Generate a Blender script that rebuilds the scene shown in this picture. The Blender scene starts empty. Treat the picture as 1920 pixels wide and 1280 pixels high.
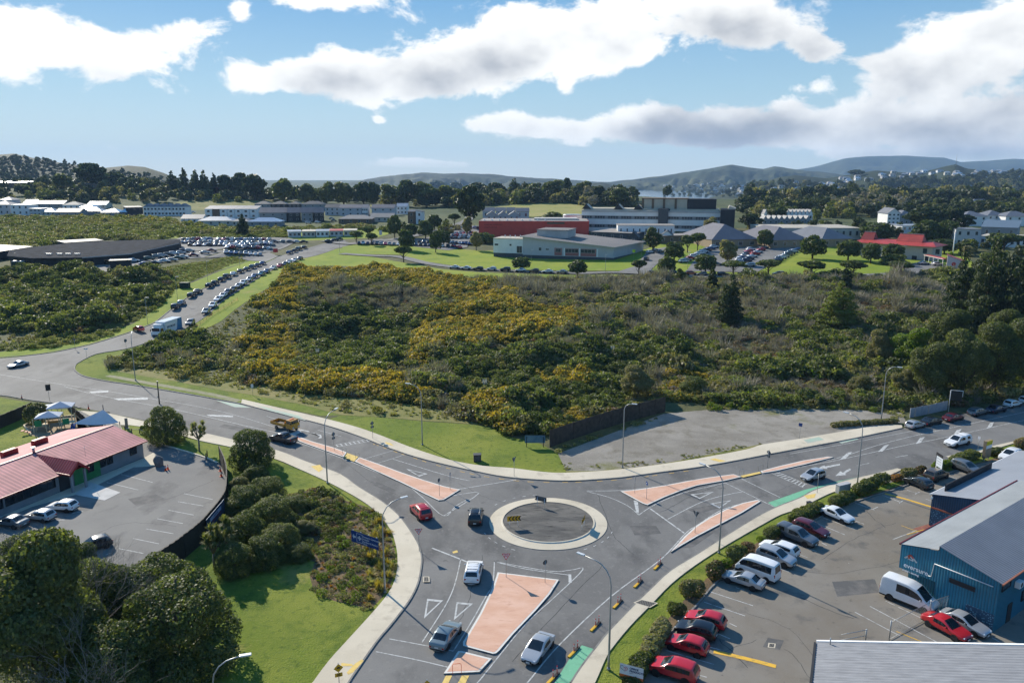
import bpy,bmesh,math,random
import numpy as np
from mathutils import Vector,Matrix,noise as mnoise
R=math.radians
S0=bpy.context.scene
COL=S0.collection
random.seed(7)
# ------------------------------------------------------------------ camera
F,CX,CY,H=1440.,960.,640.,45.
P=math.atan((640-328)/F)
cP,sP=math.cos(P),math.sin(P)
cam=bpy.data.cameras.new('camera');camo=bpy.data.objects.new('camera',cam);COL.objects.link(camo)
cam.sensor_width=36;cam.lens=27.0;cam.clip_start=0.5;cam.clip_end=60000
camo.location=(0,0,H);camo.rotation_euler=(math.pi/2-P,0,0)
S0.camera=camo
# ------------------------------------------------------------------ light
SUN_EL=R(29.0)
SUN_AZ=math.atan2(-0.61,0.79)
sun=bpy.data.lights.new('sun','SUN');suno=bpy.data.objects.new('sun',sun);COL.objects.link(suno)
sun.energy=5.0;sun.angle=R(0.5);sun.color=(1.0,0.93,0.80)
sd=Vector((math.sin(SUN_AZ)*math.cos(SUN_EL),math.cos(SUN_AZ)*math.cos(SUN_EL),math.sin(SUN_EL)))
suno.rotation_euler=sd.to_track_quat('Z','Y').to_euler()
S0.view_settings.view_transform='Standard';S0.view_settings.look='None'
S0.view_settings.exposure=0.57;S0.view_settings.gamma=1.0
# ------------------------------------------------------------------ sky: Nishita with a bank of cumulus (by direction)
W=bpy.data.worlds.new('World');S0.world=W;W.use_nodes=True
def build_world():
 nt=W.node_tree;nt.nodes.clear();N=nt.nodes;L=nt.links
 def math_(op,a,b=None,c=None):
  n=N.new('ShaderNodeMath');n.operation=op
  for i,v in enumerate((a,b,c)):
   if v is None:continue
   if isinstance(v,(int,float)):n.inputs[i].default_value=v
   else:L.new(v,n.inputs[i])
  return n.outputs[0]
 out=N.new('ShaderNodeOutputWorld')
 sky=N.new('ShaderNodeTexSky');sky.sky_type='NISHITA';sky.sun_disc=False
 sky.sun_elevation=SUN_EL;sky.sun_rotation=SUN_AZ;sky.altitude=60;sky.dust_density=0.15;sky.ozone_density=2.5;sky.air_density=1.0
 bg=N.new('ShaderNodeBackground');bg.inputs[1].default_value=0.075
 tint=N.new('ShaderNodeMixRGB');tint.blend_type='MULTIPLY';tint.inputs[0].default_value=1.0
 tint.inputs[2].default_value=(0.95,1.0,1.06,1)
 L.new(sky.outputs[0],tint.inputs[1])
 tc=N.new('ShaderNodeTexCoord')
 sep=N.new('ShaderNodeSeparateXYZ');L.new(tc.outputs['Generated'],sep.inputs[0])
 az=math_('ARCTAN2',sep.outputs[0],sep.outputs[1])
 el=math_('ARCSINE',sep.outputs[2])
 ramp=N.new('ShaderNodeValToRGB');e_=ramp.color_ramp.elements;e_[0].position=0.0;e_[0].color=(6.2,7.3,7.6,1);e_[1].position=.42;e_[1].color=(.55,2.4,5.8,1)
 q_=e_.new(.10);q_.color=(3.8,5.9,7.2,1);q_=e_.new(.22);q_.color=(1.35,3.7,6.6,1)
 L.new(el,ramp.inputs[0]);blend=N.new('ShaderNodeMixRGB');blend.inputs[0].default_value=.8
 L.new(tint.outputs[0],blend.inputs[1]);L.new(ramp.outputs[0],blend.inputs[2]);L.new(blend.outputs[0],bg.inputs[0])
 cmb=N.new('ShaderNodeCombineXYZ');L.new(az,cmb.inputs[0]);L.new(math_('MULTIPLY',el,1.5),cmb.inputs[1])
 n1=N.new('ShaderNodeTexNoise');n1.inputs['Scale'].default_value=13;n1.inputs['Detail'].default_value=9;n1.inputs['Roughness'].default_value=0.62;n1.inputs['Distortion'].default_value=0.25
 L.new(cmb.outputs[0],n1.inputs['Vector'])
 n2=N.new('ShaderNodeTexNoise');n2.inputs['Scale'].default_value=6;n2.inputs['Detail'].default_value=5;n2.inputs['Roughness'].default_value=0.5
 off=N.new('ShaderNodeVectorMath');off.operation='ADD';off.inputs[1].default_value=(3.1,1.7,0.4);L.new(cmb.outputs[0],off.inputs[0])
 L.new(off.outputs[0],n2.inputs['Vector'])
 def ang(px,py):
  u=(px-CX)/F;v=(py-CY)/F
  x,y,z=u,cP-v*sP,-sP-v*cP
  r=math.sqrt(x*x+y*y+z*z)
  return math.atan2(x,y),math.asin(z/r)
 blobs=[(40,75,210,85,1),(250,110,165,62,1),(330,60,80,40,.7),(-160,60,240,110,1),(640,-5,150,45,.9),(560,-20,90,50,.7),(500,148,105,46,.95),(640,125,110,52,1),(720,155,170,50,1.0),(850,125,150,72,1),(960,110,120,62,.9),(1080,80,190,60,1),(1230,25,200,62,1),(1430,60,130,58,1),(1370,20,140,50,.9),(1700,130,150,75,1),(1850,80,200,100,1),(1960,20,150,90,1),(930,232,90,30,.8),(1080,240,180,36,1),(1260,225,150,40,1),(1330,255,220,32,1),(1480,225,170,48,1),(1650,245,220,50,1),(1860,215,200,80,1),(1700,292,260,18,.8),(1900,288,180,26,.9),(770,305,80,14,.8),(830,309,60,8,.7),(708,225,20,12,.7),(450,20,24,24,.7),(1060,165,34,34,.6),(1000,55,150,70,.9),(1140,105,130,42,.8),(1530,95,60,40,.7),(1520,160,60,22,.55),(1250,338,120,8,.5),(2400,200,380,200,1),(-640,60,330,150,1)]
 dens=None;low=None
 for(px,py,rx,ry,w)in blobs:
  a0,e0=ang(px,py)
  a1,_=ang(px+rx,py);_,e1=ang(px,py-ry)
  dx=math_('MULTIPLY',math_('SUBTRACT',az,a0),1/abs(a1-a0))
  dy=math_('MULTIPLY',math_('SUBTRACT',el,e0),1/abs(e1-e0))
  rr=math_('ADD',math_('MULTIPLY',dx,dx),math_('MULTIPLY',dy,dy))
  g=math_('MULTIPLY',math_('EXPONENT',math_('MULTIPLY',rr,-1.7)),w)
  dens=g if dens is None else math_('ADD',dens,g)
  lo=math_('MULTIPLY',g,math_('MULTIPLY',dy,1.0))
  low=lo if low is None else math_('ADD',low,lo)
 d=math_('ADD',math_('SUBTRACT',math_('MINIMUM',dens,1.1),0.42),math_('MULTIPLY',math_('SUBTRACT',n1.outputs[0],0.5),2.5))
 mr=N.new('ShaderNodeMapRange');mr.interpolation_type='SMOOTHSTEP';mr.inputs[1].default_value=-0.06;mr.inputs[2].default_value=0.30
 L.new(d,mr.inputs[0]);cover=mr.outputs[0]
 th=math_('ADD',math_('MULTIPLY',math_('SUBTRACT',n2.outputs[0],0.5),4.4),math_('MULTIPLY',math_('MINIMUM',dens,1.6),0.55))
 th=math_('SUBTRACT',th,math_('MULTIPLY',low,0.25))
 th=math_('ADD',th,math_('MULTIPLY',az,0.55))
 m2=N.new('ShaderNodeMapRange');m2.interpolation_type='SMOOTHSTEP';m2.inputs[1].default_value=0.35;m2.inputs[2].default_value=1.9
 L.new(th,m2.inputs[0])
 cr=N.new('ShaderNodeMixRGB');cr.inputs[1].default_value=(0.82,0.815,0.79,1);cr.inputs[2].default_value=(0.25,0.27,0.31,1)
 L.new(m2.outputs[0],cr.inputs[0])
 bc=N.new('ShaderNodeBackground');bc.inputs[1].default_value=1.0;L.new(cr.outputs[0],bc.inputs[0])
 fade=N.new('ShaderNodeMapRange');fade.interpolation_type='SMOOTHSTEP';fade.inputs[1].default_value=0.0;fade.inputs[2].default_value=0.03;L.new(el,fade.inputs[0])
 mix=N.new('ShaderNodeMixShader');L.new(math_('MULTIPLY',cover,math_('MULTIPLY',fade.outputs[0],0.97)),mix.inputs[0])
 L.new(bg.outputs[0],mix.inputs[1]);L.new(bc.outputs[0],mix.inputs[2]);L.new(mix.outputs[0],out.inputs[0])
build_world()
W.cycles.sampling_method='MANUAL';W.cycles.sample_map_resolution=512
S0.cycles.max_bounces=6;S0.cycles.diffuse_bounces=2;S0.cycles.glossy_bounces=2;S0.cycles.transmission_bounces=4;S0.cycles.transparent_max_bounces=4;S0.cycles.volume_bounces=0
S0.cycles.use_adaptive_sampling=True;S0.cycles.adaptive_threshold=0.02
S0.cycles.use_denoising=True
# ------------------------------------------------------------------ terrain and pixel -> ground helper
def ss(a,b,x):
 t=min(1.,max(0.,(x-a)/(b-a)));return t*t*(3-2*t)
def gauss(x,y,x0,y0,rx,ry):return math.exp(-((x-x0)/rx)**2-((y-y0)/ry)**2)
def terr(x,y):
 h=6.5*ss(165,320,y)+8*ss(320,600,y)
 if x>0:h+=2.5*ss(0,120,x)*ss(160,290,y)*(1-ss(420,560,y))
 if y>250:
  h+=3.6*ss(-120,-137,x)*ss(264,288,y)*(1-ss(400,450,y))
 if 150<y<310 and-95<x<60:
  h-=7.0*gauss(x,y,-44,224,22,28)
  h+=2.6*gauss(x,y,5,205,22,26)*ss(160,185,y)
 if 150<y<300 and-95<x<190:
  h+=2.3*mnoise.noise(Vector((x/17,y/17,3.3)))*ss(158,185,y)*(1-ss(255,285,y))*ss(-86,-58,x)*(1-ss(140,180,x))
 if y>600:
  h+=18*ss(-130,-430,x)*ss(640,860,y)
  h+=5*ss(-150,60,x)*(1-ss(120,260,x))*ss(620,800,y)
  h-=48*ss(980,1750,y)
 return h
def ray(px,py):
 u=(px-CX)/F;v=(py-CY)/F
 return u,cP-v*sP,-sP-v*cP
def G(px,py,up=0.0):
 """the ground point seen at a pixel of the 1920 px photograph (UP metres above the ground)"""
 u,dy,dz=ray(px,py)
 lo=5.0;t=20.0;prev=t
 while t<6000:
  if H+dz*t<terr(u*t,dy*t)+up:break
  prev=t;t+=2.0 if t<200 else 6.0
 a,b=prev,t
 for _ in range(24):
  m=(a+b)/2
  if H+dz*m<terr(u*m,dy*m)+up:b=m
  else:a=m
 return Vector((u*b,dy*b,H+dz*b))
def GZ(px,py,z):
 u,dy,dz=ray(px,py);t=(z-H)/dz
 return Vector((u*t,dy*t,z))
def PR(p):
 x,y,z=p;d=y*cP-(z-H)*sP
 return CX+F*x/d,CY-F*(y*sP+(z-H)*cP)/d
def pts(s):
 v=[float(q)for q in s.replace(',',' ').split()]
 return list(zip(v[::2],v[1::2]))
def gp(s):return[G(a,b).xy for a,b in(pts(s)if isinstance(s,str)else s)]
def inpoly(x,y,poly):
 c=False;j=len(poly)-1
 for i in range(len(poly)):
  xi,yi=poly[i][0],poly[i][1];xj,yj=poly[j][0],poly[j][1]
  if(yi>y)!=(yj>y)and x<(xj-xi)*(y-yi)/(yj-yi)+xi:c=not c
  j=i
 return c
# ------------------------------------------------------------------ materials
MATS={}
def nodes_of(m):
 m.use_nodes=True
 nt=m.node_tree;return nt,nt.nodes,nt.links
def lin(c):
 return tuple(c)+(1,)if len(c)==3 else c
def mat(name,col,rough=.7,metal=0.,spec=.3,var=.12,scale=1.5,bump=0.,col2=None,coat=0.,stretch=None,detail=5):
 """principled with object-space noise: COL varies by VAR (or towards COL2)"""
 if name in MATS:return MATS[name]
 m=bpy.data.materials.new(name);nt,N,L=nodes_of(m)
 b=N['Principled BSDF']
 b.inputs['Roughness'].default_value=rough;b.inputs['Metallic'].default_value=metal
 b.inputs['Specular IOR Level'].default_value=spec
 if coat:b.inputs['Coat Weight'].default_value=coat;b.inputs['Coat Roughness'].default_value=.06
 if var or col2:
  tc=N.new('ShaderNodeTexCoord');n=N.new('ShaderNodeTexNoise')
  n.inputs['Scale'].default_value=scale;n.inputs['Detail'].default_value=detail;n.inputs['Roughness'].default_value=.6
  if stretch:
   mp=N.new('ShaderNodeMapping');mp.inputs['Scale'].default_value=stretch;L.new(tc.outputs['Object'],mp.inputs[0]);L.new(mp.outputs[0],n.inputs['Vector'])
  else:L.new(tc.outputs['Object'],n.inputs['Vector'])
  cr=N.new('ShaderNodeValToRGB')
  c2=col2 or tuple(min(1,c*(1+var))for c in col);c1=col if col2 else tuple(c*(1-var)for c in col)
  cr.color_ramp.elements[0].position=.32;cr.color_ramp.elements[1].position=.68
  cr.color_ramp.elements[0].color=lin(c1);cr.color_ramp.elements[1].color=lin(c2)
  L.new(n.outputs[0],cr.inputs[0]);L.new(cr.outputs[0],b.inputs['Base Color'])
  if bump:
   bp=N.new('ShaderNodeBump');bp.inputs['Strength'].default_value=bump;bp.inputs['Distance'].default_value=.05
   L.new(n.outputs[0],bp.inputs['Height']);L.new(bp.outputs[0],b.inputs['Normal'])
 else:b.inputs['Base Color'].default_value=lin(col)
 MATS[name]=m;return m
def noise_mix_mat(name,layers,rough=.9,bump=.3,bump_scale=8.,spec=.15):
 """base colour, then (colour, noise scale, lo, hi, stretch) layers mixed over it"""
 m=bpy.data.materials.new(name);nt,N,L=nodes_of(m);b=N['Principled BSDF']
 b.inputs['Roughness'].default_value=rough;b.inputs['Specular IOR Level'].default_value=spec
 tc=N.new('ShaderNodeTexCoord');cur=None
 for k,(c,sc,lo,hi,st)in enumerate(layers):
  if cur is None:
   rgb=N.new('ShaderNodeRGB');rgb.outputs[0].default_value=lin(c);cur=rgb.outputs[0];continue
  mp=N.new('ShaderNodeMapping');mp.inputs['Location'].default_value=(k*13.7,k*7.1,k*3.3);mp.inputs['Scale'].default_value=st or(1,1,1)
  L.new(tc.outputs['Object'],mp.inputs[0])
  n=N.new('ShaderNodeTexNoise');n.inputs['Scale'].default_value=sc;n.inputs['Detail'].default_value=6;n.inputs['Roughness'].default_value=.62
  L.new(mp.outputs[0],n.inputs['Vector'])
  mr=N.new('ShaderNodeMapRange');mr.inputs[1].default_value=lo;mr.inputs[2].default_value=hi;L.new(n.outputs[0],mr.inputs[0])
  mx=N.new('ShaderNodeMixRGB');mx.inputs[2].default_value=lin(c);L.new(mr.outputs[0],mx.inputs[0]);L.new(cur,mx.inputs[1]);cur=mx.outputs[0]
 L.new(cur,b.inputs['Base Color'])
 if bump:
  n=N.new('ShaderNodeTexNoise');n.inputs['Scale'].default_value=bump_scale;n.inputs['Detail'].default_value=5;L.new(tc.outputs['Object'],n.inputs['Vector'])
  bp=N.new('ShaderNodeBump');bp.inputs['Strength'].default_value=bump;bp.inputs['Distance'].default_value=.12
  L.new(n.outputs[0],bp.inputs['Height']);L.new(bp.outputs[0],b.inputs['Normal'])
 MATS[name]=m;return m
def leaf_mat(name,c1,c2,trans=.35,rough=.55,spec=.25,hue=0.0):
 m=bpy.data.materials.new(name);nt,N,L=nodes_of(m);b=N['Principled BSDF'];out=N['Material Output']
 b.inputs['Roughness'].default_value=rough;b.inputs['Specular IOR Level'].default_value=spec
 geo=N.new('ShaderNodeNewGeometry');oi=N.new('ShaderNodeObjectInfo')
 a=N.new('ShaderNodeMath');a.operation='MULTIPLY_ADD';a.inputs[1].default_value=.55;L.new(geo.outputs['Random Per Island'],a.inputs[0])
 a2=N.new('ShaderNodeMath');a2.operation='MULTIPLY';a2.inputs[1].default_value=.45;L.new(oi.outputs['Random'],a2.inputs[0]);L.new(a2.outputs[0],a.inputs[2])
 mx=N.new('ShaderNodeMixRGB');mx.inputs[1].default_value=lin(c1);mx.inputs[2].default_value=lin(c2);L.new(a.outputs[0],mx.inputs[0])
 L.new(mx.outputs[0],b.inputs['Base Color'])
 tr=N.new('ShaderNodeBsdfTranslucent');tcol=N.new('ShaderNodeMixRGB');tcol.blend_type='MULTIPLY';tcol.inputs[0].default_value=1;tcol.inputs[2].default_value=(1.15,1.3,.55,1)
 L.new(mx.outputs[0],tcol.inputs[1]);L.new(tcol.outputs[0],tr.inputs[0])
 ms=N.new('ShaderNodeMixShader');ms.inputs[0].default_value=trans;L.new(b.outputs[0],ms.inputs[1]);L.new(tr.outputs[0],ms.inputs[2]);L.new(ms.outputs[0],out.inputs[0])
 MATS[name]=m;return m
def stripe_mat(name,col,axis,period,depth=.35,rough=.45,metal=0.,dark=.75,spec=.4,var=.08):
 """ribbed metal sheet: ribs repeat every PERIOD metres along object AXIS (0,1,2)"""
 m=bpy.data.materials.new(name);nt,N,L=nodes_of(m);b=N['Principled BSDF']
 b.inputs['Roughness'].default_value=rough;b.inputs['Metallic'].default_value=metal;b.inputs['Specular IOR Level'].default_value=spec
 tc=N.new('ShaderNodeTexCoord');sep=N.new('ShaderNodeSeparateXYZ');L.new(tc.outputs['Object'],sep.inputs[0])
 mu=N.new('ShaderNodeMath');mu.operation='MULTIPLY';mu.inputs[1].default_value=2*math.pi/period;L.new(sep.outputs[axis],mu.inputs[0])
 si=N.new('ShaderNodeMath');si.operation='SINE';L.new(mu.outputs[0],si.inputs[0])
 mr=N.new('ShaderNodeMapRange');mr.inputs[1].default_value=-1;mr.inputs[2].default_value=-.2;L.new(si.outputs[0],mr.inputs[0])
 n=N.new('ShaderNodeTexNoise');n.inputs['Scale'].default_value=.35;n.inputs['Detail'].default_value=6;L.new(tc.outputs['Object'],n.inputs['Vector'])
 cr=N.new('ShaderNodeValToRGB');cr.color_ramp.elements[0].position=.35;cr.color_ramp.elements[1].position=.65
 cr.color_ramp.elements[0].color=lin(tuple(c*(1-var)for c in col));cr.color_ramp.elements[1].color=lin(tuple(min(1,c*(1+var))for c in col));L.new(n.outputs[0],cr.inputs[0])
 mx=N.new('ShaderNodeMixRGB');mx.blend_type='MULTIPLY';mx.inputs[0].default_value=1
 g=N.new('ShaderNodeMapRange');g.inputs[3].default_value=dark;g.inputs[4].default_value=1;L.new(mr.outputs[0],g.inputs[0])
 L.new(cr.outputs[0],mx.inputs[1]);L.new(g.outputs[0],mx.inputs[2]);L.new(mx.outputs[0],b.inputs['Base Color'])
 bp=N.new('ShaderNodeBump');bp.inputs['Strength'].default_value=depth;bp.inputs['Distance'].default_value=.04;L.new(si.outputs[0],bp.inputs['Height']);L.new(bp.outputs[0],b.inputs['Normal'])
 MATS[name]=m;return m
asphalt=noise_mix_mat('asphalt',[((.150,.145,.137),0,0,0,None),((.195,.188,.176),.07,.42,.6,None),((.105,.102,.098),.16,.50,.66,(1,.5,1)),((.23,.22,.205),1.6,.56,.8,None),((.095,.092,.09),6.,.58,.8,None),((.075,.073,.07),.45,.66,.76,None)],rough=.82,bump=.15,bump_scale=14)
asphalt_lot=noise_mix_mat('asphalt_lot',[((0.185,0.160,0.128),0,0,0,None),((0.223,0.203,0.173),.07,.40,.6,None),((0.108,0.103,0.095),.3,.55,.72,None),((0.074,0.070,0.068),1.1,.64,.74,None),((0.230,0.209,0.176),3,.58,.8,None)],rough=.85,bump=.15,bump_scale=12)
asphalt_old=noise_mix_mat('asphalt_old',[((0.162,0.156,0.148),0,0,0,None),((0.210,0.202,0.186),.06,.40,.62,None),((0.114,0.110,0.106),.25,.54,.72,(1,.6,1)),((0.228,0.216,0.198),2,.58,.8,None)],rough=.85,bump=.15,bump_scale=12)
gravel=noise_mix_mat('gravel',[((.225,.203,.170),0,0,0,None),((.29,.265,.225),.08,.42,.6,(1,1.6,1)),((.185,.165,.13),.3,.5,.68,None),((.17,.165,.07),.10,.58,.70,None),((.40,.36,.30),2.2,.58,.8,None),((.14,.125,.10),1.2,.62,.74,None)],rough=.95,bump=.7,bump_scale=4)
concrete=noise_mix_mat('concrete',[((.52,.455,.345),0,0,0,None),((.60,.53,.41),.12,.4,.6,None),((.42,.365,.28),.5,.56,.74,None),((.36,.31,.24),2.5,.62,.8,None),((.30,.26,.20),.25,.68,.76,None)],rough=.85,bump=.1)
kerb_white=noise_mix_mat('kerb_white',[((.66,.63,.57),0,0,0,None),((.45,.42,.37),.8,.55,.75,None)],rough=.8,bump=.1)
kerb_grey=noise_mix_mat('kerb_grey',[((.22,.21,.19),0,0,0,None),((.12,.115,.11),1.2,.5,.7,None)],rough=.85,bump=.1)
salmon=noise_mix_mat('salmon_paving',[((.60,.355,.245),0,0,0,None),((.66,.42,.31),.25,.42,.62,(1,2,1)),((.52,.29,.20),1.1,.55,.75,(1,2.5,1)),((.36,.21,.15),4,.64,.8,None),((.30,.20,.15),.5,.66,.76,None)],rough=.85,bump=.15)
grass=noise_mix_mat('grass',[((.135,.180,.022),0,0,0,None),((.205,.225,.035),.06,.40,.62,None),((.085,.130,.016),.22,.5,.7,None),((.27,.225,.08),.10,.60,.74,None),((.065,.105,.014),1.2,.54,.72,None),((.24,.24,.06),2.6,.58,.76,None),((.10,.075,.035),.6,.70,.78,None)],rough=.95,bump=1.,bump_scale=5)
grass_far=noise_mix_mat('grass_far',[((.175,.235,.020),0,0,0,None),((.240,.270,.030),.03,.40,.6,None),((.130,.190,.02),.15,.5,.72,None),((.28,.255,.07),.06,.6,.74,None)],rough=.95,bump=.6,bump_scale=2)
rough_grass=noise_mix_mat('rough_grass',[((.16,.165,.045),0,0,0,None),((.25,.215,.085),.035,.42,.62,None),((.10,.125,.03),.2,.5,.7,None)],rough=.95,bump=.8,bump_scale=2)
earth=noise_mix_mat('scrub_floor',[((0.078,0.086,0.034),0,0,0,None),((0.130,0.124,0.058),.05,.42,.62,None),((0.046,0.055,0.023),.3,.5,.7,None),((0.169,0.130,0.078),.7,.6,.75,None)],rough=.95,bump=1.,bump_scale=2)
soil=noise_mix_mat('garden_soil',[((.12,.085,.05),0,0,0,None),((.19,.13,.07),.5,.45,.62,None),((.07,.075,.03),1.3,.55,.7,None)],rough=.95,bump=.8,bump_scale=6)
far_land=noise_mix_mat('far_land',[((.055,.078,.030),0,0,0,None),((.10,.11,.045),.012,.42,.6,None),((.03,.045,.02),.05,.5,.7,None)],rough=.95,bump=0)
white_paint=noise_mix_mat('white_road_paint',[((.50,.50,.48),0,0,0,None),((.22,.22,.21),1.8,.48,.66,None)],rough=.75,bump=0)
yellow_paint=noise_mix_mat('yellow_road_paint',[((.72,.42,.06),0,0,0,None),((.36,.25,.09),2.5,.52,.72,None)],rough=.75,bump=0)
tactile=noise_mix_mat('tactile_yellow',[((.70,.50,.16),0,0,0,None),((.5,.36,.14),2.5,.5,.7,None)],rough=.8,bump=.1)
green_paint=noise_mix_mat('green_lane_paint',[((.17,.42,.26),0,0,0,None),((.12,.28,.18),.6,.5,.7,None),((.28,.48,.36),2.5,.6,.75,None)],rough=.8,bump=0)
green_faded=noise_mix_mat('green_faded_paint',[((.36,.46,.36),0,0,0,None),((.42,.42,.36),1.,.45,.65,None)],rough=.8,bump=0)
galv=mat('galvanised_steel',(.36,.37,.37),rough=.45,metal=.6,var=.1,scale=2)
pole_grey=mat('pole_grey',(.30,.31,.30),rough=.55,metal=.2,var=.1)
white_m=mat('white_gloss',(.78,.78,.76),rough=.4,var=.04)
black_m=mat('black_plastic',(.02,.02,.022),rough=.5,var=.1)
glass_m=mat('dark_glass',(.012,.016,.020),rough=.06,var=0,spec=.7)
win_m=mat('window_glass',(.03,.045,.055),rough=.12,var=.4,scale=.6,spec=.6)
timber_dark=mat('dark_timber',(.040,.034,.026),rough=.85,var=.4,scale=3,stretch=(6,6,.6))
timber_grey=mat('weathered_timber',(.115,.10,.08),rough=.85,var=.35,scale=3,stretch=(6,6,.6))
timber_pale=mat('pale_timber',(.55,.45,.30),rough=.8,var=.15,scale=2)
bark=mat('bark',(.085,.065,.045),rough=.9,var=.35,scale=4)
bark_pale=mat('pale_bark',(.20,.175,.15),rough=.9,var=.3,scale=4)
sign_back=mat('sign_back_grey',(.13,.14,.15),rough=.5,metal=.5,var=.1)
sign_yellow=mat('sign_yellow',(.62,.33,.012),rough=.5,var=.05)
sign_blue=mat('sign_blue',(.012,.055,.21),rough=.4,var=.1)
sign_white=mat('sign_white',(.66,.66,.68),rough=.5,var=.04)
sign_red=mat('sign_red',(.50,.022,.03),rough=.5,var=.05)
orange_m=mat('orange_plastic',(.80,.10,.02),rough=.5,var=.08)
# ------------------------------------------------------------------ object helpers
def tag(o,label=None,cat=None,group=None,kind=None):
 if label:o['label']=label
 if cat:o['category']=cat
 if group:o['group']=group
 if kind:o['kind']=kind
 return o
def thing(name,label,cat,loc=(0,0,0),rz=0.,group=None):
 o=bpy.data.objects.new(name,None);COL.objects.link(o);o.empty_display_size=.5
 o.location=loc;o.rotation_euler=(0,0,rz)
 return tag(o,label,cat,group)
def link(name,me,parent=None,loc=None,rz=None):
 o=bpy.data.objects.new(name,me);COL.objects.link(o)
 if parent is not None:o.parent=parent
 if loc is not None:o.location=loc
 if rz is not None:o.rotation_euler=(0,0,rz)
 return o
class MB:
 """collects primitives, with a material slot each, into ONE mesh"""
 def __init__(s):s.bm=bmesh.new();s.mats=[]
 def slot(s,m):
  if m not in s.mats:s.mats.append(m)
  return s.mats.index(m)
 def face(s,co,m):
  vs=[s.bm.verts.new(c)for c in co]
  try:f=s.bm.faces.new(vs)
  except ValueError:return None
  f.material_index=s.slot(m);return f
 def quadstrip(s,a,b,m):
  k=s.slot(m);va=[s.bm.verts.new(p)for p in a];vb=[s.bm.verts.new(p)for p in b]
  for i in range(len(va)-1):
   f=s.bm.faces.new((va[i],va[i+1],vb[i+1],vb[i]));f.material_index=k
 def box(s,c,d,m,rz=0.,bevel=0.,rx=0.,ry=0.):
  k=s.slot(m)
  r=bmesh.ops.create_cube(s.bm,size=1,matrix=Matrix.Translation(c)@Matrix.Rotation(rz,4,'Z')@Matrix.Rotation(ry,4,'Y')@Matrix.Rotation(rx,4,'X')@Matrix.Diagonal((d[0],d[1],d[2],1)))
  fs={f for v in r['verts']for f in v.link_faces}
  for f in fs:f.material_index=k
  if bevel:
   es={e for v in r['verts']for e in v.link_edges}
   rb=bmesh.ops.bevel(s.bm,geom=list(es),offset=bevel,segments=2,affect='EDGES',profile=.7)
   for f in rb['faces']:f.material_index=k
  return s
 def tube(s,path,rad,m,seg=8,cap=True):
  k=s.slot(m);rings=[]
  rr=rad if isinstance(rad,(list,tuple))else[rad]*len(path)
  path=[Vector(p)for p in path]
  for i,p in enumerate(path):
   d=(path[min(i+1,len(path)-1)]-path[max(i-1,0)]).normalized()
   a=d.orthogonal().normalized()if i==0 else(a-d*a.dot(d)).normalized()
   b=d.cross(a)
   rings.append([s.bm.verts.new(p+(a*math.cos(t)+b*math.sin(t))*rr[i])for t in[2*math.pi*j/seg for j in range(seg)]])
  for i in range(len(rings)-1):
   for j in range(seg):
    f=s.bm.faces.new((rings[i][j],rings[i][(j+1)%seg],rings[i+1][(j+1)%seg],rings[i+1][j]));f.material_index=k;f.smooth=True
  if cap:
   for q in(rings[0][::-1],rings[-1]):
    f=s.bm.faces.new(q);f.material_index=k
  return s
 def prism(s,poly,z0,z1,m,mtop=None):
  """vertical extrusion of a plan polygon"""
  k=s.slot(m);kt=s.slot(mtop or m)
  n=len(poly)
  if sum(poly[i][0]*poly[(i+1)%n][1]-poly[(i+1)%n][0]*poly[i][1]for i in range(n))<0:poly=poly[::-1]
  a=[s.bm.verts.new((p[0],p[1],z0))for p in poly];b=[s.bm.verts.new((p[0],p[1],z1))for p in poly]
  for i in range(n):
   f=s.bm.faces.new((a[i],a[(i+1)%n],b[(i+1)%n],b[i]));f.material_index=k
  f=s.bm.faces.new(b);f.material_index=kt
  return s
 def disc(s,c,n_,r,m,seg=20,depth=0.):
  k=s.slot(m);n_=Vector(n_).normalized();a=n_.orthogonal().normalized();b=n_.cross(a);c=Vector(c)
  ring=[s.bm.verts.new(c+n_*depth+(a*math.cos(t)+b*math.sin(t))*r)for t in[2*math.pi*j/seg for j in range(seg)]]
  f=s.bm.faces.new(ring);f.material_index=k
  if depth:
   base=[s.bm.verts.new(v.co-n_*depth)for v in ring]
   for j in range(seg):
    f=s.bm.faces.new((base[j],base[(j+1)%seg],ring[(j+1)%seg],ring[j]));f.material_index=k
  return s
 def mesh(s,name,smooth=False,angle=None):
  me=bpy.data.meshes.new(name);s.bm.normal_update();bmesh.ops.triangulate(s.bm,faces=[f for f in s.bm.faces if len(f.verts)>4]);s.bm.normal_update();s.bm.to_mesh(me);s.bm.free()
  for m in s.mats:me.materials.append(m)
  if smooth:
   me.polygons.foreach_set('use_smooth',[True]*len(me.polygons))
   if angle:me.set_sharp_from_angle(angle=angle)
  return me
 def build(s,name,parent=None,loc=None,rz=None,smooth=False,angle=None):return link(name,s.mesh(name,smooth,angle),parent,loc,rz)
def struct(o,kind='structure'):o['kind']=kind;return o
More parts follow.
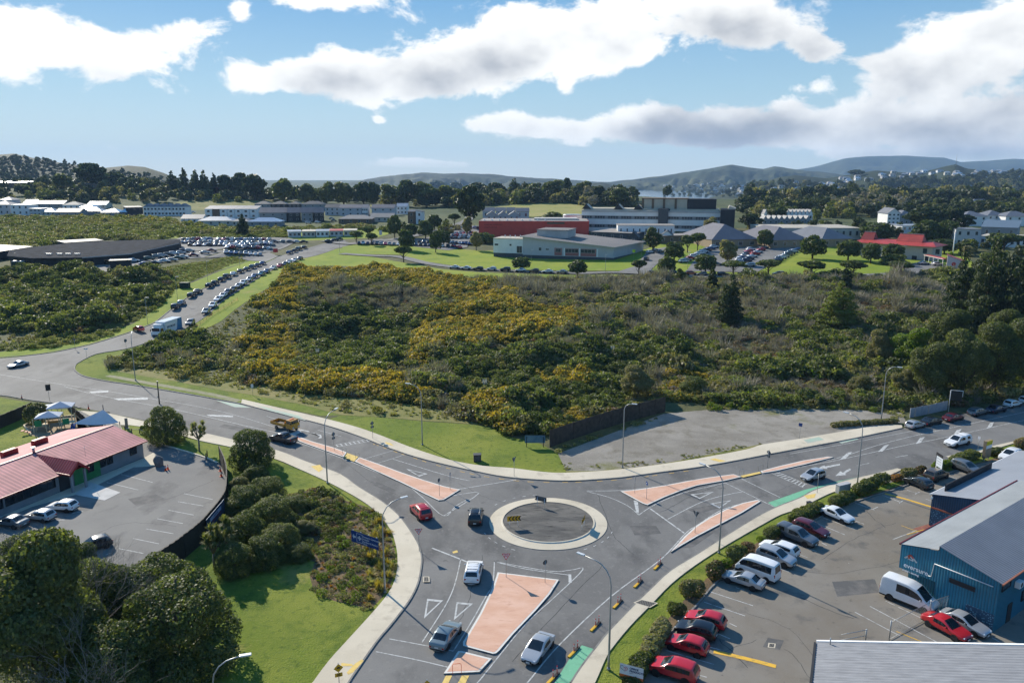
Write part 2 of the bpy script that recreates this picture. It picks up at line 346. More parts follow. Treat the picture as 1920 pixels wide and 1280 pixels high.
def sheet(name,poly,m,off=.004,step=None,kind='structure'):
 """a polygon laid on the terrain; with STEP it is cut in a grid and draped"""
 bm=bmesh.new();vs=[bm.verts.new((p[0],p[1],0))for p in poly];bm.faces.new(vs)
 if step:
  xs=[p[0]for p in poly];ys=[p[1]for p in poly]
  for ax,a,b in((0,min(xs),max(xs)),(1,min(ys),max(ys))):
   q=math.ceil(a/step)*step
   while q<b:
    n=(1,0,0)if ax==0 else(0,1,0);co=(q,0,0)if ax==0 else(0,q,0)
    bmesh.ops.bisect_plane(bm,geom=bm.verts[:]+bm.edges[:]+bm.faces[:],plane_co=co,plane_no=n,dist=1e-4);q+=step
 bm.normal_update();bmesh.ops.triangulate(bm,faces=bm.faces[:])
 for v in bm.verts:v.co.z=(terr(v.co.x,v.co.y)if step else 0)+off
 bm.normal_update()
 for f in bm.faces:
  if f.normal.z<0:f.normal_flip()
 me=bpy.data.meshes.new(name);bm.to_mesh(me);bm.free();me.materials.append(m)
 return struct(link(name,me),kind)
def offset_poly(poly,d):
 """inward offset for a convex-ish polygon"""
 n=len(poly);area=sum(poly[i][0]*poly[(i+1)%n][1]-poly[(i+1)%n][0]*poly[i][1]for i in range(n))
 if area<0:poly=poly[::-1]
 out=[]
 for i in range(n):
  p0,p1,p2=Vector(poly[i-1]).to_2d(),Vector(poly[i]).to_2d(),Vector(poly[(i+1)%n]).to_2d()
  d1=(p1-p0).normalized();d2=(p2-p1).normalized()
  n1=Vector((-d1.y,d1.x));n2=Vector((-d2.y,d2.x));b=n1+n2
  k=d/max(.35,1+n1.dot(n2))
  out.append(p1+b*k)
 return out
def smooth_line(p,n=4):
 """Catmull-Rom through 2-D points"""
 p=[Vector(q).to_2d()for q in p];out=[]
 for i in range(len(p)-1):
  a,b,c,d=p[max(i-1,0)],p[i],p[i+1],p[min(i+2,len(p)-1)]
  for k in range(n):
   t=k/n;out.append(.5*((2*b)+(c-a)*t+(2*a-5*b+4*c-d)*t*t+(3*b-a-3*c+d)*t**3))
 out.append(p[-1]);return out
def ribbon(mb,line,w,z,m,drape=False):
 line=[Vector(q).to_2d()for q in line];L,Rr=[],[]
 for i,q in enumerate(line):
  d=(line[min(i+1,len(line)-1)]-line[max(i-1,0)]).normalized();n=Vector((-d.y,d.x))*(w/2)
  zz=z+(terr(q.x,q.y)if drape else 0)
  L.append((q.x+n.x,q.y+n.y,zz));Rr.append((q.x-n.x,q.y-n.y,zz))
 mb.quadstrip(Rr,L,m)
ORD=['first','second','third','fourth','fifth','sixth','seventh','eighth','ninth','tenth','eleventh','twelfth','thirteenth','fourteenth','fifteenth','sixteenth','seventeenth','eighteenth','nineteenth','twentieth']
# ------------------------------------------------------------------ ground
def ground_sheet():
 def axis(segs):
  out=[]
  for a,b,st in segs:
   q=a
   while q<b-1e-6:out.append(q);q+=st
  out.append(segs[-1][1]);return out
 xs=axis([(-4200,-1200,300),(-1200,-450,30),(-450,-150,10),(-150,210,4),(210,480,10),(480,1500,34),(1500,4500,300)])
 ys=axis([(-80,150,23),(150,430,4),(430,700,10),(700,1000,20),(1000,2000,50),(2000,9000,500)])
 v=[(x,y,terr(x,y))for y in ys for x in xs];nx=len(xs)
 f,mi=[],[]
 for j in range(len(ys)-1):
  for i in range(nx-1):
   f.append((j*nx+i,j*nx+i+1,(j+1)*nx+i+1,(j+1)*nx+i));mi.append(1 if ys[j]>470 else 0)
 me=bpy.data.meshes.new('ground');me.from_pydata(v,[],f);me.materials.append(earth);me.materials.append(far_land)
 me.polygons.foreach_set('material_index',mi);me.polygons.foreach_set('use_smooth',[True]*len(f))
 struct(link('ground',me))
ground_sheet()
water_m=mat('harbour_water',(.10,.17,.22),rough=.12,var=.1,scale=.01,spec=.5)
sheet('sea',[(-5000,1450),(7000,1450),(7000,8000),(-5000,8000)],water_m,-31)
ROAD="""-60,742 0,741 56,750 131,760 188,771 253,784 320,799 380,811 433,823 520,844 567,862 600,874 640,889 672,912 700,929 717,940 735,954 749,967 764,986 776,1004 785,1020 790,1035 792,1050 791,1063 788,1082 783,1099 775,1116 763,1135 735,1171 708,1203 667,1262 648,1292 560,1440
985,1440 1062,1292 1069,1280 1087,1252 1116,1214 1140,1184 1181,1141 1219,1104 1256,1070 1308,1038 1350,1011 1412,973 1452,952 1500,933 1526,919 1581,902 1639,888 1681,878 1771,856 1829,843 1891,829 1960,815
1960,742 1830,770 1750,787 1692,803 1603,822 1545,833 1448,851 1365,867 1300,878 1253,884 1208,890 1163,896 1095,901 1060,902 1027,901 981,898 936,893 891,884 845,874 800,863 762,852 717,836 672,818 608,797 509,772 452,757 377,743 257,723 197,714 160,706 147,700 140,693 141,686 147,680 180,664 233,655 280,641
345,617 376,600 398,583 417,565 446,546 477,526 508,508 540,495 569,484 592,479 612,473 630,466 660,458 645,450 608,456 577,465 550,472 519,482 500,491 467,502 425,520 383,540 352,557 321,580 300,597 283,608 233,626 167,646 100,660 33,668 -60,674"""
sheet('road',gp(ROAD),asphalt,.008,6)
sheet('lawn',gp("228,803 245,797 300,806 377,827 430,838 513,860 559,879 604,899 649,922 690,947 717,972 735,999 744,1031 745,1063 738,1094 722,1121 695,1153 654,1198 617,1239 588,1278 480,1440 -200,1440 60,1310 150,1110 230,1076 275,1094 335,1057 388,1012 424,965 428,900 413,868 383,856 333,841 277,825 234,813"),grass,.004)
sheet('lawn',gp("613,787 672,803 717,819 762,837 808,852 853,865 907,874 960,879 1054,888 1062,884 1046,850 1010,830 960,820 920,800 880,795 800,790 700,781 640,778"),grass,.004)
sheet('verge',gp("139,694 147,700 160,706 197,714 257,723 377,743 454,758 454,749 600,779 640,778 560,757 470,738 400,726 330,712 262,701 215,692 196,686 193,676 235,662 290,648 345,624 345,617 280,641 233,655 180,664 147,680 141,686"),grass,.010,6)
sheet('verge',gp("1030,1440 1100,1292 1116,1280 1134,1239 1146,1218 1181,1175 1219,1136 1260,1094 1304,1060 1350,1030 1392,1005 1433,982 1465,965 1500,954 1526,940 1568,921 1623,908 1655,897 1691,881 1705,886 1781,859 1849,847 1896,833 1960,818 1960,835 1913,842 1868,858 1830,868 1778,883 1733,893 1681,911 1597,938 1562,944 1542,950 1510,962 1478,975 1461,988 1427,1012 1392,1034 1354,1056 1309,1099 1279,1128 1249,1164 1230,1180 1202,1224 1165,1292 1100,1440"),grass,.004)
sheet('planting_strip',gp("1100,1440 1165,1292 1202,1224 1230,1180 1249,1164 1279,1128 1309,1099 1354,1056 1392,1034 1427,1012 1461,988 1478,975 1510,962 1542,950 1562,944 1597,938 1681,911 1733,893 1778,883 1830,868 1868,858 1960,832 1960,845 1868,865 1830,874 1778,888 1733,898 1681,918 1597,944 1542,969 1480,1005 1420,1042 1347,1090 1309,1133 1267,1176 1230,1217 1206,1251 1196,1292 1150,1440"),soil,.005)
sheet('garden_bed',gp("541,936 590,917 654,940 690,950 717,976 733,1004 741,1035 741,1063 733,1094 717,1119 697,1140 667,1135 627,1126 590,1112 581,1081 590,1053 548,1040 541,980"),soil,.006)
sheet('verge',gp("-80,746 0,745 56,754 75,757 60,766 0,801 -80,842"),grass,.004)
sheet('lawn',gp("-100,900 -80,843 0,802 60,767 150,767 175,803 100,838 0,860"),grass,.003)
sheet('playground_sand',gp("45,799 79,786 144,780 167,802 100,826 58,816"),noise_mix_mat('playground_bark',[((.36,.27,.17),0,0,0,None),((.26,.19,.11),.8,.45,.65,None)],bump=.4),.008)
sheet('car_park',gp("1150,1440 1196,1310 1206,1249 1230,1215 1267,1174 1309,1131 1347,1088 1420,1040 1480,1003 1542,967 1597,942 1681,916 1733,896 1778,886 1830,872 1868,863 1990,833 2300,900 2300,1440"),asphalt_lot,.008)
sheet('car_park',gp("140,768 170,772 205,772 222,792 226,806 236,815 277,827 333,843 383,858 412,868 426,900 426,940 420,966 385,1011 357,1036 332,1056 302,1076 272,1093 232,1121 150,1130 -150,1110 -150,980 60,925 150,830"),asphalt_old,.008)
sheet('driveway',gp("1683,876 1769,855 1783,859 1768,882 1693,900 1640,910 1655,897 1691,881"),asphalt,.009)
sheet('gravel_lot',gp("1046,850 1120,822 1245,775 1330,768 1480,766 1600,768 1690,773 1700,792 1642,798 1558,813 1494,824 1429,834 1352,849 1253,869 1185,878 1117,884 1062,884"),gravel,.006)
sheet('rough_grass',gp("196,692 262,704 330,715 400,729 470,740 560,757 640,778 700,781 800,789 880,794 930,800 900,780 800,765 700,745 560,733 470,715 330,695 240,690"),rough_grass,.03,6)
sheet('verge',gp("-60,676 33,669 100,661 167,647 233,627 283,609 300,598 321,581 352,558 383,541 425,521 467,503 500,492 519,483 497,478 460,487 430,497 400,510 370,523 340,537 318,549 310,562 290,580 250,607 190,628 100,648 0,660 -60,665"),grass_far,.05,6)
sheet('lawn',gp("345,618 376,601 398,584 417,566 446,547 477,527 508,509 540,496 569,485 592,480 612,474 630,467 645,465 640,477 700,482 760,493 830,505 900,511 1000,514 1090,516 1160,515 1160,522 1000,524 880,522 760,505 700,501 620,498 565,503 532,518 505,538 470,560 440,581 415,602 385,617 350,632"),grass_far,.05,6)
sheet('lawn',gp("642,463 680,456 760,460 900,470 1210,468 1240,455 1500,462 1800,462 1830,500 1793,506 1613,515 1480,516 1280,515 1157,508 1007,507 907,504 840,497 783,488 750,478 640,476"),grass_far,.10,6)
sheet('lawn',gp("302,556 252,510 300,504 385,490 455,474 500,480 470,487 430,497 400,510 370,523 340,537 318,547"),grass_far,.10,4)
sheet('lawn',gp("300,456 330,440 540,436 700,428 760,430 705,446 640,449 560,452 520,446 340,445"),grass_far,.08,8)
sheet('field',gp("330,379 500,374 690,384 760,386 760,400 560,396 350,394"),rough_grass,.1,12)
sheet('field',gp("905,404 925,389 980,383 1060,381 1100,386 1092,402 1000,407"),noise_mix_mat('hill_pasture',[((.24,.24,.055),0,0,0,None),((.30,.26,.09),.03,.4,.62,None),((.15,.17,.04),.1,.55,.72,None)],bump=.3,bump_scale=1),.15,12)
sheet('car_park',gp("652,456 700,449 790,448 835,438 838,424 925,424 912,440 880,452 876,464 840,470 760,461"),asphalt_old,.22,8)
sheet('car_park',gp("1287,509 1318,466 1340,456 1400,452 1500,456 1500,466 1450,495 1418,512"),asphalt_old,.22,8)
sheet('driveway',gp("1150,513 1190,500 1215,470 1258,462 1250,476 1222,506 1210,515"),asphalt_old,.23,8)
sheet('driveway',gp("1690,498 1720,493 1790,501 1800,507 1700,513"),asphalt_old,.23,8)
sheet('car_park',gp("338,445 520,445 560,450 548,458 532,466 505,474 340,473 326,466"),asphalt_old,.20,8)
sheet('car_park',gp("150,502 200,486 290,470 326,466 340,473 420,470 470,475 505,474 522,481 500,491 440,482 390,484 340,487 260,500 210,512"),asphalt_old,.16,6)
mb=MB();ribbon(mb,smooth_line(gp("640,476 700,480 750,482 790,492 840,500 907,506 1007,510 1090,513 1157,511 1280,517 1480,518 1613,517 1793,507"),3),5.5,.24,asphalt_old,True)
struct(mb.build('path_road'))
mb=MB();ribbon(mb,smooth_line(gp("610,452 660,458 720,452 800,438 850,424 878,412 880,400"),3),6.5,.30,asphalt_old,True);struct(mb.build('path_road'))
mb=MB();ribbon(mb,smooth_line(gp("1280,520 1480,521 1613,520 1800,510"),3),1.2,.3,concrete,True);struct(mb.build('footpath'))
mb=MB();ribbon(mb,smooth_line(gp("203,704 262,715 330,727 400,740 448,752"),3),1.6,.02,noise_mix_mat('worn_path',[((.27,.25,.16),0,0,0,None),((.18,.19,.08),.6,.45,.65,None)],bump=.1),True);struct(mb.build('footpath'))
mb=MB();ribbon(mb,smooth_line(gp("1062,886 1117,886 1185,880 1253,871 1352,851 1429,836"),3),1.6,.016,rough_grass);struct(mb.build('verge'))
def footpath(outer,inner,name='footpath'):
 o,i=smooth_line(gp(outer),3),smooth_line(gp(inner),3)
 poly=o+i[::-1]
 mb=MB();mb.prism([tuple(q)for q in poly],-.05,.115,concrete)
 struct(mb.build(name))
 kb=MB();zs=.123
 k=offs=[]
 for idx,q in enumerate(o):
  d=(o[min(idx+1,len(o)-1)]-o[max(idx-1,0)]).normalized();n=Vector((-d.y,d.x));offs=offs+[n]
 mid=i[len(i)//2]-o[len(o)//2];sgn=-1 if offs[len(o)//2].dot(mid)>0 else 1
 a=[(q.x+n.x*.02*sgn,q.y+n.y*.02*sgn,zs)for q,n in zip(o,offs)];b=[(q.x-n.x*.16*sgn,q.y-n.y*.16*sgn,zs)for q,n in zip(o,offs)]
 c=[(q.x+n.x*.05*sgn,q.y+n.y*.05*sgn,-.02)for q,n in zip(o,offs)]
 kb.quadstrip(b,a,kerb_grey);kb.quadstrip(a,c,kerb_grey);struct(kb.build('kerb'))
footpath("452,757 509,772 608,797 672,818 717,836 762,852 800,863 845,874 891,884 936,893 981,898 1027,901 1060,902 1095,901 1163,896 1208,890 1253,884 1300,878 1365,867 1448,851 1545,833 1603,822 1692,803","454,749 536,768 613,786 672,802 717,818 762,836 808,852 853,865 907,874 960,878 1015,885 1054,887 1117,884 1185,878 1253,869 1321,858 1400,843 1429,834 1494,824 1558,813 1642,799 1691,797")
footpath("300,795 380,811 433,823 520,844 567,862 600,874 640,889 672,912 700,929 717,940 735,954 749,967 764,986 776,1004 785,1020 790,1035 792,1050 791,1063 788,1082 783,1099 775,1116 763,1135 735,1171 708,1203 667,1262 648,1292 560,1440","300,806 377,827 430,838 513,860 559,879 604,899 649,922 690,947 717,972 735,999 744,1031 745,1063 738,1094 722,1121 695,1153 654,1198 617,1239 588,1278 578,1292 482,1440")
footpath("985,1440 1062,1292 1069,1280 1087,1252 1116,1214 1140,1184 1181,1141 1219,1104 1256,1070 1308,1038 1350,1011 1412,973 1452,952 1500,933 1526,919 1581,902 1639,888 1681,878","1032,1440 1106,1292 1116,1280 1134,1239 1146,1218 1181,1175 1219,1136 1260,1094 1304,1060 1350,1030 1392,1005 1433,982 1465,965 1500,954 1526,940 1568,921 1623,908 1655,897 1691,881")
footpath("1771,856 1829,843 1891,829 1960,815","1781,859 1849,847 1896,833 1960,819")
mb=MB();mb.prism([tuple(q)for q in gp("150,770 200,774 253,786 300,796 300,805 245,797 228,797 180,786")],-.02,.06,concrete);struct(mb.build('footpath'))
def kerbline(s,w=.3,z=.14,m=kerb_grey,step=3,drape=False,closed=False):
 mb=MB();l=smooth_line(gp(s),step);a,b,c,d=[],[],[],[]
 for i,q in enumerate(l):
  t=(l[min(i+1,len(l)-1)]-l[max(i-1,0)]).normalized();n=Vector((-t.y,t.x))*(w/2);zz=terr(q.x,q.y)if drape else 0
  a.append((q.x+n.x,q.y+n.y,zz+z));b.append((q.x-n.x,q.y-n.y,zz+z));c.append((q.x+n.x,q.y+n.y,zz-.05));d.append((q.x-n.x,q.y-n.y,zz-.05))
 mb.quadstrip(b,a,m);mb.quadstrip(a,c,m);mb.quadstrip(d,b,m);struct(mb.build('kerb'))
kerbline("-60,742 0,741 56,750 131,760 150,765");kerbline("452,757 377,743 257,723 197,714 160,706 147,700 140,693 141,686 147,680 180,664 233,655 280,641 345,617 376,600 398,583 417,565 446,546 477,526 508,508 540,495",drape=True)
kerbline("500,491 467,502 425,520 383,540 352,557 321,580 300,597 283,608 233,626 167,646 100,660 33,668 -60,674",drape=True)
kerbline("224,792 226,804 236,814 277,826 333,842 383,857 408,868",m=concrete);kerbline("1200,1270 1206,1250 1230,1216 1267,1175 1309,1132 1347,1089 1420,1041 1480,1004 1542,968 1597,943 1681,917 1733,897 1778,887 1830,873 1868,864",m=kerb_grey,w=.2)
RC=Vector((4.79,94.5))
def roundabout():
 mb=MB();seg=96
 c=lambda r,z:[(RC.x+r*math.cos(2*math.pi*i/seg),RC.y+r*math.sin(2*math.pi*i/seg),z)for i in range(seg+1)]
 mb.quadstrip(c(7.86,-.02),c(7.8,.07),kerb_grey);mb.quadstrip(c(7.8,.07),c(6.2,.13),concrete);mb.quadstrip(c(6.2,.13),c(6.16,.24),kerb_white)
 mb.quadstrip(c(6.16,.24),c(5.98,.245),concrete);mb.quadstrip(c(5.98,.245),c(5.95,.17),kerb_grey)
 tar=noise_mix_mat('island_tar',[((.095,.091,.084),0,0,0,None),((.15,.14,.125),.25,.42,.6,(1,2.6,1)),((.04,.04,.04),.6,.54,.7,(1,3,1)),((.15,.14,.12),3,.6,.8,None)],rough=.9,bump=.3,bump_scale=9)
 mb.quadstrip(c(5.95,.17),c(.01,.30),tar)
 struct(mb.build('roundabout_island',smooth=True,angle=R(30)))
roundabout()
def island(s,k=2):
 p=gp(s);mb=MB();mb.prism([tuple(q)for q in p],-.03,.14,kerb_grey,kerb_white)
 q=offset_poly(p,.22);mb.face([(a.x,a.y,.148)for a in q],salmon)
 struct(mb.build('traffic_island'))
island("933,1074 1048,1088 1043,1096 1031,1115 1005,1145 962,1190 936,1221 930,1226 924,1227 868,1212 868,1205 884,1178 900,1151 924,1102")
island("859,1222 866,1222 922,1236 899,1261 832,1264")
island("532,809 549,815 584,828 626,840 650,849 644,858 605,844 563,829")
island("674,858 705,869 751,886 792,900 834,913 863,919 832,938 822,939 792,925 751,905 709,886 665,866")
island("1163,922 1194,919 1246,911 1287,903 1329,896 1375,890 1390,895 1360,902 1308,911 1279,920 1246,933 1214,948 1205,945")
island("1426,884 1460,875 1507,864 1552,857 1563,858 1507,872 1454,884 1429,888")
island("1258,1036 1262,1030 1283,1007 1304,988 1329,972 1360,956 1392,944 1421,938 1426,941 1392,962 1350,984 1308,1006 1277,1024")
# paint ---------------------------------------------------------------
Z1,Z2=.014,.018
def patch(name,s,m,z=Z1):return sheet(name,gp(s),m,z)
patch('green_lane',"1091,1209 1113,1216 1069,1281 1060,1292 990,1430 965,1430 1035,1292 1040,1279 1066,1237",green_paint)
patch('green_lane',"1440,942 1508,918 1575,901 1648,885 1650,887 1583,902 1526,919 1500,932 1453,950",green_paint)
patch('green_lane',"1567,826 1600,818 1610,823 1578,831",green_faded)
sheet('green_lane',gp("1507,826 1535,820 1545,825 1514,832"),green_faded,.122);sheet('green_lane',gp("476,759 520,770 560,780 575,790 510,772"),green_faded,.122)
patch('green_lane',"404,750 445,757 470,764 440,763",green_faded)
patch('tactile_paving',"651,850 672,857 664,866 645,859",tactile,.12);patch('tactile_paving',"1388,893 1424,885 1427,888 1393,896",tactile,.12)
sheet('tactile_paving',gp("679,1237 682,1240 662,1262 653,1266 650,1262 666,1245"),tactile,.124);sheet('tactile_paving',gp("640,1244 660,1246 663,1250 640,1250"),tactile,.124)
sheet('tactile_paving',gp("583,875 600,872 606,880 598,886"),tactile,.124);sheet('tactile_paving',gp("722,829 733,832 739,837 724,833"),tactile,.124);sheet('tactile_paving',gp("1330,862 1350,867 1362,865 1340,860"),tactile,.124)
sheet('tactile_paving',gp("1507,930 1530,926 1527,934 1514,936"),tactile,.124)
patch('tactile_paving',"836,1266 848,1266 836,1290 824,1290",tactile,.03);patch('tactile_paving',"866,1266 880,1266 868,1290 853,1290",tactile,.03)
def lines():
 mb=MB()
 for s,w in[("810,1027 846,1041 876,1053",.22),("864,1047 853,1094 835,1135 791,1204",.12),("730,1197 806,1211 850,1220",.12),("705,1221 780,1236 839,1250",.12),("850,1220 880,1172 912,1116 924,1095 927,1052",.12),("900,1274 984,1171 1042,1117 1093,1067 1071,1068 1030,1070 926,1052",.12),("790,1440 880,1300 900,1274",.12),("926,1052 985,1066 1071,1078",.12),("870,1440 970,1300 990,1278 1050,1207 1144,1119 1221,1062 1250,1038 1287,998 1308,984 1350,957 1390,944 1423,936",.14),("1219,953 1283,999",.22),("1252,973 1308,944 1350,930 1394,921",.12),("1198,965 1217,952 1246,937 1287,922 1329,912 1360,905",.12),("1360,905 1452,950",.12),("1390,897 1462,932",.12),("1447,887 1507,914",.10),("1461,885 1513,908",.10),("1100,920 1165,919 1254,911",.12),("1100,921 1142,932 1177,948 1198,965",.12),("1500,869 1568,859 1640,836 1709,818 1801,798 1960,764",.12),("1429,889 1507,874 1567,863 1640,847 1709,832 1771,820 1960,779",.12),("1480,851 1595,830 1709,808 1812,787",.10),("1679,857 1702,853",.12),("1606,873 1630,868",.12),("553,827 605,845 665,868 701,883 759,907 792,932 832,967 855,948 880,934",.12),("848,929 898,924 831,967",.14),("736,860 834,890 880,901",.12),("684,860 738,844",.10),("705,869 759,852",.10),("630,838 695,827",.10),("626,834 690,823",.10),("859,917 968,899",.14),("0,702 120,721 213,735 300,750",.12),("-60,697 0,706",.12),("120,724 190,742 330,768 460,798 530,813",.12),("300,750 350,758 430,775 520,802",.10),("0,750 -60,742",.1),("500,780 530,790",.1),("596,806 640,818",.1),("280,600 310,590",.1),("240,628 258,622",.1),("800,905 820,908",.08)]:
  l=gp(s)
  ribbon(mb,smooth_line(l,4)if len(l)>2 else l,w,Z2,white_paint,max(p.y for p in l)>160)
 for a,b,n in(("1447,887 1507,914","1461,885 1513,908",9),("630,838 695,827","626,834 690,823",8)):
  A,B=gp(a),gp(b)
  for k in range(n):
   t=(k+.5)/n;ribbon(mb,[A[0].lerp(A[1],t),B[0].lerp(B[1],t)],.2,Z2,white_paint)
 for s in("801,1122 831,1125 795,1159","856,1128 887,1131 851,1162","1294,926.5 1338.5,921.7 1311.5,935","1331,944 1371,937.5 1349,952.5","761,878.5 802,888 786,893"):
  p=gp(s);c=(p[0]+p[1]+p[2])/3;q=[v.lerp(c,.30)for v in p]
  for i in range(3):mb.face([(p[i].x,p[i].y,Z2+.002),(p[(i+1)%3].x,p[(i+1)%3].y,Z2+.002),(q[(i+1)%3].x,q[(i+1)%3].y,Z2+.002),(q[i].x,q[i].y,Z2+.002)][::-1],white_paint)
 for s in("1575,861 1585,860 1598,847 1589,848.5","1646,847 1655,846 1667,833 1658,835","1717,832 1726,830 1734,819 1725,821","1788,814 1798,812 1803,804 1794,806","1850,803 1859,801 1864,791 1856,793","167,734 203,732 203,735 172,737","213,747 277,745 277,749 222,750","387,777 437,779 437,782 392,780","545,812 560,806 566,809 553,816","1188,938 1196,938 1198,962 1193,960","1066,1076 1071,1076 1072,1092 1066,1091","1533,878 1545,872 1548,874 1575,869 1575,872 1550,877 1552,879","1566,892 1576,883 1580,886 1592,878 1596,880 1584,888 1588,890","578,811 590,812 600,818 596,822 604,821 602,815","560,804 580,808 580,810 560,806"):
  p=gp(s);mb.face([(q.x,q.y,Z2+.004)for q in p],white_paint)
 for a0,a1,r in((200,246,8.9),(-62,-12,8.6),(98,150,9.0)):
  for k in range(5):
   t0=R(a0+(a1-a0)*k/5);t1=t0+R(3.4)
   ribbon(mb,[RC+Vector((math.cos(t),math.sin(t)))*r for t in(t0,t1)],.1,Z2,white_paint)
 bm=mb.bm;bm.normal_update()
 for f in bm.faces:
  if f.normal.z<0:f.normal_flip()
 struct(mb.build('road_marking'))
 yb=MB()
 for s,st,ln in(("672,916 715,944 747,971 772,1008 786,1040 786,1066 778,1100 758,1138 722,1182",2.2,.9),("560,866 600,880 640,897 672,916",2.2,.9),("700,832 760,853 845,879 935,897 1030,904 1160,899 1300,881",2.4,.9),("1580,906 1680,881",2.4,.9)):
  l=smooth_line(gp(s),10);acc=0;i=0
  while i<len(l)-1:
   seg=(l[i+1]-l[i]).length
   if acc%st<seg:
    t=(l[i+1]-l[i]).normalized();ribbon(yb,[l[i],l[i]+t*ln],.11,Z2,yellow_paint)
   acc+=seg;i+=1
 p=gp("848,1034 857,1031 859,1035 850,1037");yb.face([(q.x,q.y,Z2)for q in p],tactile)
 for s,w in(("1338,1221 1372,1228 1410,1237 1455,1249",.55),("1659,925 1700,936 1746,950",.45),("1700,1002 1742,990",.12),("1690,985 1720,996",.1),("1680,1183 1731,1204",.12)):ribbon(yb,gp(s),w,.03,yellow_paint)
 bm=yb.bm;bm.normal_update()
 for f in bm.faces:
  if f.normal.z<0:f.normal_flip()
 struct(yb.build('road_marking'))
 pb=MB()
 for s in("1332,1109 1412,1135","1320,1128 1397,1154","1368,1168 1381,1174","1338,1184 1369,1197","1325,1211 1352,1218","1247,1218 1339,1245","1300,1262 1325,1269","1280,1279 1310,1287","1380,1101 1395,1106","1470,1014 1531,1033","1493,1037 1514,1045","1450,1062 1480,1072","1528,979 1584,1002","1537,968 1604,992","1540,1017 1550,1022","1549,1004 1567,1011","1600,975 1620,982","1591,1055 1592,1055.5","1600,941 1640,956","1637,954 1646,950","1655,928 1690,942","1686,943 1693,938","1700,918 1720,925","1716,926 1724,922","1780,893 1806,901","1800,902 1806,898","1838,880 1850,885","1846,886 1852,882","1860,868 1888,876","1660,1126 1731,1160","1631,1136 1760,1205","1603,1147 1690,1193","1674,1011 1718,994","1718,997 1727,1002","1736,935 1747,939","1860,1195 1880,1206","227,889 286,904","200,904 259,918","345,925 399,936","334,940 381,948","316,956 363,965","295,972 343,981","274,991 325,1000","250,1009 298,1019","223,1028 269,1037","135,962 156,958","105,975 122,974","198,1040 207,1036"):
  ribbon(pb,gp(s),.11,Z2,white_paint)
 p=gp("684,1190 720,1176 724,1178 690,1193");pb.face([(q.x,q.y,Z2)for q in p],mat('cream_bar',(.6,.55,.42)))
 bm=pb.bm;bm.normal_update()
 for f in bm.faces:
  if f.normal.z<0:f.normal_flip()
 struct(pb.build('parking_marking'))
lines()
patch('concrete_apron',"150,925 250,876 300,873 305,862 288,848 270,858 163,902 70,935 0,962 0,975 60,950",concrete,.02)
patch('concrete_apron',"140,927 168,903 226,923 196,938",noise_mix_mat('pale_slab',[((.52,.50,.47),0,0,0,None),((.42,.41,.38),.7,.5,.7,None)],bump=0),.03)
patch('brick_apron',"1711,991 1740,982 1765,990 1760,998 1742,1000",mat('brick_red_paving',(.26,.10,.065),var=.25,scale=3),.014)
def seams():
 dk=noise_mix_mat('tar_seam',[((.05,.05,.05),0,0,0,None),((.09,.088,.085),2,.45,.6,None)],rough=.7,bump=0);mb=MB();g=random.Random(4)
 for s in("860,905 905,930 940,940","1120,925 1150,1000 1190,1040","905,1040 880,1120 850,1190","640,860 700,905 770,940","1240,960 1330,915 1420,890","1400,940 1500,905","960,1240 1040,1150 1130,1060","1080,1260 1180,1150","300,765 420,790 520,820","100,715 220,745","1440,1060 1560,1075 1700,1050","1400,1150 1480,1180 1560,1270","1330,1230 1420,1200","1500,1120 1600,1160","1540,1050 1600,1010 1680,980","250,950 330,930 400,900","180,1000 240,980 330,985","1620,955 1660,990","1470,1215 1500,1240 1520,1275","1350,1200 1400,1250"):
  l=[q+Vector((g.uniform(-.15,.15),g.uniform(-.15,.15)))for q in smooth_line(gp(s),7)];ribbon(mb,l,g.uniform(.04,.09),.0125,dk)
 for s in("700,900 742,918 735,924 692,906","985,1120 1030,1125 1010,1150 970,1140","1290,955 1340,945 1350,952 1305,963","1560,1090 1640,1085 1650,1110 1570,1118","1330,1190 1360,1200 1340,1215 1310,1205","420,795 470,803 462,810 410,800","1180,985 1230,985 1240,1000 1190,1003","240,935 290,925 310,935 255,948","1440,1195 1470,1200 1462,1218 1430,1212","1270,1028 1340,985 1372,975 1300,1025"):
  p=gp(s);mb.face([(q.x,q.y,.0115)for q in p],noise_mix_mat('seal_patch',[((.105,.103,.10),0,0,0,None),((.16,.15,.14),.6,.45,.65,None)],rough=.85,bump=.1)if 'seal_patch' not in MATS else MATS['seal_patch'])
 bm=mb.bm;bm.normal_update()
 for f in bm.faces:
  if f.normal.z<0:f.normal_flip()
 struct(mb.build('road_repair'))
seams()
drain_m=stripe_mat('drain_grate',(.10,.095,.085),0,.25,.3,.8,dark=.3)
for s,cat_l in(("1203,1126 1230,1132 1218,1139 1191,1131",1),("795,1083 803,1083 804,1091 795,1091",1),("1443,1206 1452,1207 1451,1213 1442,1212",0)):
 p=gp(s);mb=MB();q=offset_poly(p,-.12)
 mb.face([(a.x,a.y,.126 if cat_l else.02)for a in q],concrete);mb.face([(a.x,a.y,.131 if cat_l else.026)for a in p],drain_m)
 bm=mb.bm;bm.normal_update()
 for f in bm.faces:
  if f.normal.z<0:f.normal_flip()
 struct(mb.build('drain_cover'))
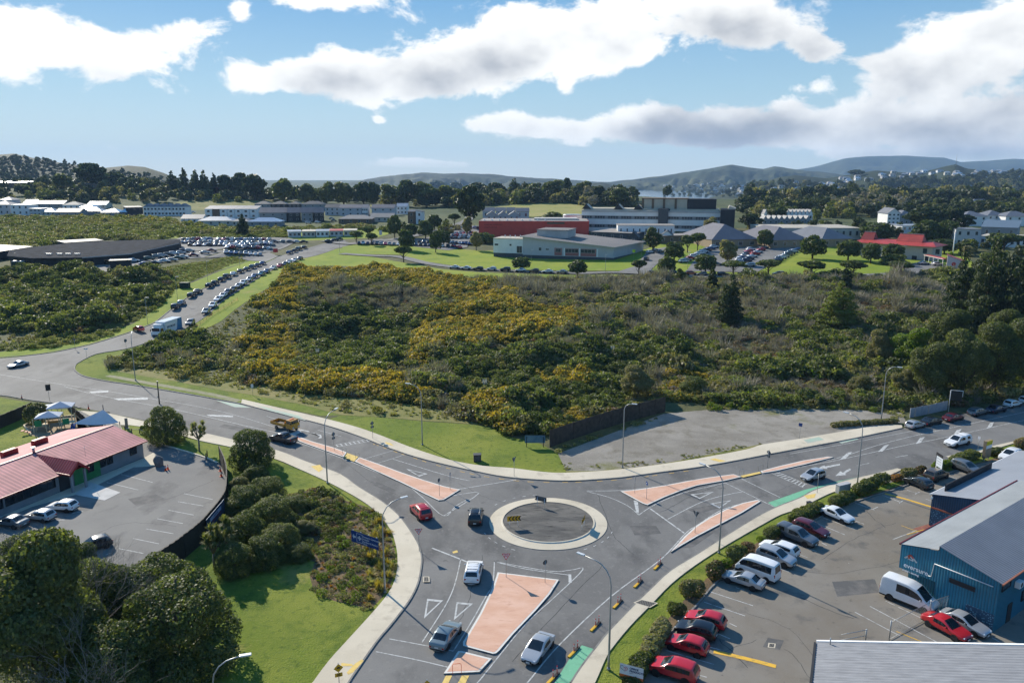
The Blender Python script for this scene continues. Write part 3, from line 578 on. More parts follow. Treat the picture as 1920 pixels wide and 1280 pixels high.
# ------------------------------------------------------------------ hills
def hill(name,sky_pts,D,depth,base,m,rough,seed,nu=190,nd=44,sc=1.):
 """a ridge whose crest is seen at SKY_PTS, standing D metres off: a real heightfield with spurs and gullies"""
 sk=pts(sky_pts);v,f=[],[]
 x0,x1=sk[0][0],sk[-1][0]
 for j in range(nd+1):
  for i in range(nu+1):
   px=x0+(x1-x0)*i/nu
   for k in range(len(sk)-1):
    if sk[k][0]<=px<=sk[k+1][0]:
     t=(px-sk[k][0])/max(1e-6,sk[k+1][0]-sk[k][0]);py=sk[k][1]*(1-t)+sk[k+1][1]*t;break
   td=j/nd;dep=D+depth*(td-.55)
   u,dy,dz=ray(px,py);crest=H+dz*D/dy
   prof=max(0,1-abs((td-.55)/.55)**1.35)if td<.55 else max(0,1-((td-.55)/.45)**2)
   x=u/dy*dep;n=mnoise.fractal(Vector((x/(900*sc)+seed,dep/(900*sc),seed*.7)),1.,2.1,5)
   g=abs(mnoise.noise(Vector((x/(420*sc)+seed*2,dep/(900*sc),1.3))));n+=.5*mnoise.fractal(Vector((x/(210*sc),dep/(260*sc),seed)),1.,2.,4)
   hgt=base+(crest-base)*prof*(1-(1-prof)*.75*g)-abs(n)*rough*(1-abs(2*prof-1))+n*rough*.05*prof
   v.append((x,dep,hgt))
 for j in range(nd):
  for i in range(nu):a=j*(nu+1)+i;f.append((a,a+1,a+nu+2,a+nu+1))
 me=bpy.data.meshes.new(name);me.from_pydata(v,[],f);me.materials.append(m);me.polygons.foreach_set('use_smooth',[True]*len(f))
 return struct(link(name,me))
hm_green=noise_mix_mat('hill_pasture_far',[((.042,.058,.026),0,0,0,None),((.085,.09,.04),.003,.42,.6,None),((.022,.034,.016),.004,.46,.56,None),((.016,.026,.013),.012,.50,.60,None)],bump=0)
hm_bush=noise_mix_mat('hill_bush_far',[((.022,.034,.018),0,0,0,None),((.04,.052,.022),.008,.42,.62,None),((.018,.028,.013),.03,.5,.7,None)],bump=0)
hm_dark=noise_mix_mat('hill_forest_far',[((.035,.05,.03),0,0,0,None),((.055,.065,.04),.001,.42,.62,None)],bump=0)
hill('hills',"-700,322 -350,305 -120,296 0,290 25,288 70,298 130,308 190,316 240,311 272,314 310,326 345,345 380,372",1650,900,-20,hm_bush,30,3.1)
hill('hills',"615,352 640,345 690,335 730,328 790,323 830,326 870,325 925,327 1000,333 1080,338 1140,343 1200,352",5200,2600,-35,hm_green,170,5.7,sc=.7)
hill('hills',"1040,348 1090,343 1140,342 1180,337 1250,328 1290,322 1340,313 1372,307 1400,312 1432,316 1452,311 1482,315 1540,322 1620,334 1700,345",5000,2600,-35,hm_green,190,9.3,sc=.7)
hill('hills',"1440,334 1480,320 1530,312 1582,297 1625,293 1700,292 1770,296 1800,304 1850,302 1900,298 1990,300 2200,296 2600,310",8600,3000,-35,hm_dark,160,14.2)
hill('hills',"1330,372 1400,350 1440,338 1462,331 1492,328 1522,331 1548,334 1600,326 1642,319 1700,323 1742,319 1775,311 1792,308 1812,316 1860,321 1920,318 2100,314 2400,320",2350,1500,-30,hm_bush,38,21.5)
hill('hills',"1000,355 1080,347 1130,342 1165,352 1185,366 1200,380",2700,900,-33,hm_bush,30,31.5,nu=40)
# ------------------------------------------------------------------ vehicles
PAINT={}
def paint(name,col,metal=.25):
 if name not in PAINT:PAINT[name]=mat('paint_'+name,col,rough=.28,metal=metal,var=.03,coat=.7,spec=.5)
 return PAINT[name]
for n_,c_ in dict(white=(.74,.74,.73),silver=(.42,.43,.44),grey=(.14,.15,.16),black=(.012,.012,.014),red=(.46,.012,.018),maroon=(.13,.012,.018),blue=(.02,.07,.20),navy=(.012,.022,.06),green=(.05,.10,.08),teal=(.05,.20,.26),orange=(.42,.10,.03),yellow=(.60,.27,.012),greyblue=(.17,.22,.24),charcoal=(.035,.038,.042),bronze=(.12,.09,.06)).items():
 paint(n_,c_,0. if n_ in('white','red','yellow')else.35)
tyre_m=mat('tyre_rubber',(.018,.018,.018),rough=.85,var=.2)
rim_m=mat('alloy_rim',(.36,.37,.38),rough=.35,metal=.8,var=.05)
head_m=mat('headlight_lens',(.62,.66,.70),rough=.1,var=.1,spec=.7)
tail_m=mat('tail_light_lens',(.36,.012,.012),rough=.2,var=.1,spec=.6)
plate_m=mat('number_plate',(.62,.62,.60),rough=.5,var=.05)
trim_m=mat('black_trim',(.016,.016,.017),rough=.6,var=.1)
CARS={'hatchback':dict(st=[(2.05,.56,.56,.62,'b'),(1.98,.66,.66,.74,'b'),(1.75,.78,.78,.82,'b'),(1.25,.90,.90,.86,'b'),(.92,.94,.95,.87,'w'),(.62,.95,1.12,.87,'w'),(.18,.96,1.36,.87,'w'),(.05,.96,1.40,.87,'g'),(-.38,.97,1.47,.87,'p'),(-.48,.97,1.47,.87,'g'),(-1.15,.99,1.45,.86,'p'),(-1.32,1.0,1.43,.85,'g'),(-1.62,1.01,1.36,.84,'r'),(-1.85,1.0,1.10,.82,'r'),(-1.93,.98,1.0,.80,'b'),(-2.05,.80,.80,.76,'b'),(-2.08,.50,.50,.70,'b')],wb=(1.28,-1.28),r=.31),'sedan':dict(st=[(2.32,.56,.56,.64,'b'),(2.25,.66,.66,.76,'b'),(1.95,.78,.78,.85,'b'),(1.35,.89,.89,.88,'b'),(.98,.93,.94,.89,'w'),(.65,.94,1.12,.89,'w'),(.22,.95,1.33,.89,'w'),(.05,.95,1.39,.89,'g'),(-.35,.95,1.43,.89,'p'),(-.45,.95,1.43,.89,'g'),(-1.02,.97,1.38,.88,'p'),(-1.10,.97,1.37,.88,'r'),(-1.45,.98,1.18,.87,'r'),(-1.72,.99,1.02,.86,'b'),(-2.05,.98,.99,.84,'b'),(-2.28,.95,.95,.80,'b'),(-2.34,.66,.66,.76,'b'),(-2.35,.50,.50,.7,'b')],wb=(1.40,-1.38),r=.32),'suv':dict(st=[(2.25,.64,.64,.70,'b'),(2.18,.80,.80,.82,'b'),(1.90,.94,.94,.88,'b'),(1.40,1.04,1.04,.91,'b'),(1.08,1.08,1.09,.92,'w'),(.75,1.09,1.28,.92,'w'),(.36,1.09,1.52,.92,'w'),(.2,1.10,1.57,.92,'g'),(-.32,1.10,1.66,.92,'p'),(-.43,1.10,1.66,.92,'g'),(-1.15,1.12,1.65,.91,'p'),(-1.28,1.12,1.64,.91,'g'),(-1.78,1.14,1.60,.89,'p'),(-1.92,1.14,1.57,.88,'r'),(-2.12,1.12,1.25,.87,'r'),(-2.17,1.10,1.14,.86,'b'),(-2.25,.9,.9,.82,'b'),(-2.28,.58,.58,.76,'b')],wb=(1.36,-1.34),r=.36),'wagon':dict(st=[(2.32,.56,.56,.64,'b'),(2.25,.68,.68,.76,'b'),(1.95,.80,.80,.85,'b'),(1.35,.91,.91,.88,'b'),(.98,.95,.96,.89,'w'),(.65,.96,1.14,.89,'w'),(.22,.97,1.37,.89,'w'),(.05,.97,1.43,.89,'g'),(-.35,.98,1.48,.89,'p'),(-.45,.98,1.48,.89,'g'),(-1.05,1.0,1.47,.88,'p'),(-1.18,1.0,1.46,.88,'g'),(-1.80,1.02,1.42,.86,'p'),(-1.92,1.02,1.40,.85,'r'),(-2.2,1.0,1.1,.83,'r'),(-2.24,.98,1.0,.82,'b'),(-2.34,.7,.7,.78,'b'),(-2.36,.5,.5,.7,'b')],wb=(1.38,-1.36),r=.32),'ute':dict(st=[(2.62,.66,.66,.72,'b'),(2.55,.84,.84,.84,'b'),(2.2,.98,.98,.90,'b'),(1.6,1.06,1.06,.92,'b'),(1.25,1.09,1.10,.92,'w'),(.95,1.10,1.28,.92,'w'),(.56,1.10,1.56,.92,'w'),(.4,1.10,1.62,.92,'g'),(-.05,1.10,1.70,.92,'p'),(-.15,1.10,1.70,.92,'g'),(-.72,1.11,1.68,.91,'p'),(-.86,1.11,1.64,.91,'r'),(-.98,1.11,1.13,.91,'b'),(-1.02,1.11,1.115,.91,'t'),(-2.48,1.11,1.115,.90,'b'),(-2.6,1.10,1.10,.88,'b'),(-2.63,.6,.6,.84,'b')],wb=(1.62,-1.5),r=.37),'canopy_ute':dict(st=[(2.62,.66,.66,.72,'b'),(2.55,.84,.84,.84,'b'),(2.2,.98,.98,.90,'b'),(1.6,1.06,1.06,.92,'b'),(1.25,1.09,1.10,.92,'w'),(.95,1.10,1.28,.92,'w'),(.56,1.10,1.56,.92,'w'),(.4,1.10,1.62,.92,'g'),(-.05,1.10,1.70,.92,'p'),(-.15,1.10,1.70,.92,'g'),(-.72,1.11,1.68,.91,'p'),(-.88,1.11,1.62,.90,'b'),(-.98,1.11,1.62,.90,'p'),(-1.1,1.11,1.74,.91,'g'),(-2.2,1.11,1.74,.90,'p'),(-2.36,1.11,1.72,.90,'r'),(-2.52,1.11,1.15,.89,'b'),(-2.6,1.10,1.10,.88,'b'),(-2.63,.6,.6,.84,'b')],wb=(1.62,-1.5),r=.37),'van':dict(st=[(2.75,.62,.62,.80,'b'),(2.70,.92,.92,.90,'b'),(2.45,1.08,1.08,.96,'b'),(1.95,1.22,1.24,.99,'w'),(1.55,1.24,1.62,.99,'w'),(1.18,1.26,1.98,.99,'w'),(.98,1.26,2.20,.99,'g'),(.12,1.28,2.44,.99,'p'),(-.02,1.28,2.48,.99,'h'),(-1.0,1.28,2.50,.99,'p'),(-2.6,1.28,2.48,.98,'p'),(-2.72,1.28,2.40,.97,'r'),(-2.78,1.26,1.32,.97,'b'),(-2.82,.55,.55,.95,'b')],wb=(1.85,-1.65),r=.36,inset=.11),'minibus':dict(st=[(2.42,.60,.60,.78,'b'),(2.38,.90,.90,.86,'b'),(2.15,1.10,1.12,.89,'w'),(1.85,1.13,1.55,.90,'w'),(1.58,1.14,1.92,.90,'w'),(1.42,1.14,2.06,.90,'g'),(.62,1.14,2.20,.90,'p'),(.48,1.14,2.22,.90,'g'),(-.95,1.14,2.25,.90,'p'),(-1.05,1.14,2.25,.90,'g'),(-2.1,1.14,2.22,.89,'p'),(-2.28,1.14,2.15,.88,'r'),(-2.38,1.12,1.2,.88,'b'),(-2.45,.55,.55,.86,'b')],wb=(1.55,-1.45),r=.34,inset=.13),}
CARS['coupe']=dict(CARS['sedan']);CARS['coupe']['st']=[(x,zb-.02,zr-.05 if zr>zb+.02 else zr-.02,w+.01,k)for x,zb,zr,w,k in CARS['sedan']['st']]
def ring(x,zb,zr,w,inset):
 d=max(0,zr-zb);cab=min(1,d/.25)
 wr=(w*.985-.02)*(1-cab)+(w-.05-inset*d)*cab if d>.012 else w*.955
 zt=zr-.055*cab
 c=.035+.02*cab
 top=.012 if cab<.05 else 0
 lo=min(.5,zb-.1)
 side=(wr+(w*.99-wr)*.05,zt+(zb-zt)*.05)if cab>.05 else(w*.968,zb-.004)
 bel=(wr+(w*.99-wr)*1.0,zt+(zb-.02-zt)*1.0)if cab>.05 else(w*.978,zb-.01)
 return[(0,zr+c),(wr*.93,zr+c*.35),(wr,zt+top),side,bel,(w*.995,zb-.05),(w,max(lo+.04,zb-.2)),(w*.992,lo),(w*.95,.25),(0,.22)]
def car_parts(kind):
 """meshes of one kind of car: the whole shell is rounded by one subdivision, then cut into body and glass pieces"""
 spec=CARS[kind];st=spec['st'];inset=spec.get('inset',.28)*.72;pm=paint('white',None)
 st=[(x,zb-(.07 if zr>zb+.2 else 0),zr+(.04 if zr>zb+.2 else 0),w+(.07 if i in(0,len(st)-1)else.03),k)for i,(x,zb,zr,w,k)in enumerate(st)]
 rings=[[(x,y,z)for y,z in ring(x,zb,zr,w,inset)]for x,zb,zr,w,k in st];nr=len(rings[0])
 bm=bmesh.new();cache={};run={1:None,-1:None};nside=0
 def bv(p):
  k=tuple(round(c,4)for c in p)
  if k not in cache:cache[k]=bm.verts.new(p)
  return cache[k]
 def bface(q,mi):
  vs=[]
  for p in q:
   v=bv(p)
   if v not in vs:vs.append(v)
  if len(vs)>2:
   try:bm.faces.new(vs).material_index=mi
   except ValueError:pass
 for i in range(len(st)-1):
  a,b,k=rings[i],rings[i+1],st[i][4]
  for sgn in(1,-1):
   A=[(p[0],p[1]*sgn,p[2])for p in a];B=[(p[0],p[1]*sgn,p[2])for p in b]
   for j in range(nr-1):
    q=[A[j],B[j],B[j+1],A[j+1]]
    if sgn>0:q=q[::-1]
    mi=1 if j>=7 else 0
    if k in 'wr' and j==0:mi=2 if k=='w' else 3
    elif k=='t' and j<2:mi=4
    elif j==3 and k=='p' and 0<i and st[i-1][4]in 'gh' and st[i+1][4]in 'gh':mi=1
    elif j==3 and(k in 'gh' or k=='w' and min(st[i][2]-st[i][1],st[i+1][2]-st[i+1][1])>.12):
     if run[sgn]is None:run[sgn]=5+nside;nside+=1
     mi=run[sgn]
    bface(q,mi)
   if k not in 'ghw':run[sgn]=None
 for R_,rev in((rings[0],False),(rings[-1],True)):
  for j in range(nr-1):
   p,q=R_[j],R_[j+1];f=[p,q,(q[0],-q[1],q[2]),(p[0],-p[1],p[2])];bface(f[::-1]if not rev else f,0)
 me=bpy.data.meshes.new('shell');bm.to_mesh(me);bm.free()
 for _ in range(5+nside):me.materials.append(None)
 o=bpy.data.objects.new('shell',me);COL.objects.link(o);md=o.modifiers.new('s','SUBSURF');md.levels=md.render_levels=1;md.boundary_smooth='PRESERVE_CORNERS'
 ev=bpy.data.meshes.new_from_object(o.evaluated_get(bpy.context.evaluated_depsgraph_get()));bpy.data.objects.remove(o)
 def piece(nm,ids,mats_,extra=None):
  b2=bmesh.new();b2.from_mesh(ev);bmesh.ops.delete(b2,geom=[f for f in b2.faces if f.material_index not in ids],context='FACES')
  for f in b2.faces:f.material_index=ids.index(f.material_index);f.smooth=True
  bmesh.ops.recalc_face_normals(b2,faces=b2.faces)if nm=='body' else None
  m2=bpy.data.meshes.new(nm);b2.to_mesh(m2);b2.free()
  for m in mats_:m2.materials.append(m)
  return m2
 shell=piece('body',[0,1],[pm,trim_m]);body=MB();body.slot(pm);body.slot(trim_m);body.bm.from_mesh(shell);bpy.data.meshes.remove(shell)
 for wx in spec['wb']:
  wloc=min(st,key=lambda s_:abs(s_[0]-wx))[3]
  for sgn in(1,-1):body.disc((wx,sgn*(wloc-.06),spec['r']+.02),(0,sgn,0),spec['r']+.075,trim_m,18,.062)
 xf,xr=st[0][0],st[-1][0]
 body.box((xf-.05,0,.40),(.12,st[0][3]*1.6,.15),trim_m,bevel=.03);body.box((xr+.05,0,.38),(.12,st[-1][3]*1.6,.15),trim_m,bevel=.03)
 body.box((xf-.05,0,st[0][1]),(.12,st[0][3]*1.0,.13),trim_m,bevel=.02)
 out=dict(body=body.mesh(kind+'_body',True,R(40)),ws=piece('windscreen',[2],[glass_m]),rw=piece('rear_window',[3],[glass_m]),sides=[piece('side_window',[5+k],[glass_m])for k in range(nside)])
 if any(s_[4]=='t' for s_ in st):out['cover']=piece('tray_cover',[4],[trim_m])
 return out
def wheel_meshes(r):
 t=MB();pr=[(-.11,r*.62),(-.11,r*.93),(-.075,r),(.075,r),(.11,r*.93),(.11,r*.62)];seg=22;rg=[]
 for y,q in pr:rg.append([t.bm.verts.new((q*math.cos(a),y,q*math.sin(a)))for a in[2*math.pi*i/seg for i in range(seg)]])
 t.slot(tyre_m)
 for i in range(len(pr)-1):
  for j in range(seg):t.bm.faces.new((rg[i][j],rg[i+1][j],rg[i+1][(j+1)%seg],rg[i][(j+1)%seg]))
 m=MB();k=5
 for sgn in(1,-1):
  m.disc((0,sgn*.07,0),(0,sgn,0),r*.64,trim_m,20)
  m.disc((0,sgn*.078,0),(0,sgn,0),r*.16,rim_m,10)
  for q in range(k):
   a=2*math.pi*q/k;c,s_=math.cos(a),math.sin(a)
   P_=lambda rad,off:(rad*c-off*s_,sgn*.085,rad*s_+off*c)
   m.face([P_(r*.08,-.035),P_(r*.62,-.05),P_(r*.62,.05),P_(r*.08,.035)],rim_m)
  rr=[2*math.pi*i/20 for i in range(21)]
  m.quadstrip([(r*.66*math.cos(a),sgn*.088,r*.66*math.sin(a))for a in rr],[(r*.57*math.cos(a),sgn*.088,r*.57*math.sin(a))for a in rr],rim_m)
 return t.mesh('tyre',True,R(50)),m.mesh('rim')
WHEEL={}
CARM={}
def lights(kind):
 st=CARS[kind]['st'];big=kind in('suv','ute','canopy_ute','van','minibus')
 a=MB();s1=st[1];zh=s1[1]-(.10 if big else.03)
 a.box((0,0,0),(.30,.30,.13 if not big else.17),head_m,bevel=.045)
 b=MB();b.box((0,0,0),(.16,.26,.16)if kind not in('van','minibus','ute','canopy_ute')else(.1,.14,.4),tail_m,bevel=.03)
 mr=MB();mr.box((0,0,0),(.10,.20,.14),paint('white',None),bevel=.035)
 pl=MB();pl.box((0,0,0),(.03,.38,.13),plate_m)
 return a.mesh('headlight',True,R(40)),b.mesh('tail_light',True,R(40)),mr.mesh('mirror',True,R(40)),pl.mesh('number_plate')
def recolour(o,m):
 """paint lives on the object so that copies of one mesh can differ"""
 if o.data.materials:
  o.material_slots[0].link='OBJECT';o.material_slots[0].material=m
def car(kind,label,loc,rz,colour,group=None,name=None,cat=None,roof_rack=False,spoiler=False):
 if kind not in CARM:
  CARM[kind]=car_parts(kind);CARM[kind]['li']=lights(kind);r_=CARS[kind]['r']
  if r_ not in WHEEL:WHEEL[r_]=wheel_meshes(r_)
 M_=CARM[kind];spec=CARS[kind];st=spec['st'];pm=paint(colour,None)
 nm=name or{'hatchback':'hatchback_car','sedan':'sedan_car','suv':'suv_car','wagon':'wagon_car','ute':'pickup_truck','canopy_ute':'pickup_truck','van':'panel_van','minibus':'minibus','coupe':'coupe_car'}[kind]
 t=thing(nm,label,cat or{'ute':'pickup truck','canopy_ute':'pickup truck','van':'van','minibus':'minibus'}.get(kind,'car'),loc,rz,group)
 recolour(link('body',M_['body'],t),pm);link('windscreen',M_['ws'],t);link('rear_window',M_['rw'],t)
 for s_ in M_['sides']:link('side_window',s_,t)
 if 'cover' in M_:link('tray_cover',M_['cover'],t)
 ty,ri=WHEEL[spec['r']]
 for wx in spec['wb']:
  wl=min(st,key=lambda s_:abs(s_[0]-wx))[3]
  for sgn in(1,-1):
   w=link('wheel',ty,t,(wx,sgn*(wl-.085),spec['r']));link('rim',ri,w)
 hl,tl,mr,pl=M_['li'];s1=st[1];big=kind in('suv','ute','canopy_ute','van','minibus')
 rear=st[-2]
 cow=[s_ for s_ in st if s_[4]=='w'][-1]
 tall=kind in('van','minibus','ute','canopy_ute')
 for sgn in(1,-1):
  o=link('headlight',hl,t,(s1[0]-.16,sgn*(s1[3]-.17),s1[1]-(.09 if big else.02)),-sgn*.42)
  link('tail_light',tl,t,(rear[0]+(.02 if tall else.06),sgn*(rear[3]-(.06 if tall else.12)),rear[1]-(.12 if tall else.06)+(.0 if kind!='minibus' else.1)),sgn*.25 if not tall else 0)
  recolour(link('mirror',mr,t,(cow[0]+.22,sgn*(cow[3]+.09),cow[1]+.06)),pm)
 link('number_plate',pl,t,(st[0][0]+.02,0,.44));link('number_plate',pl,t,(st[-1][0]-.012,0,.60 if not tall else.5))
 zr=max(s_[2]for s_ in st)
 if roof_rack:
  rk=MB();x1=[s_[0]for s_ in st if s_[2]>zr-.12];xa,xb=x1[0]-.05,x1[-1]+.05;wr=st[0][3]*.82
  for sgn in(1,-1):rk.tube([(xa,sgn*wr,zr-.02),(xa-.1,sgn*wr,zr+.05),(xb+.1,sgn*wr,zr+.03),(xb,sgn*wr,zr-.06)],.022,galv,6)
  for q in(.2,.5,.8):rk.tube([(xa+(xb-xa)*q,-wr,zr+.06),(xa+(xb-xa)*q,wr,zr+.06)],.022,black_m,6)
  rk.build('roof_rack',t)
 if spoiler:
  sp=MB();s_=rear;sp.box((s_[0]+.10,0,s_[1]+.24),(.26,s_[3]*1.9,.04),pm,bevel=.015)
  for sgn in(1,-1):sp.box((s_[0]+.12,sgn*s_[3]*.8,s_[1]+.12),(.14,.04,.24),pm)
  sp.build('spoiler',t)
 return t
FARM={}
def far_mesh(kind):
 if kind in FARM:return FARM[kind]
 if kind not in CARM:
  CARM[kind]=car_parts(kind);CARM[kind]['li']=lights(kind);r_=CARS[kind]['r']
  if r_ not in WHEEL:WHEEL[r_]=wheel_meshes(r_)
 M_=CARM[kind];bm=bmesh.new();mats_=list(M_['body'].materials)
 def add(me,mtx=None):
  n0=len(bm.faces);tmp=me.copy()
  if mtx is not None:tmp.transform(mtx)
  base=[]
  for m in me.materials:
   if m not in mats_:mats_.append(m)
   base.append(mats_.index(m))
  bm.from_mesh(tmp);bm.faces.ensure_lookup_table()
  for f in bm.faces[n0:]:f.material_index=base[f.material_index]if base else 0
  bpy.data.meshes.remove(tmp)
 add(M_['body']);add(M_['ws']);add(M_['rw'])
 for s_ in M_['sides']:add(s_)
 if 'cover' in M_:add(M_['cover'])
 spec=CARS[kind]
 for wx in spec['wb']:
  wl=min(spec['st'],key=lambda s_:abs(s_[0]-wx))[3]
  for sgn in(1,-1):add(WHEEL[spec['r']][0],Matrix.Translation((wx,sgn*(wl-.085),spec['r'])))
 hl,tl,mr,pl=M_['li'];s1,rear=spec['st'][1],spec['st'][-2]
 for sgn in(1,-1):
  add(hl,Matrix.Translation((s1[0]-.16,sgn*(s1[3]-.17),s1[1]-.05)));add(tl,Matrix.Translation((rear[0]+.05,sgn*(rear[3]-.1),rear[1]-.08)))
 me=bpy.data.meshes.new(kind+'_small');bm.to_mesh(me);bm.free()
 for m in mats_:me.materials.append(m)
 me.set_sharp_from_angle(angle=R(38));FARM[kind]=me;return me
NCAR={}
def far_car(kind,label,px,py,rz,colour,group,up=.0):
 g=G(px,py,.2)if py<660 else G(px,py)
 nm={'ute':'pickup_truck','van':'panel_van'}.get(kind,kind+'_car' if kind!='minibus' else 'minibus')
 o=link(nm,far_mesh(kind),None,(g.x,g.y,terr(g.x,g.y)+(.2 if g.y>165 else.01)),rz);recolour(o,paint(colour,None))
 return tag(o,label,{'ute':'pickup truck','van':'van','minibus':'minibus'}.get(kind,'car'),group)
def heading(a,b):
 A,B=G(*a),G(*b);return math.atan2(B.y-A.y,B.x-A.x)
def at_road(c,a,b):g=G(*c);return(g.x,g.y,.012),heading(a,b)
def ncar(kind,label,c,a,b,colour,**k):loc,rz=at_road(c,a,b);return car(kind,label,loc,rz,colour,**k)
ncar('suv','white SUV with roof rails driving up to the roundabout give way line',(888,1080),(885,1096),(893,1060),'white',roof_rack=True)
ncar('suv','bright red SUV with roof rack leaving the roundabout to the left',(789,966),(800,977),(775,950),'red',roof_rack=True)
ncar('suv','black SUV circulating beside the round concrete island',(892,975),(891,990),(895,960),'black',roof_rack=True)
ncar('sedan','grey green sedan waiting beside the big salmon island',(837,1199),(823,1217),(853,1176),'greyblue')
ncar('coupe','silver coupe driving towards the camera away from the roundabout',(1009,1224),(1025,1203),(994,1243),'silver')
ncar('hatchback','silver hatchback beside the green cycle lane on the right hand road',(1524,898),(1542,892),(1507,902),'silver')
ncar('canopy_ute','white pickup truck with canopy driving along the chevron median',(1795,834),(1815,829),(1775,839),'white')
ncar('ute','dark grey pickup truck half hidden behind the round roadside tree',(531,828),(552,832),(512,823),'charcoal')
ncar('sedan','pale silver sedan crossing the side road mouth at the far left',(34,687),(46,684),(22,690),'silver')
G_LOT='cars parked along the hedge of the blue building car park'
lot=[('hatchback','red hatchback just above the black hatchback, uppermost of the red cars by the hedge',(1322,1171),(1360,1180),(1284,1159),'red'),('hatchback','black hatchback parked between two red cars by the hedge',(1304,1190),(1342,1199),(1268,1179),'black'),('hatchback','red hatchback in the bay just above the yellow kerb bar',(1287,1218),(1326,1229),(1250,1205),'red'),('suv','red crossover nearest the white office sign at the bottom edge',(1262,1266),(1306,1279),(1220,1252),'red'),('sedan','silver sedan with boot spoiler parked beside the white minibus',(1393,1095),(1432,1107),(1355,1082),'silver'),('minibus','white high roofed minibus parked beside the silver spoiler sedan',(1420,1079),(1458,1092),(1383,1064),'white'),('suv','silver SUV parked nose out next to the white minibus',(1455,1053),(1422,1041),(1489,1065),'silver'),('wagon','white wagon parked tail out behind the silver SUV',(1460,1036),(1494,1047),(1428,1024),'white'),('canopy_ute','grey double cab pickup with canopy beside the dark red wagon',(1493,1013),(1456,999),(1531,1028),'grey'),('wagon','dark red wagon squeezed beside the grey pickup',(1520,999),(1490,988),(1549,1010),'maroon'),('sedan','white sedan alone in the bays beside the clipped hedge',(1568,972),(1540,960),(1598,984),'white'),('hatchback','black small hatchback with pale roof near the two post sign board',(1721,911),(1738,918),(1706,905),'charcoal'),('suv','bronze grey SUV under the black topped sign board',(1755,897),(1738,904),(1773,890),'bronze'),('suv','dark grey SUV by the long trimmed hedge and pale sign pillar',(1811,884),(1794,877),(1830,891),'grey'),('suv','white SUV at the right edge of the upper car park',(1893,861),(1908,854),(1876,867),'white')]
for k_,l_,c_,a_,b_,col_ in lot:ncar(k_,l_,c_,a_,b_,col_,group=G_LOT,spoiler='spoiler' in l_ and 'beside' not in l_.split('spoiler')[0])
ncar('van','long white high roofed van parked against the blue wall',(1704,1131),(1664,1116),(1750,1150),'white')
ncar('sedan','bright red sports sedan with rear wing beside the blue building',(1774,1184),(1742,1167),(1806,1202),'red',spoiler=True)
ncar('sedan','silver sports sedan with rear wing against the blue wall corner',(1808,1177),(1772,1160),(1842,1194),'silver',spoiler=True)
ncar('hatchback','white hatchback under the red roof eave at the childcare centre',(117,956),(138,957),(90,954),'white')
ncar('hatchback','silver hatchback next to the white one by the red roofed building',(75,974),(98,976),(48,970),'silver')
ncar('sedan','grey sedan at the left edge beneath the shrubs beside the red roof',(22,985),(44,988),(-4,980),'grey')
ncar('hatchback','dark green hatchback tucked behind the shrubs at the end of the lot',(176,1029),(192,1024),(156,1034),'charcoal')
G_KERB='cars parked along the far kerb of the right hand road'
for k_,l_,c_,col_ in[('hatchback','silver hatchback parked at the end of the pale footpath',(1716,802),'silver'),('sedan','black sedan parked behind the silver hatchback by the grey fence',(1746,795),'black'),('sedan','dark red sedan parked under the dark trees past the grey fence',(1787,788),'maroon'),('wagon','grey wagon in the tree shade beyond the dark red sedan',(1833,777),'grey'),('sedan','black car in deep shade between the grey wagon and the white hatchback',(1868,772),'navy'),('hatchback','white hatchback in tree shade at the far right kerb',(1898,762),'white'),('hatchback','white car cut off by the right picture edge',(1926,755),'white')]:
 ncar(k_,l_,c_,(c_[0]-16,c_[1]+4),(c_[0]+16,c_[1]-4),col_,group=G_KERB)
def text_mesh(s,size,m,name='lettering',ext=.004,bold=0.,align='CENTER'):
 cu=bpy.data.curves.new(name,'FONT');cu.body=s;cu.size=size;cu.extrude=ext;cu.align_x=align;cu.align_y='CENTER';cu.offset=bold
 o=bpy.data.objects.new(name,cu);COL.objects.link(o);dg=bpy.context.evaluated_depsgraph_get();me=bpy.data.meshes.new_from_object(o.evaluated_get(dg));bpy.data.objects.remove(o);bpy.data.curves.remove(cu)
 me.name=name;me.materials.clear();me.materials.append(m);return me
def stand_text(me,p,origin,xdir,up=(0,0,1)):
 """stand flat lettering up: text x runs along XDIR"""
 x=Vector(xdir).normalized();u=Vector(up).normalized();n=x.cross(u)
 me.transform(Matrix(((x.x,u.x,n.x,origin[0]),(x.y,u.y,n.y,origin[1]),(x.z,u.z,n.z,origin[2]),(0,0,0,1))))
 return link('lettering',me,p)
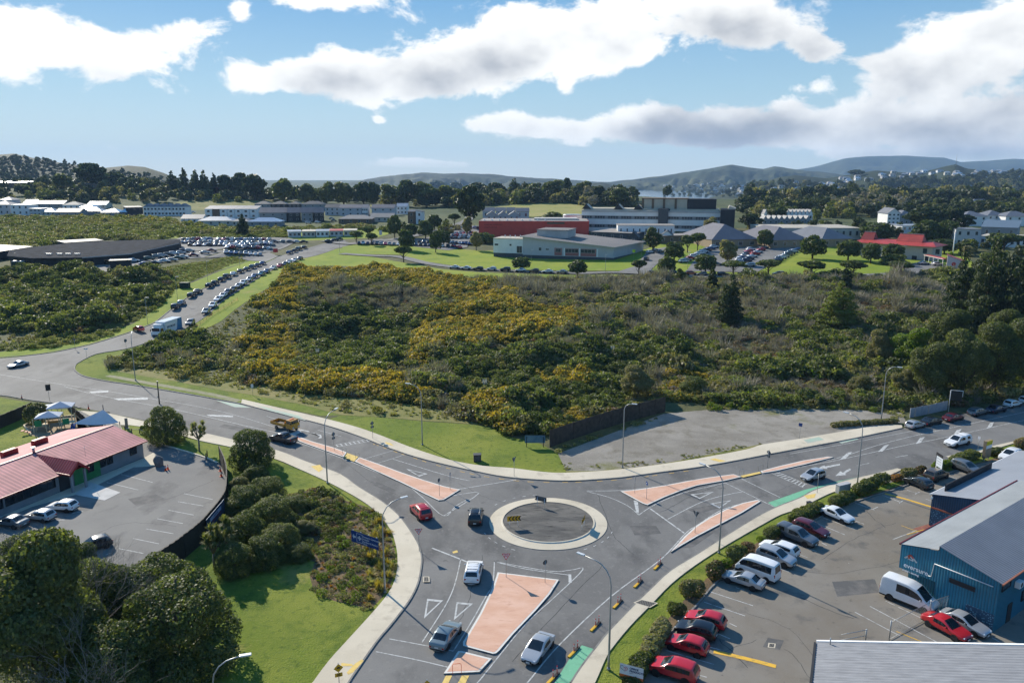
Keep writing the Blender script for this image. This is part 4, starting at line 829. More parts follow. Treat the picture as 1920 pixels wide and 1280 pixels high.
def box_truck():
 loc,rz=at_road((312,622),(331,616),(291,633));t=thing('box_truck','white and blue box truck coming down the side road','truck',loc,rz);t.scale=(1.28,1.2,1.28)
 pw=paint('white',None);bx=MB();bx.box((-1.2,0,2.35),(6.4,2.45,2.9),pw,bevel=.05);box=bx.build('cargo_box',t)
 bl=mat('truck_blue_panel',(.04,.19,.33),rough=.4,var=.1)
 for sgn in(1,-1):
  pn=MB();y=sgn*1.229;q=[(-2.0,y,.95),(-4.36,y,.95),(-4.36,y,3.76),(-2.75,y,3.76),(-2.45,y,2.2)];pn.face(q if sgn<0 else q[::-1],bl);pn.build('blue_panel',box)
 dk=mat('truck_lettering',(.03,.06,.10),var=0)
 stand_text(text_mesh('BESTMOVE',.62,dk,bold=.02),box,(-.2,1.232,2.5),(-1,0,0))
 cb=MB();cb.box((3.05,0,1.25),(1.9,2.3,1.5),pw,bevel=.12);cb.box((2.95,0,2.35),(1.55,2.2,.9),pw,bevel=.12)
 cb.box((2.75,0,3.1),(1.0,2.1,.75),pw,bevel=.25);cab=cb.build('cab',t,smooth=True,angle=R(35))
 g=MB();g.face([(3.76,-.98,1.98),(3.76,.98,1.98),(3.742,.95,2.72),(3.742,-.95,2.72)],glass_m);g.build('windscreen',cab)
 for sgn in(1,-1):
  g=MB();q=[(2.5,sgn*1.158,1.75),(3.6,sgn*1.158,1.75),(3.55,sgn*1.112,2.62),(2.5,sgn*1.112,2.62)];g.face(q if sgn<0 else q[::-1],glass_m);g.build('side_window',cab)
  m=MB();m.box((3.75,sgn*1.33,2.2),(.1,.22,.5),black_m,bevel=.03);m.build('mirror',cab)
  m=MB();m.box((4.0,sgn*.85,.85),(.06,.4,.22),head_m,bevel=.02);m.build('headlight',t)
 gr=MB();gr.box((4.0,0,1.15),(.06,1.6,.3),trim_m);gr.box((4.0,0,.5),(.1,2.2,.25),trim_m);gr.build('grille',t)
 ch=MB();ch.box((-.6,0,.72),(7.2,.9,.3),trim_m);ch.build('chassis',t)
 if.44 not in WHEEL:WHEEL[.44]=wheel_meshes(.44)
 for x in(2.9,-2.9):
  for sgn in(1,-1):w=link('wheel',WHEEL[.44][0],t,(x,sgn*1.02,.44));link('rim',WHEEL[.44][1],w)
box_truck()
def tray_truck():
 loc,rz=at_road((536,805),(517,800),(557,810));t=thing('tray_truck','orange flatbed truck with low tray sides on the left hand road','truck',loc,rz);py=paint('yellow',None)
 c=MB();c.box((1.85,0,1.15),(1.7,1.85,1.0),py,bevel=.1);c.box((1.75,0,1.9),(1.35,1.72,.62),py,bevel=.1);cab=c.build('cab',t,smooth=True,angle=R(35))
 g=MB();g.face([(2.46,-.78,1.66),(2.46,.78,1.66),(2.43,.75,2.14),(2.43,-.75,2.14)],glass_m);g.build('windscreen',cab)
 for sgn in(1,-1):
  g=MB();q=[(1.25,sgn*.93,1.62),(2.3,sgn*.93,1.62),(2.25,sgn*.868,2.12),(1.25,sgn*.868,2.12)];g.face(q if sgn<0 else q[::-1],glass_m);g.build('side_window',cab)
  m=MB();m.box((2.5,sgn*1.05,1.75),(.08,.18,.3),black_m,bevel=.02);m.build('mirror',cab)
  m=MB();m.box((2.7,sgn*.65,.95),(.06,.35,.18),head_m,bevel=.02);m.build('headlight',t)
 bc=MB();bc.box((1.7,0,2.26),(.25,.9,.1),orange_m,bevel=.03);bc.build('beacon',cab)
 d=MB();d.box((-1.0,0,.95),(3.7,1.95,.08),mat('tray_floor',(.06,.045,.035),var=.3));tray=d.build('tray',t)
 for c_,s_ in(((-1.0,.98,1.2),(3.7,.05,.45)),((-1.0,-.98,1.2),(3.7,.05,.45)),((-2.84,0,1.2),(.05,1.9,.45)),((.84,0,1.4),(.06,1.9,.85))):
  m=MB();m.box(c_,s_,py);m.build('drop_side',tray)
 ch=MB();ch.box((-.3,0,.7),(5.4,.8,.25),trim_m);ch.build('chassis',t)
 if.36 not in WHEEL:WHEEL[.36]=wheel_meshes(.36)
 for x in(1.75,-1.5):
  for sgn in(1,-1):w=link('wheel',WHEEL[.36][0],t,(x,sgn*.84,.36));link('rim',WHEEL[.36][1],w)
tray_truck()
rw=random.Random(3)
def road_heading(px,py):
 a=G(px-6,py+5);b=G(px+6,py-5);return math.atan2(b.y-a.y,b.x-a.x)
RC_='hatchback sedan suv hatchback wagon suv sedan'.split()
row_r=[(415,790,'greyblue'),(475,735,'white'),(525,680,'white'),(568,648,'white'),(610,620,'navy'),(660,592,'charcoal'),(705,560,'silver'),(750,535,'white'),(805,502,'silver'),(850,473,'blue'),(910,450,'teal'),(960,428,'blue'),(1020,397,'white'),(1075,379,'red'),(1125,365,'charcoal'),(1160,343,'white'),(1210,328,'white'),(1258,311,'black')]
HILL=[G(a,b)for a,b in((300,620),(360,570),(430,530),(520,490),(600,465),(650,455))]
def hill_dir(y):
 for a,b in zip(HILL,HILL[1:]):
  if y<b.y:break
 return math.atan2(b.y-a.y,b.x-a.x)
for i,(x,y,c_)in enumerate(row_r):
 px,py=300+x/4.8,420+y/4.8+2;g=G(px,py)
 far_car(rw.choice(RC_),f'{c_} car {ORD[i]} up from the truck in the right kerb row on the hill',px,py,hill_dir(g.y)+math.pi,c_,'cars parked down the right kerb of the hill road')
far_car('suv','grey SUV driving down just behind the box truck',357,609,hill_dir(230)+math.pi,'grey','cars on the hill road')
far_car('hatchback','dark red hatchback parked at the left kerb beside the box truck',260,620,hill_dir(215)+.75,'red','cars on the hill road')
row_l=[(140,748,'black'),(195,711,'silver'),(287,642,'black'),(342,609,'charcoal'),(447,554,'black'),(497,530,'charcoal'),(555,500,'navy'),(603,474,'charcoal'),(665,450,'white'),(725,426,'black'),(782,406,'charcoal'),(833,388,'grey'),(880,371,'navy'),(925,353,'blue')]
for i,(x,y,c_)in enumerate(row_l):
 px,py=300+x/4.8,420+y/4.8+2;g=G(px,py)
 far_car(rw.choice(RC_),f'{c_} car {ORD[i]} up from the truck in the left kerb row on the hill',px,py,hill_dir(g.y),c_,'cars parked up the left kerb of the hill road')
for i,(x,y,c_)in enumerate([(1167,260,'blue'),(1213,245,'charcoal'),(1250,228,'grey'),(1300,215,'black'),(1520,160,'charcoal'),(1570,148,'navy'),(1615,138,'green')]):
 px,py=300+x/4.8,420+y/4.8+1
 far_car(rw.choice(RC_),f'{c_} car {ORD[i]} after the car park entrance on the upper hill road',px,py,hill_dir(380)if i<4 else hill_dir(430)-.3,c_,'cars parked near the crest of the hill road')
for i,(x,y,c_)in enumerate([(635,697,'white'),(700,701,'white'),(768,706,'black'),(845,706,'white'),(922,710,'charcoal'),(1008,714,'white'),(1085,717,'bronze'),(1160,721,'white'),(1240,723,'silver')]):
 far_car(rw.choice(RC_),f'{c_} car {ORD[i]} from the left along the lane below the hospital lawn',640+x/3,270+y/3+1,math.pi-.05,c_,'cars along the lane below the hospital lawn')
for i,(x,y,c_)in enumerate([(155,735,'bronze'),(375,737,'green'),(615,738,'orange'),(740,746,'grey'),(1000,746,'charcoal'),(1240,744,'green'),(1420,748,'silver'),(1660,746,'black')]):
 far_car('suv' if i in(0,2)else rw.choice(RC_),f'{c_} car {ORD[i]} from the left on the lane above the scrub bank',1200+x/6.4,400+y/6.4,math.pi*(i%2),c_,'cars along the lane above the scrub bank')
far_car('suv','black four wheel drive on the driveway beside the grey hospital hall',1212,488,1.2,'black','cars on the hospital driveway')
for i,(x,y,c_)in enumerate([(120,478,'white'),(190,458,'silver'),(240,470,'greyblue')]):
 far_car('hatchback',f'{c_} car {ORD[i]} from the left at the end of the hospital driveway',1200+x/6.4,400+y/6.4,.5,c_,'cars on the hospital driveway')
CC=['white','silver','white','grey','charcoal','black','navy','greyblue','red','silver','blue','white']
def lot_row(n,x0,y0,x1,y1,rz,where,group,j=.15):
 for i in range(n):
  t=i/max(1,n-1);c_=rw.choice(CC)
  far_car(rw.choice(RC_),f'{c_} car {ORD[i]} from the left {where}' if n>1 else f'{c_} car {where}',x0+(x1-x0)*t+rw.uniform(-.3,.3),y0+(y1-y0)*t,rz+rw.uniform(-j,j)*.3+(math.pi if rw.random()<.3 else 0),c_,group)
GA='cars in the lawn side hospital car park';GB='cars in the villa car park';GC='cars in the big gravel car park';GD='cars beside the black roofed clinic'
lot_row(13,673,457.5,772,460.5,1.75,'in the front row above the sloping lawn',GA)
lot_row(4,780,460.5,806,461.5,1.75,'in the front row between the two dark trees',GA);lot_row(3,786,455,804,455.5,1.75,'in the row behind the dark lawn trees',GA)
lot_row(2,829,463,840,463,1.75,'among the pale cars by the lawn corner',GA)
for i,(x,y)in enumerate([(1308,705),(1378,722)]):far_car('sedan',f'red sedan {("upper", "lower")[i]} one of the pair at the lawn corner',660+x/6.857,360+y/6.857,2.0,'red',GA)
lot_row(9,843,456,892,459.5,1.75,'in the dark row by the white walled wing',GA)
lot_row(6,846,447.5,890,446.5,1.2,'in the third row under the red wall',GA);lot_row(6,850,443.5,888,442.5,1.2,'in the second row under the red wall',GA);lot_row(5,856,439,884,438,1.2,'in the back row under the red wall',GA)
lot_row(2,838,432,845,432,.3,'on the drive above the red wall car park',GA);lot_row(3,884,428,900,429,.2,'at the red wall end',GA)
lot_row(11,1282,492,1345,462,.15,'in the column beside the corner lawn trees',GB);lot_row(7,1384,493,1408,470,.15,'in the left half of the middle double row',GB);lot_row(7,1400,491,1432,466,.15,'in the right half of the middle double row',GB)
lot_row(9,1449,494,1494,470,.15,'in the column beside the big lawn',GB);lot_row(3,1345,497.5,1405,500,0,'at the near end of the villa car park',GB)
lot_row(3,346,451,364,450.5,1.5,'at the left of the back gravel row',GC);lot_row(4,374,450.5,394,450.5,1.5,'in the second cluster of the back gravel row',GC);lot_row(12,412,450.5,504,451.5,1.5,'in the back gravel row under the flax bank',GC)
lot_row(4,343,456,365,455.5,1.5,'at the left of the second gravel row',GC);lot_row(14,375,455.5,508,457,1.5,'in the second gravel row',GC)
lot_row(2,358,461,368,461,1.5,'at the left of the third gravel row',GC);lot_row(15,376,461,510,460.5,1.5,'in the third gravel row',GC);lot_row(9,428,465,505,467.5,1.5,'in the front gravel row',GC)
lot_row(2,516,454.5,528,455,.2,'alone at the right end of the gravel rows',GC);lot_row(3,545,455,571,455,.2,'by the exit of the gravel car park',GC);lot_row(8,424,475,488,479,1.9,'in the dark row behind the grass mound',GC)
for i,(x,y,c_)in enumerate([(60,950,'white'),(250,955,'white'),(480,925,'green'),(600,895,'greyblue'),(680,880,'silver'),(770,865,'charcoal'),(850,848,'white'),(960,838,'silver'),(1010,805,'navy'),(1090,805,'silver')]):
 far_car('suv',f'{c_} car {ORD[i]} from the left in the clinic row nearer the black roof',220+x/8,372+y/8,.45,c_,GD)
for i,(x,y,c_)in enumerate([(420,1003,'blue'),(570,985,'charcoal'),(710,958,'white'),(820,942,'greyblue'),(920,908,'green'),(990,895,'silver'),(1150,868,'maroon'),(1320,828,'silver'),(1420,796,'maroon')]):
 far_car('sedan',f'{c_} car {ORD[i]} from the left in the clinic row behind the grass bank',220+x/8,372+y/8,.25,c_,GD)
far_car('minibus','white minibus beside the dark flat roofed bike store',201,494,.3,'white',GD)
far_car('suv','silver car below the left end of the black roof',130,501,.2,'silver',GD)
for i,(x,y,c_)in enumerate([(578,419,'white'),(596,418,'white'),(622,411,'silver'),(626,415,'green'),(362,399,'white')]):
 far_car('hatchback',f'{c_} car {ORD[i]} from the left outside the terraced houses',x,y,.3,c_,'cars outside the terraced houses')
far_car('sedan','silver car parked under the canopy walk of the red roofed villa',1732,496,.1,'silver','cars at the red roofed villa');far_car('suv','pale silver car beside the little red roofed gatehouse',1757,498,.1,'silver','cars at the red roofed villa')
far_car('sedan','silver car in front of the white two storey block',1836,459,.1,'silver','cars at the white block')
# ------------------------------------------------------------------ buildings
def hit_plane(px,py,o,n):
 u,dy,dz=ray(px,py);d=Vector((u,dy,dz));n=Vector(n);c=Vector((0,0,H))
 return c+d*((Vector(o)-c).dot(n)/d.dot(n))
w_white=mat('wall_white',(.72,.72,.71),rough=.7,var=.06,scale=.4);w_cream=mat('wall_cream',(.50,.47,.40),rough=.8,var=.08,scale=.4);w_grey=mat('wall_grey',(.24,.25,.26),rough=.8,var=.08,scale=.4)
w_dark=mat('wall_charcoal',(.030,.031,.034),rough=.75,var=.2,scale=.4);w_brick=mat('wall_tan_brick',(.28,.215,.145),rough=.9,var=.15,scale=1.5);w_brown=mat('wall_brown',(.16,.11,.07),rough=.8,var=.15);w_teal=mat('wall_pale_blue',(.46,.46,.475),rough=.7,var=.06,scale=.4)
w_pink=mat('wall_pale_pink',(.50,.43,.41),rough=.8,var=.06);w_base=mat('wall_base_dark',(.075,.08,.085),rough=.85,var=.15);w_conc=mat('wall_concrete',(.44,.42,.39),rough=.85,var=.12,scale=.3);w_conc2=mat('wall_beige_panel',(.45,.40,.31),rough=.85,var=.1,scale=.3)
r_grey=mat('roof_grey',(.15,.155,.17),rough=.55,var=.1,scale=.3);r_dark=mat('roof_charcoal',(.055,.057,.062),rough=.5,var=.15,scale=.3);r_light=mat('roof_pale_steel',(.40,.41,.42),rough=.35,metal=.3,var=.1,scale=.3);r_shine=mat('roof_bright_steel',(.62,.63,.64),rough=.22,metal=.7,var=.05,scale=.3)
r_purple=mat('roof_mauve_grey',(.135,.13,.145),rough=.6,var=.12,scale=.3);r_taupe=mat('roof_taupe',(.28,.25,.22),rough=.7,var=.1,scale=.25);r_beige=mat('roof_beige',(.44,.39,.31),rough=.7,var=.08,scale=.2)
r_red=stripe_mat('roof_red_steel',(.44,.055,.04),1,.8,.3,.5,var=.15,dark=.85);r_blue=mat('roof_blue_grey',(.12,.16,.20),rough=.5,var=.1);red_wall=mat('wall_brick_red',(.60,.075,.05),rough=.7,var=.08,scale=.3);frame_w=mat('window_frame_white',(.6,.6,.58),rough=.6,var=0)
def window_part(p,c,w,h,n_axis,fr=frame_w,gl=None,name='window',mull=0):
 """a framed window on a wall face: n_axis 'x-','x+','y-','y+' is where it faces, in the parent's frame"""
 gl=gl or win_m;mb=MB();ax=n_axis[0];s=1 if n_axis[1]=='+' else-1;t=.07
 dims=(lambda a,b,c_:(c_,a,b))if ax=='x' else(lambda a,b,c_:(a,c_,b))
 off=lambda d,a=0.,b=0.:(c[0]+s*d,c[1]+a,c[2]+b)if ax=='x' else(c[0]+a,c[1]+s*d,c[2]+b)
 mb.box(off(.03),dims(w,h,.06),gl)
 for a,b,ww,hh in((0,h/2,w+t,t),(0,-h/2,w+t,t),(w/2,0,t,h),(-w/2,0,t,h)):mb.box(off(.05,a,b),dims(ww,hh,.12),fr)
 for k in range(mull):mb.box(off(.045,-w/2+w*(k+1)/(mull+1)),dims(t*.8,h-t,.10),fr)
 return mb.build(name,p)
def house(label,A,B,depth,eave,ridge,roof='gable',wall=None,roofm=None,floors=1,nwin=3,name='house',cat='house',group=None,over=.35,door=False,side_win=1,sink=2.,ww=1.3,frm=None):
 A3,B3=G(*A),G(*B);z=min(A3.z,B3.z);v=B3-A3;L_=v.xy.length;rz=math.atan2(v.y,v.x)
 t=thing(name,label,cat,(A3.x,A3.y,z),rz,group);wall=wall or w_white;roofm=roofm or r_grey
 m=MB();D=depth;o=over
 q={'gable':[(0,eave),(D/2,ridge),(D,eave)],'mono':[(0,eave),(D,ridge)],'flat':[(0,eave),(D,eave)],'hip':[(0,eave),(D,eave)],'cross':None,'monox':None}[roof]
 if roof=='cross' or roof=='monox':
  pr=[(0,eave),(L_/2,ridge),(L_,eave)]if roof=='cross' else[(0,ridge),(L_,eave)]
  for y,rev in((0,False),(D,True)):
   f=[(L_,y,-sink),(0,y,-sink)][::-1]+[(x,y,zz)for x,zz in pr[::-1]];m.face(f[::-1]if rev else f,wall)
  for x,zz in((0,pr[0][1]),(L_,pr[-1][1])):
   f=[(x,0,-sink),(x,D,-sink),(x,D,zz),(x,0,zz)];m.face(f if x else f[::-1],wall)
 else:
  for x,rev in((0,True),(L_,False)):
   f=[(x,0,-sink),(x,D,-sink)]+[(x,y,zz)for y,zz in q[::-1]];m.face(f[::-1]if rev else f,wall)
  for y,zz in((0,q[0][1]),(D,q[-1][1])):
   f=[(0,y,-sink),(L_,y,-sink),(L_,y,zz),(0,y,zz)];m.face(f if y==0 else f[::-1],wall)
 m.build('wall',t)
 r=MB();th=.16
 def slab(p):
  r.face([(x,y,z_+th)for x,y,z_ in p],roofm);r.face([(x,y,z_+.02)for x,y,z_ in p[::-1]],roofm)
  for i in range(len(p)):
   a,b=p[i],p[(i+1)%len(p)];r.face([(a[0],a[1],a[2]+.02),(b[0],b[1],b[2]+.02),(b[0],b[1],b[2]+th),(a[0],a[1],a[2]+th)],roofm)
 if roof=='gable':
  k=(ridge-eave)/(D/2);slab([(-o,-o,eave-o*k),(L_+o,-o,eave-o*k),(L_+o,D/2,ridge),(-o,D/2,ridge)]);slab([(-o,D/2,ridge),(L_+o,D/2,ridge),(L_+o,D+o,eave-o*k),(-o,D+o,eave-o*k)])
 elif roof=='cross':
  k=(ridge-eave)/(L_/2);slab([(-o,-o,eave-o*k),(L_/2,-o,ridge),(L_/2,D+o,ridge),(-o,D+o,eave-o*k)]);slab([(L_/2,-o,ridge),(L_+o,-o,eave-o*k),(L_+o,D+o,eave-o*k),(L_/2,D+o,ridge)])
 elif roof=='mono':slab([(-o,-o,eave),(L_+o,-o,eave),(L_+o,D+o,ridge),(-o,D+o,ridge)])
 elif roof=='monox':slab([(-o,-o,ridge),(L_+o,-o,eave),(L_+o,D+o,eave),(-o,D+o,ridge)])
 elif roof=='flat':slab([(-o,-o,eave),(L_+o,-o,eave),(L_+o,D+o,eave),(-o,D+o,eave)])
 else:
  i_=min(L_,D)/2
  a,b,c,d=(-o,-o,eave),(L_+o,-o,eave),(L_+o,D+o,eave),(-o,D+o,eave)
  if L_>=D:e,f=(i_,D/2,ridge),(L_-i_,D/2,ridge);fs=[(a,b,f,e),(b,c,f),(c,d,e,f),(d,a,e)]
  else:e,f=(L_/2,i_,ridge),(L_/2,D-i_,ridge);fs=[(a,b,e),(b,c,f,e),(c,d,f),(d,a,e,f)]
  for p in fs:r.face(p,roofm)
  r.face([d,c,b,a],roofm)
 r.build('roof',t)
 fh=eave/floors
 for fl in range(floors):
  for k in range(nwin):
   x=L_*(k+.5)/nwin;window_part(t,(x,0,fl*fh+fh*.55),min(ww,L_/nwin*.7),fh*.42,'y-',fr=frm or frame_w)
  for k in range(side_win):window_part(t,(0,D*(k+.5)/side_win,fl*fh+fh*.55),min(1.2,D*.3),fh*.42,'x-',fr=frm or frame_w)
 if door:
  d=MB();d.box((L_*.5,-.04,1.05),(1.0,.1,2.1),w_dark);d.build('door',t)
 return t,L_
# ---- childcare centre with the red roof
def childcare():
 Rf=Vector((-60.06,118.5,0));rz=math.atan2(-.928,-.372);t=thing('childcare_centre','low childcare centre with long red steel roof and gabled entrance porch','building',Rf,rz)
 ux=Vector((math.cos(rz),math.sin(rz),0));uy=Vector((-math.sin(rz),math.cos(rz),0))
 loc=lambda p:((p-Rf).dot(ux),(p-Rf).dot(uy),p.z)
 wh=lambda px,py:loc(hit_plane(px,py,Rf,uy))
 L_,Wd=50.,17.;wall=mat('childcare_wall',(.20,.215,.23),rough=.8,var=.1,scale=.6);red=stripe_mat('childcare_roof',(.54,.215,.21),0,.62,.4,.7,dark=.7,var=.16,spec=.2);redd=mat('childcare_red_trim',(.26,.018,.02),rough=.5,var=.1)
 m=MB();prof=[(0,2.85),(-6.8,4.35),(-Wd,2.35)]
 for x,rev in((0,True),(L_,False)):
  f=[(x,0,0)]+[(x,y,z)for y,z in prof]+[(x,-Wd,0)];m.face(f[::-1]if rev else f,wall)
 m.face([(0,0,0),(0,0,2.85),(L_,0,2.85),(L_,0,0)],wall);m.face([(0,-Wd,0),(L_,-Wd,0),(L_,-Wd,2.35),(0,-Wd,2.35)],wall);m.build('wall',t)
 r=MB();o=.5
 for a,b in(((.55,2.78),(-6.8,4.5)),((-6.8,4.5),(-Wd-.5,2.36))):
  r.face([(-o,a[0],a[1]),(-o,b[0],b[1]),(L_,b[0],b[1]),(L_,a[0],a[1])],red);r.face([(-o,a[0],a[1]-.14),(L_,a[0],a[1]-.14),(L_,b[0],b[1]-.14),(-o,b[0],b[1]-.14)],redd)
  r.face([(-o,a[0],a[1]-.14),(-o,b[0],b[1]-.14),(-o,b[0],b[1]),(-o,a[0],a[1])],redd)
 r.box((L_/2-.2,.60,2.70),(L_+.6,.12,.16),redd);r.box((L_/2-.2,-6.8,4.53),(L_+.6,.35,.05),redd)
 roof=r.build('roof',t)
 c1,c2=loc(G(137,923)),loc(G(162,913));xa,xb=min(c1[0],c2[0])-.5,max(c1[0],c2[0])+.6;yf=(c1[1]+c2[1])/2+.5;xm=(xa+xb)/2
 pr=MB();red2=stripe_mat('porch_roof',(.34,.035,.035),1,.5,.6,.45,dark=.5,var=.2);zt,ze,yb=4.45,2.95,-6.5
 for xx,sgn in((xa,1),(xb,-1)):
  yv=-.2;q=[(xm,yf,zt),(xm,yb,zt),(xx,yv,ze),(xx,yf,ze)];pr.face(q if sgn>0 else q[::-1],red2)
  b=[(xm,yf+.01,zt+.03),(xx,yf+.01,ze+.03),(xx,yf+.01,ze-.4),(xm,yf+.01,zt-.45)];pr.face(b if sgn<0 else b[::-1],redd)
  pr.box((xx,(yf+yv)/2,ze-.05),(.12,yf-yv,.22),redd)
 porch=pr.build('porch_roof',t)
 for c_ in(c1,c2):
  q=MB();q.box((c_[0],c_[1],1.45),(.3,.3,2.9),w_grey,bevel=.03);q.build('porch_column',t)
 gm=mat('green_wall_panel',(.03,.20,.065),rough=.7,var=.15);g=MB();x0,x1=wh(188,880)[0],wh(140,905)[0];g.box(((x0+x1)/2,.03,1.42),(abs(x1-x0),.07,2.8),gm);g.build('green_panel',t)
 d=MB();x0,x1=wh(133,905)[0],wh(112,915)[0];d.box(((x0+x1)/2,.035,1.2),(abs(x1-x0),.08,2.4),w_dark);d.build('door',t)
 for px,py,w,h,mu in((249,840,1.2,1.1,1),(205,858,1.0,1.1,1),(192,863,1.0,1.1,1),(169,876,1.0,1.1,1),(81,910,3.6,1.35,2),(34,932,3.6,1.35,2),(-20,955,3.6,1.35,2)):
  p=wh(px,py);window_part(t,(p[0],0.06 if px in(169,)else 0,1.75),w,h,'y+',fr=w_dark,gl=glass_m,mull=mu)
 for px,py in((74,826),(17,847)):
  p=loc(GZ(px,py,4.0));k=MB();k.box((p[0],p[1],p[2]-.1),(2.4,.9,1.0),redd,bevel=.25);k.build('roof_lantern',roof)
 p=loc(GZ(63,846,4.5));k=MB();k.tube([(p[0],p[1],4.3),(p[0],p[1],5.1)],.18,galv,10);k.box((p[0],p[1],5.15),(.5,.5,.1),galv);k.build('roof_vent',roof)
 p=loc(GZ(160,853,3.6));k=MB();k.tube([(p[0],p[1],3.4),(p[0],p[1],5.0)],.02,galv,6);k.tube([(p[0]-.4,p[1],4.9),(p[0]+.4,p[1],4.9)],.015,galv,6);k.build('aerial',roof)
childcare()
# ---- blue buildings on the right
g_ax,f_ax=Vector((.8065,.591,0)),Vector((-.591,.8065,0));RZB=math.atan2(.591,.8065)
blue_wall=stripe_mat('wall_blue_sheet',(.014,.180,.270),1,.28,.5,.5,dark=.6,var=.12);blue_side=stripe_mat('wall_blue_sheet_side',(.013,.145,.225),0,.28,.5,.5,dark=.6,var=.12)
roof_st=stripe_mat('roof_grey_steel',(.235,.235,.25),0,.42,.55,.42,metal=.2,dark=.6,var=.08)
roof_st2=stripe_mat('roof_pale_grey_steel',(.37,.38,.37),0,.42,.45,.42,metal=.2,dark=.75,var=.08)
def mural_mat():
 m=bpy.data.materials.new('mural_dots');nt,N,L=nodes_of(m);tc=N.new('ShaderNodeTexCoord');v=N.new('ShaderNodeTexVoronoi');v.inputs['Scale'].default_value=4.5;L.new(tc.outputs['Object'],v.inputs['Vector'])
 r=N.new('ShaderNodeMapRange');r.inputs[1].default_value=.30;r.inputs[2].default_value=.38;L.new(v.outputs['Distance'],r.inputs[0]);mx=N.new('ShaderNodeMixRGB');mx.inputs[1].default_value=(.10,.26,.36,1);mx.inputs[2].default_value=(.012,.06,.12,1);L.new(r.outputs[0],mx.inputs[0]);L.new(mx.outputs[0],N['Principled BSDF'].inputs['Base Color']);return m
mural=mural_mat()
def eversure():
 R0=Vector((48.35,69.32,0));t=thing('storage_building','blue ribbed steel building with grey roof and white eversure lettering','building',R0,RZB)
 loc=lambda p:((p-R0).dot(g_ax),(p-R0).dot(f_ax),p.z);D=30.
 wh=lambda px,py:loc(hit_plane(px,py,R0,g_ax))
 prof=[(0,5.55),(5.9,7.0),(5.9,6.5),(9.85,5.6)]
 m=MB()
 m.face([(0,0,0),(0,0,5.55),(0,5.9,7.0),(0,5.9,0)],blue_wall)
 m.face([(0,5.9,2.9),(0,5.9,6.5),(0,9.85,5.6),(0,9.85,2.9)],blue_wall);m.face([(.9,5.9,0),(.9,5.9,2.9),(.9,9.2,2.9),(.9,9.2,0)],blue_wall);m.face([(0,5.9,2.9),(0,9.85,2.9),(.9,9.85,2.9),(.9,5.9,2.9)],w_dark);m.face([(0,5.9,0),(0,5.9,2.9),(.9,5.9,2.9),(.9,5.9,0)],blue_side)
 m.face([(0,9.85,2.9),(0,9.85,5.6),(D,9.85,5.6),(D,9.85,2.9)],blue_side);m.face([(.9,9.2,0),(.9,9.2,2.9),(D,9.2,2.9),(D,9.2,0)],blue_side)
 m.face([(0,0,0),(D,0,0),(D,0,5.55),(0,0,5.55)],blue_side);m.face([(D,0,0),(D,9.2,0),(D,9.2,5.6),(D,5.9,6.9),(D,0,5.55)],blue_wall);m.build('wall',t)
 r=MB()
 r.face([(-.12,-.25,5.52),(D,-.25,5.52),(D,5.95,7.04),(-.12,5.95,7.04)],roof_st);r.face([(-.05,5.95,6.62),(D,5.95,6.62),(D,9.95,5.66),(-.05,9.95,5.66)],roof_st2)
 r.face([(-.05,5.95,6.6),(-.05,5.95,7.04),(D,5.95,7.04),(D,5.95,6.6)],r_dark);roof=r.build('roof',t)
 fl=MB();mr=mat('maroon_flashing',(.16,.03,.03),rough=.5);fl.box((D/2-.1,9.98,5.66),(D,.14,.18),mr);fl.build('flashing',roof)
 gu=MB();gu.box((D/2,-.33,5.45),(D+.3,.16,.14),mat('gutter_terracotta',(.30,.11,.06),rough=.5));gu.build('gutter',roof)
 pu=MB();pa=wh(1753,1056);pb=wh(1746,1080);pc=wh(1863,1099);pu.tube([(-.08,pb[1]+.25,pb[2]),(-.08,pb[1],pb[2]),(-.08,pa[1],pa[2]),(-.08,pc[1],pc[2])],.05,white_m,6);pu.build('conduit',t)
 a,b=wh(1783,1073),wh(1827,1110);window_part(t,(0,(a[1]+b[1])/2,(a[2]+b[2])/2-.25),abs(a[1]-b[1]),abs(a[2]-b[2])-.7,'x-',fr=w_dark,gl=w_dark)
 mu=MB();mu.box((-.02,1.4,1.0),(.05,2.7,1.9),mural);mu.build('mural',t)
 for px,py in((1905,1092),(1886,1098)):
  p=loc(hit_plane(px,py,R0,f_ax));k=MB()
  if px>1900:k.box((p[0],-.3,p[2]),(.9,.5,.7),white_m,bevel=.04);k.disc((p[0],-.555,p[2]),(0,-1,0),.27,w_dark,14);k.build('air_conditioner',t)
  else:window_part(t,(p[0],0,p[2]),1.9,.6,'y-',fr=w_dark)
 window_part(t,(7,0,1.9),1.6,1.1,'y-',fr=w_dark);dd=MB();dd.box((3.4,-.03,1.05),(1.0,.08,2.1),w_dark);dd.build('door',t)
 lw,lr=mat('logo_white',(.85,.85,.85),rough=.5,var=0),mat('logo_coral',(.75,.14,.08),rough=.5,var=0)
 q=lambda px,py:wh(px,py)
 lo=MB()
 def stroke(a,b,w,m,x=-.03):
  a,b=Vector((x,a[1],a[2])),Vector((x,b[1],b[2]));d=(b-a).normalized();n=Vector((0,-d.z,d.y))*w/2
  lo.face([a+n,b+n,b-n,a-n],m);lo.face([a-n,b-n,b+n,a+n],m)
 k0,k1,k2=q(1696.5,1045),q(1708,1040),q(1719,1054.5);s=lambda a,b,t_:tuple(a[i]*(1-t_)+b[i]*t_ for i in range(3))
 stroke(k0,s(k0,k1,.55),.17,lw);stroke(s(k0,k1,.5),k1,.17,lr,-.034);stroke(k1,s(k1,k2,.45),.17,lr,-.036);stroke(s(k1,k2,.45),k2,.17,lw)
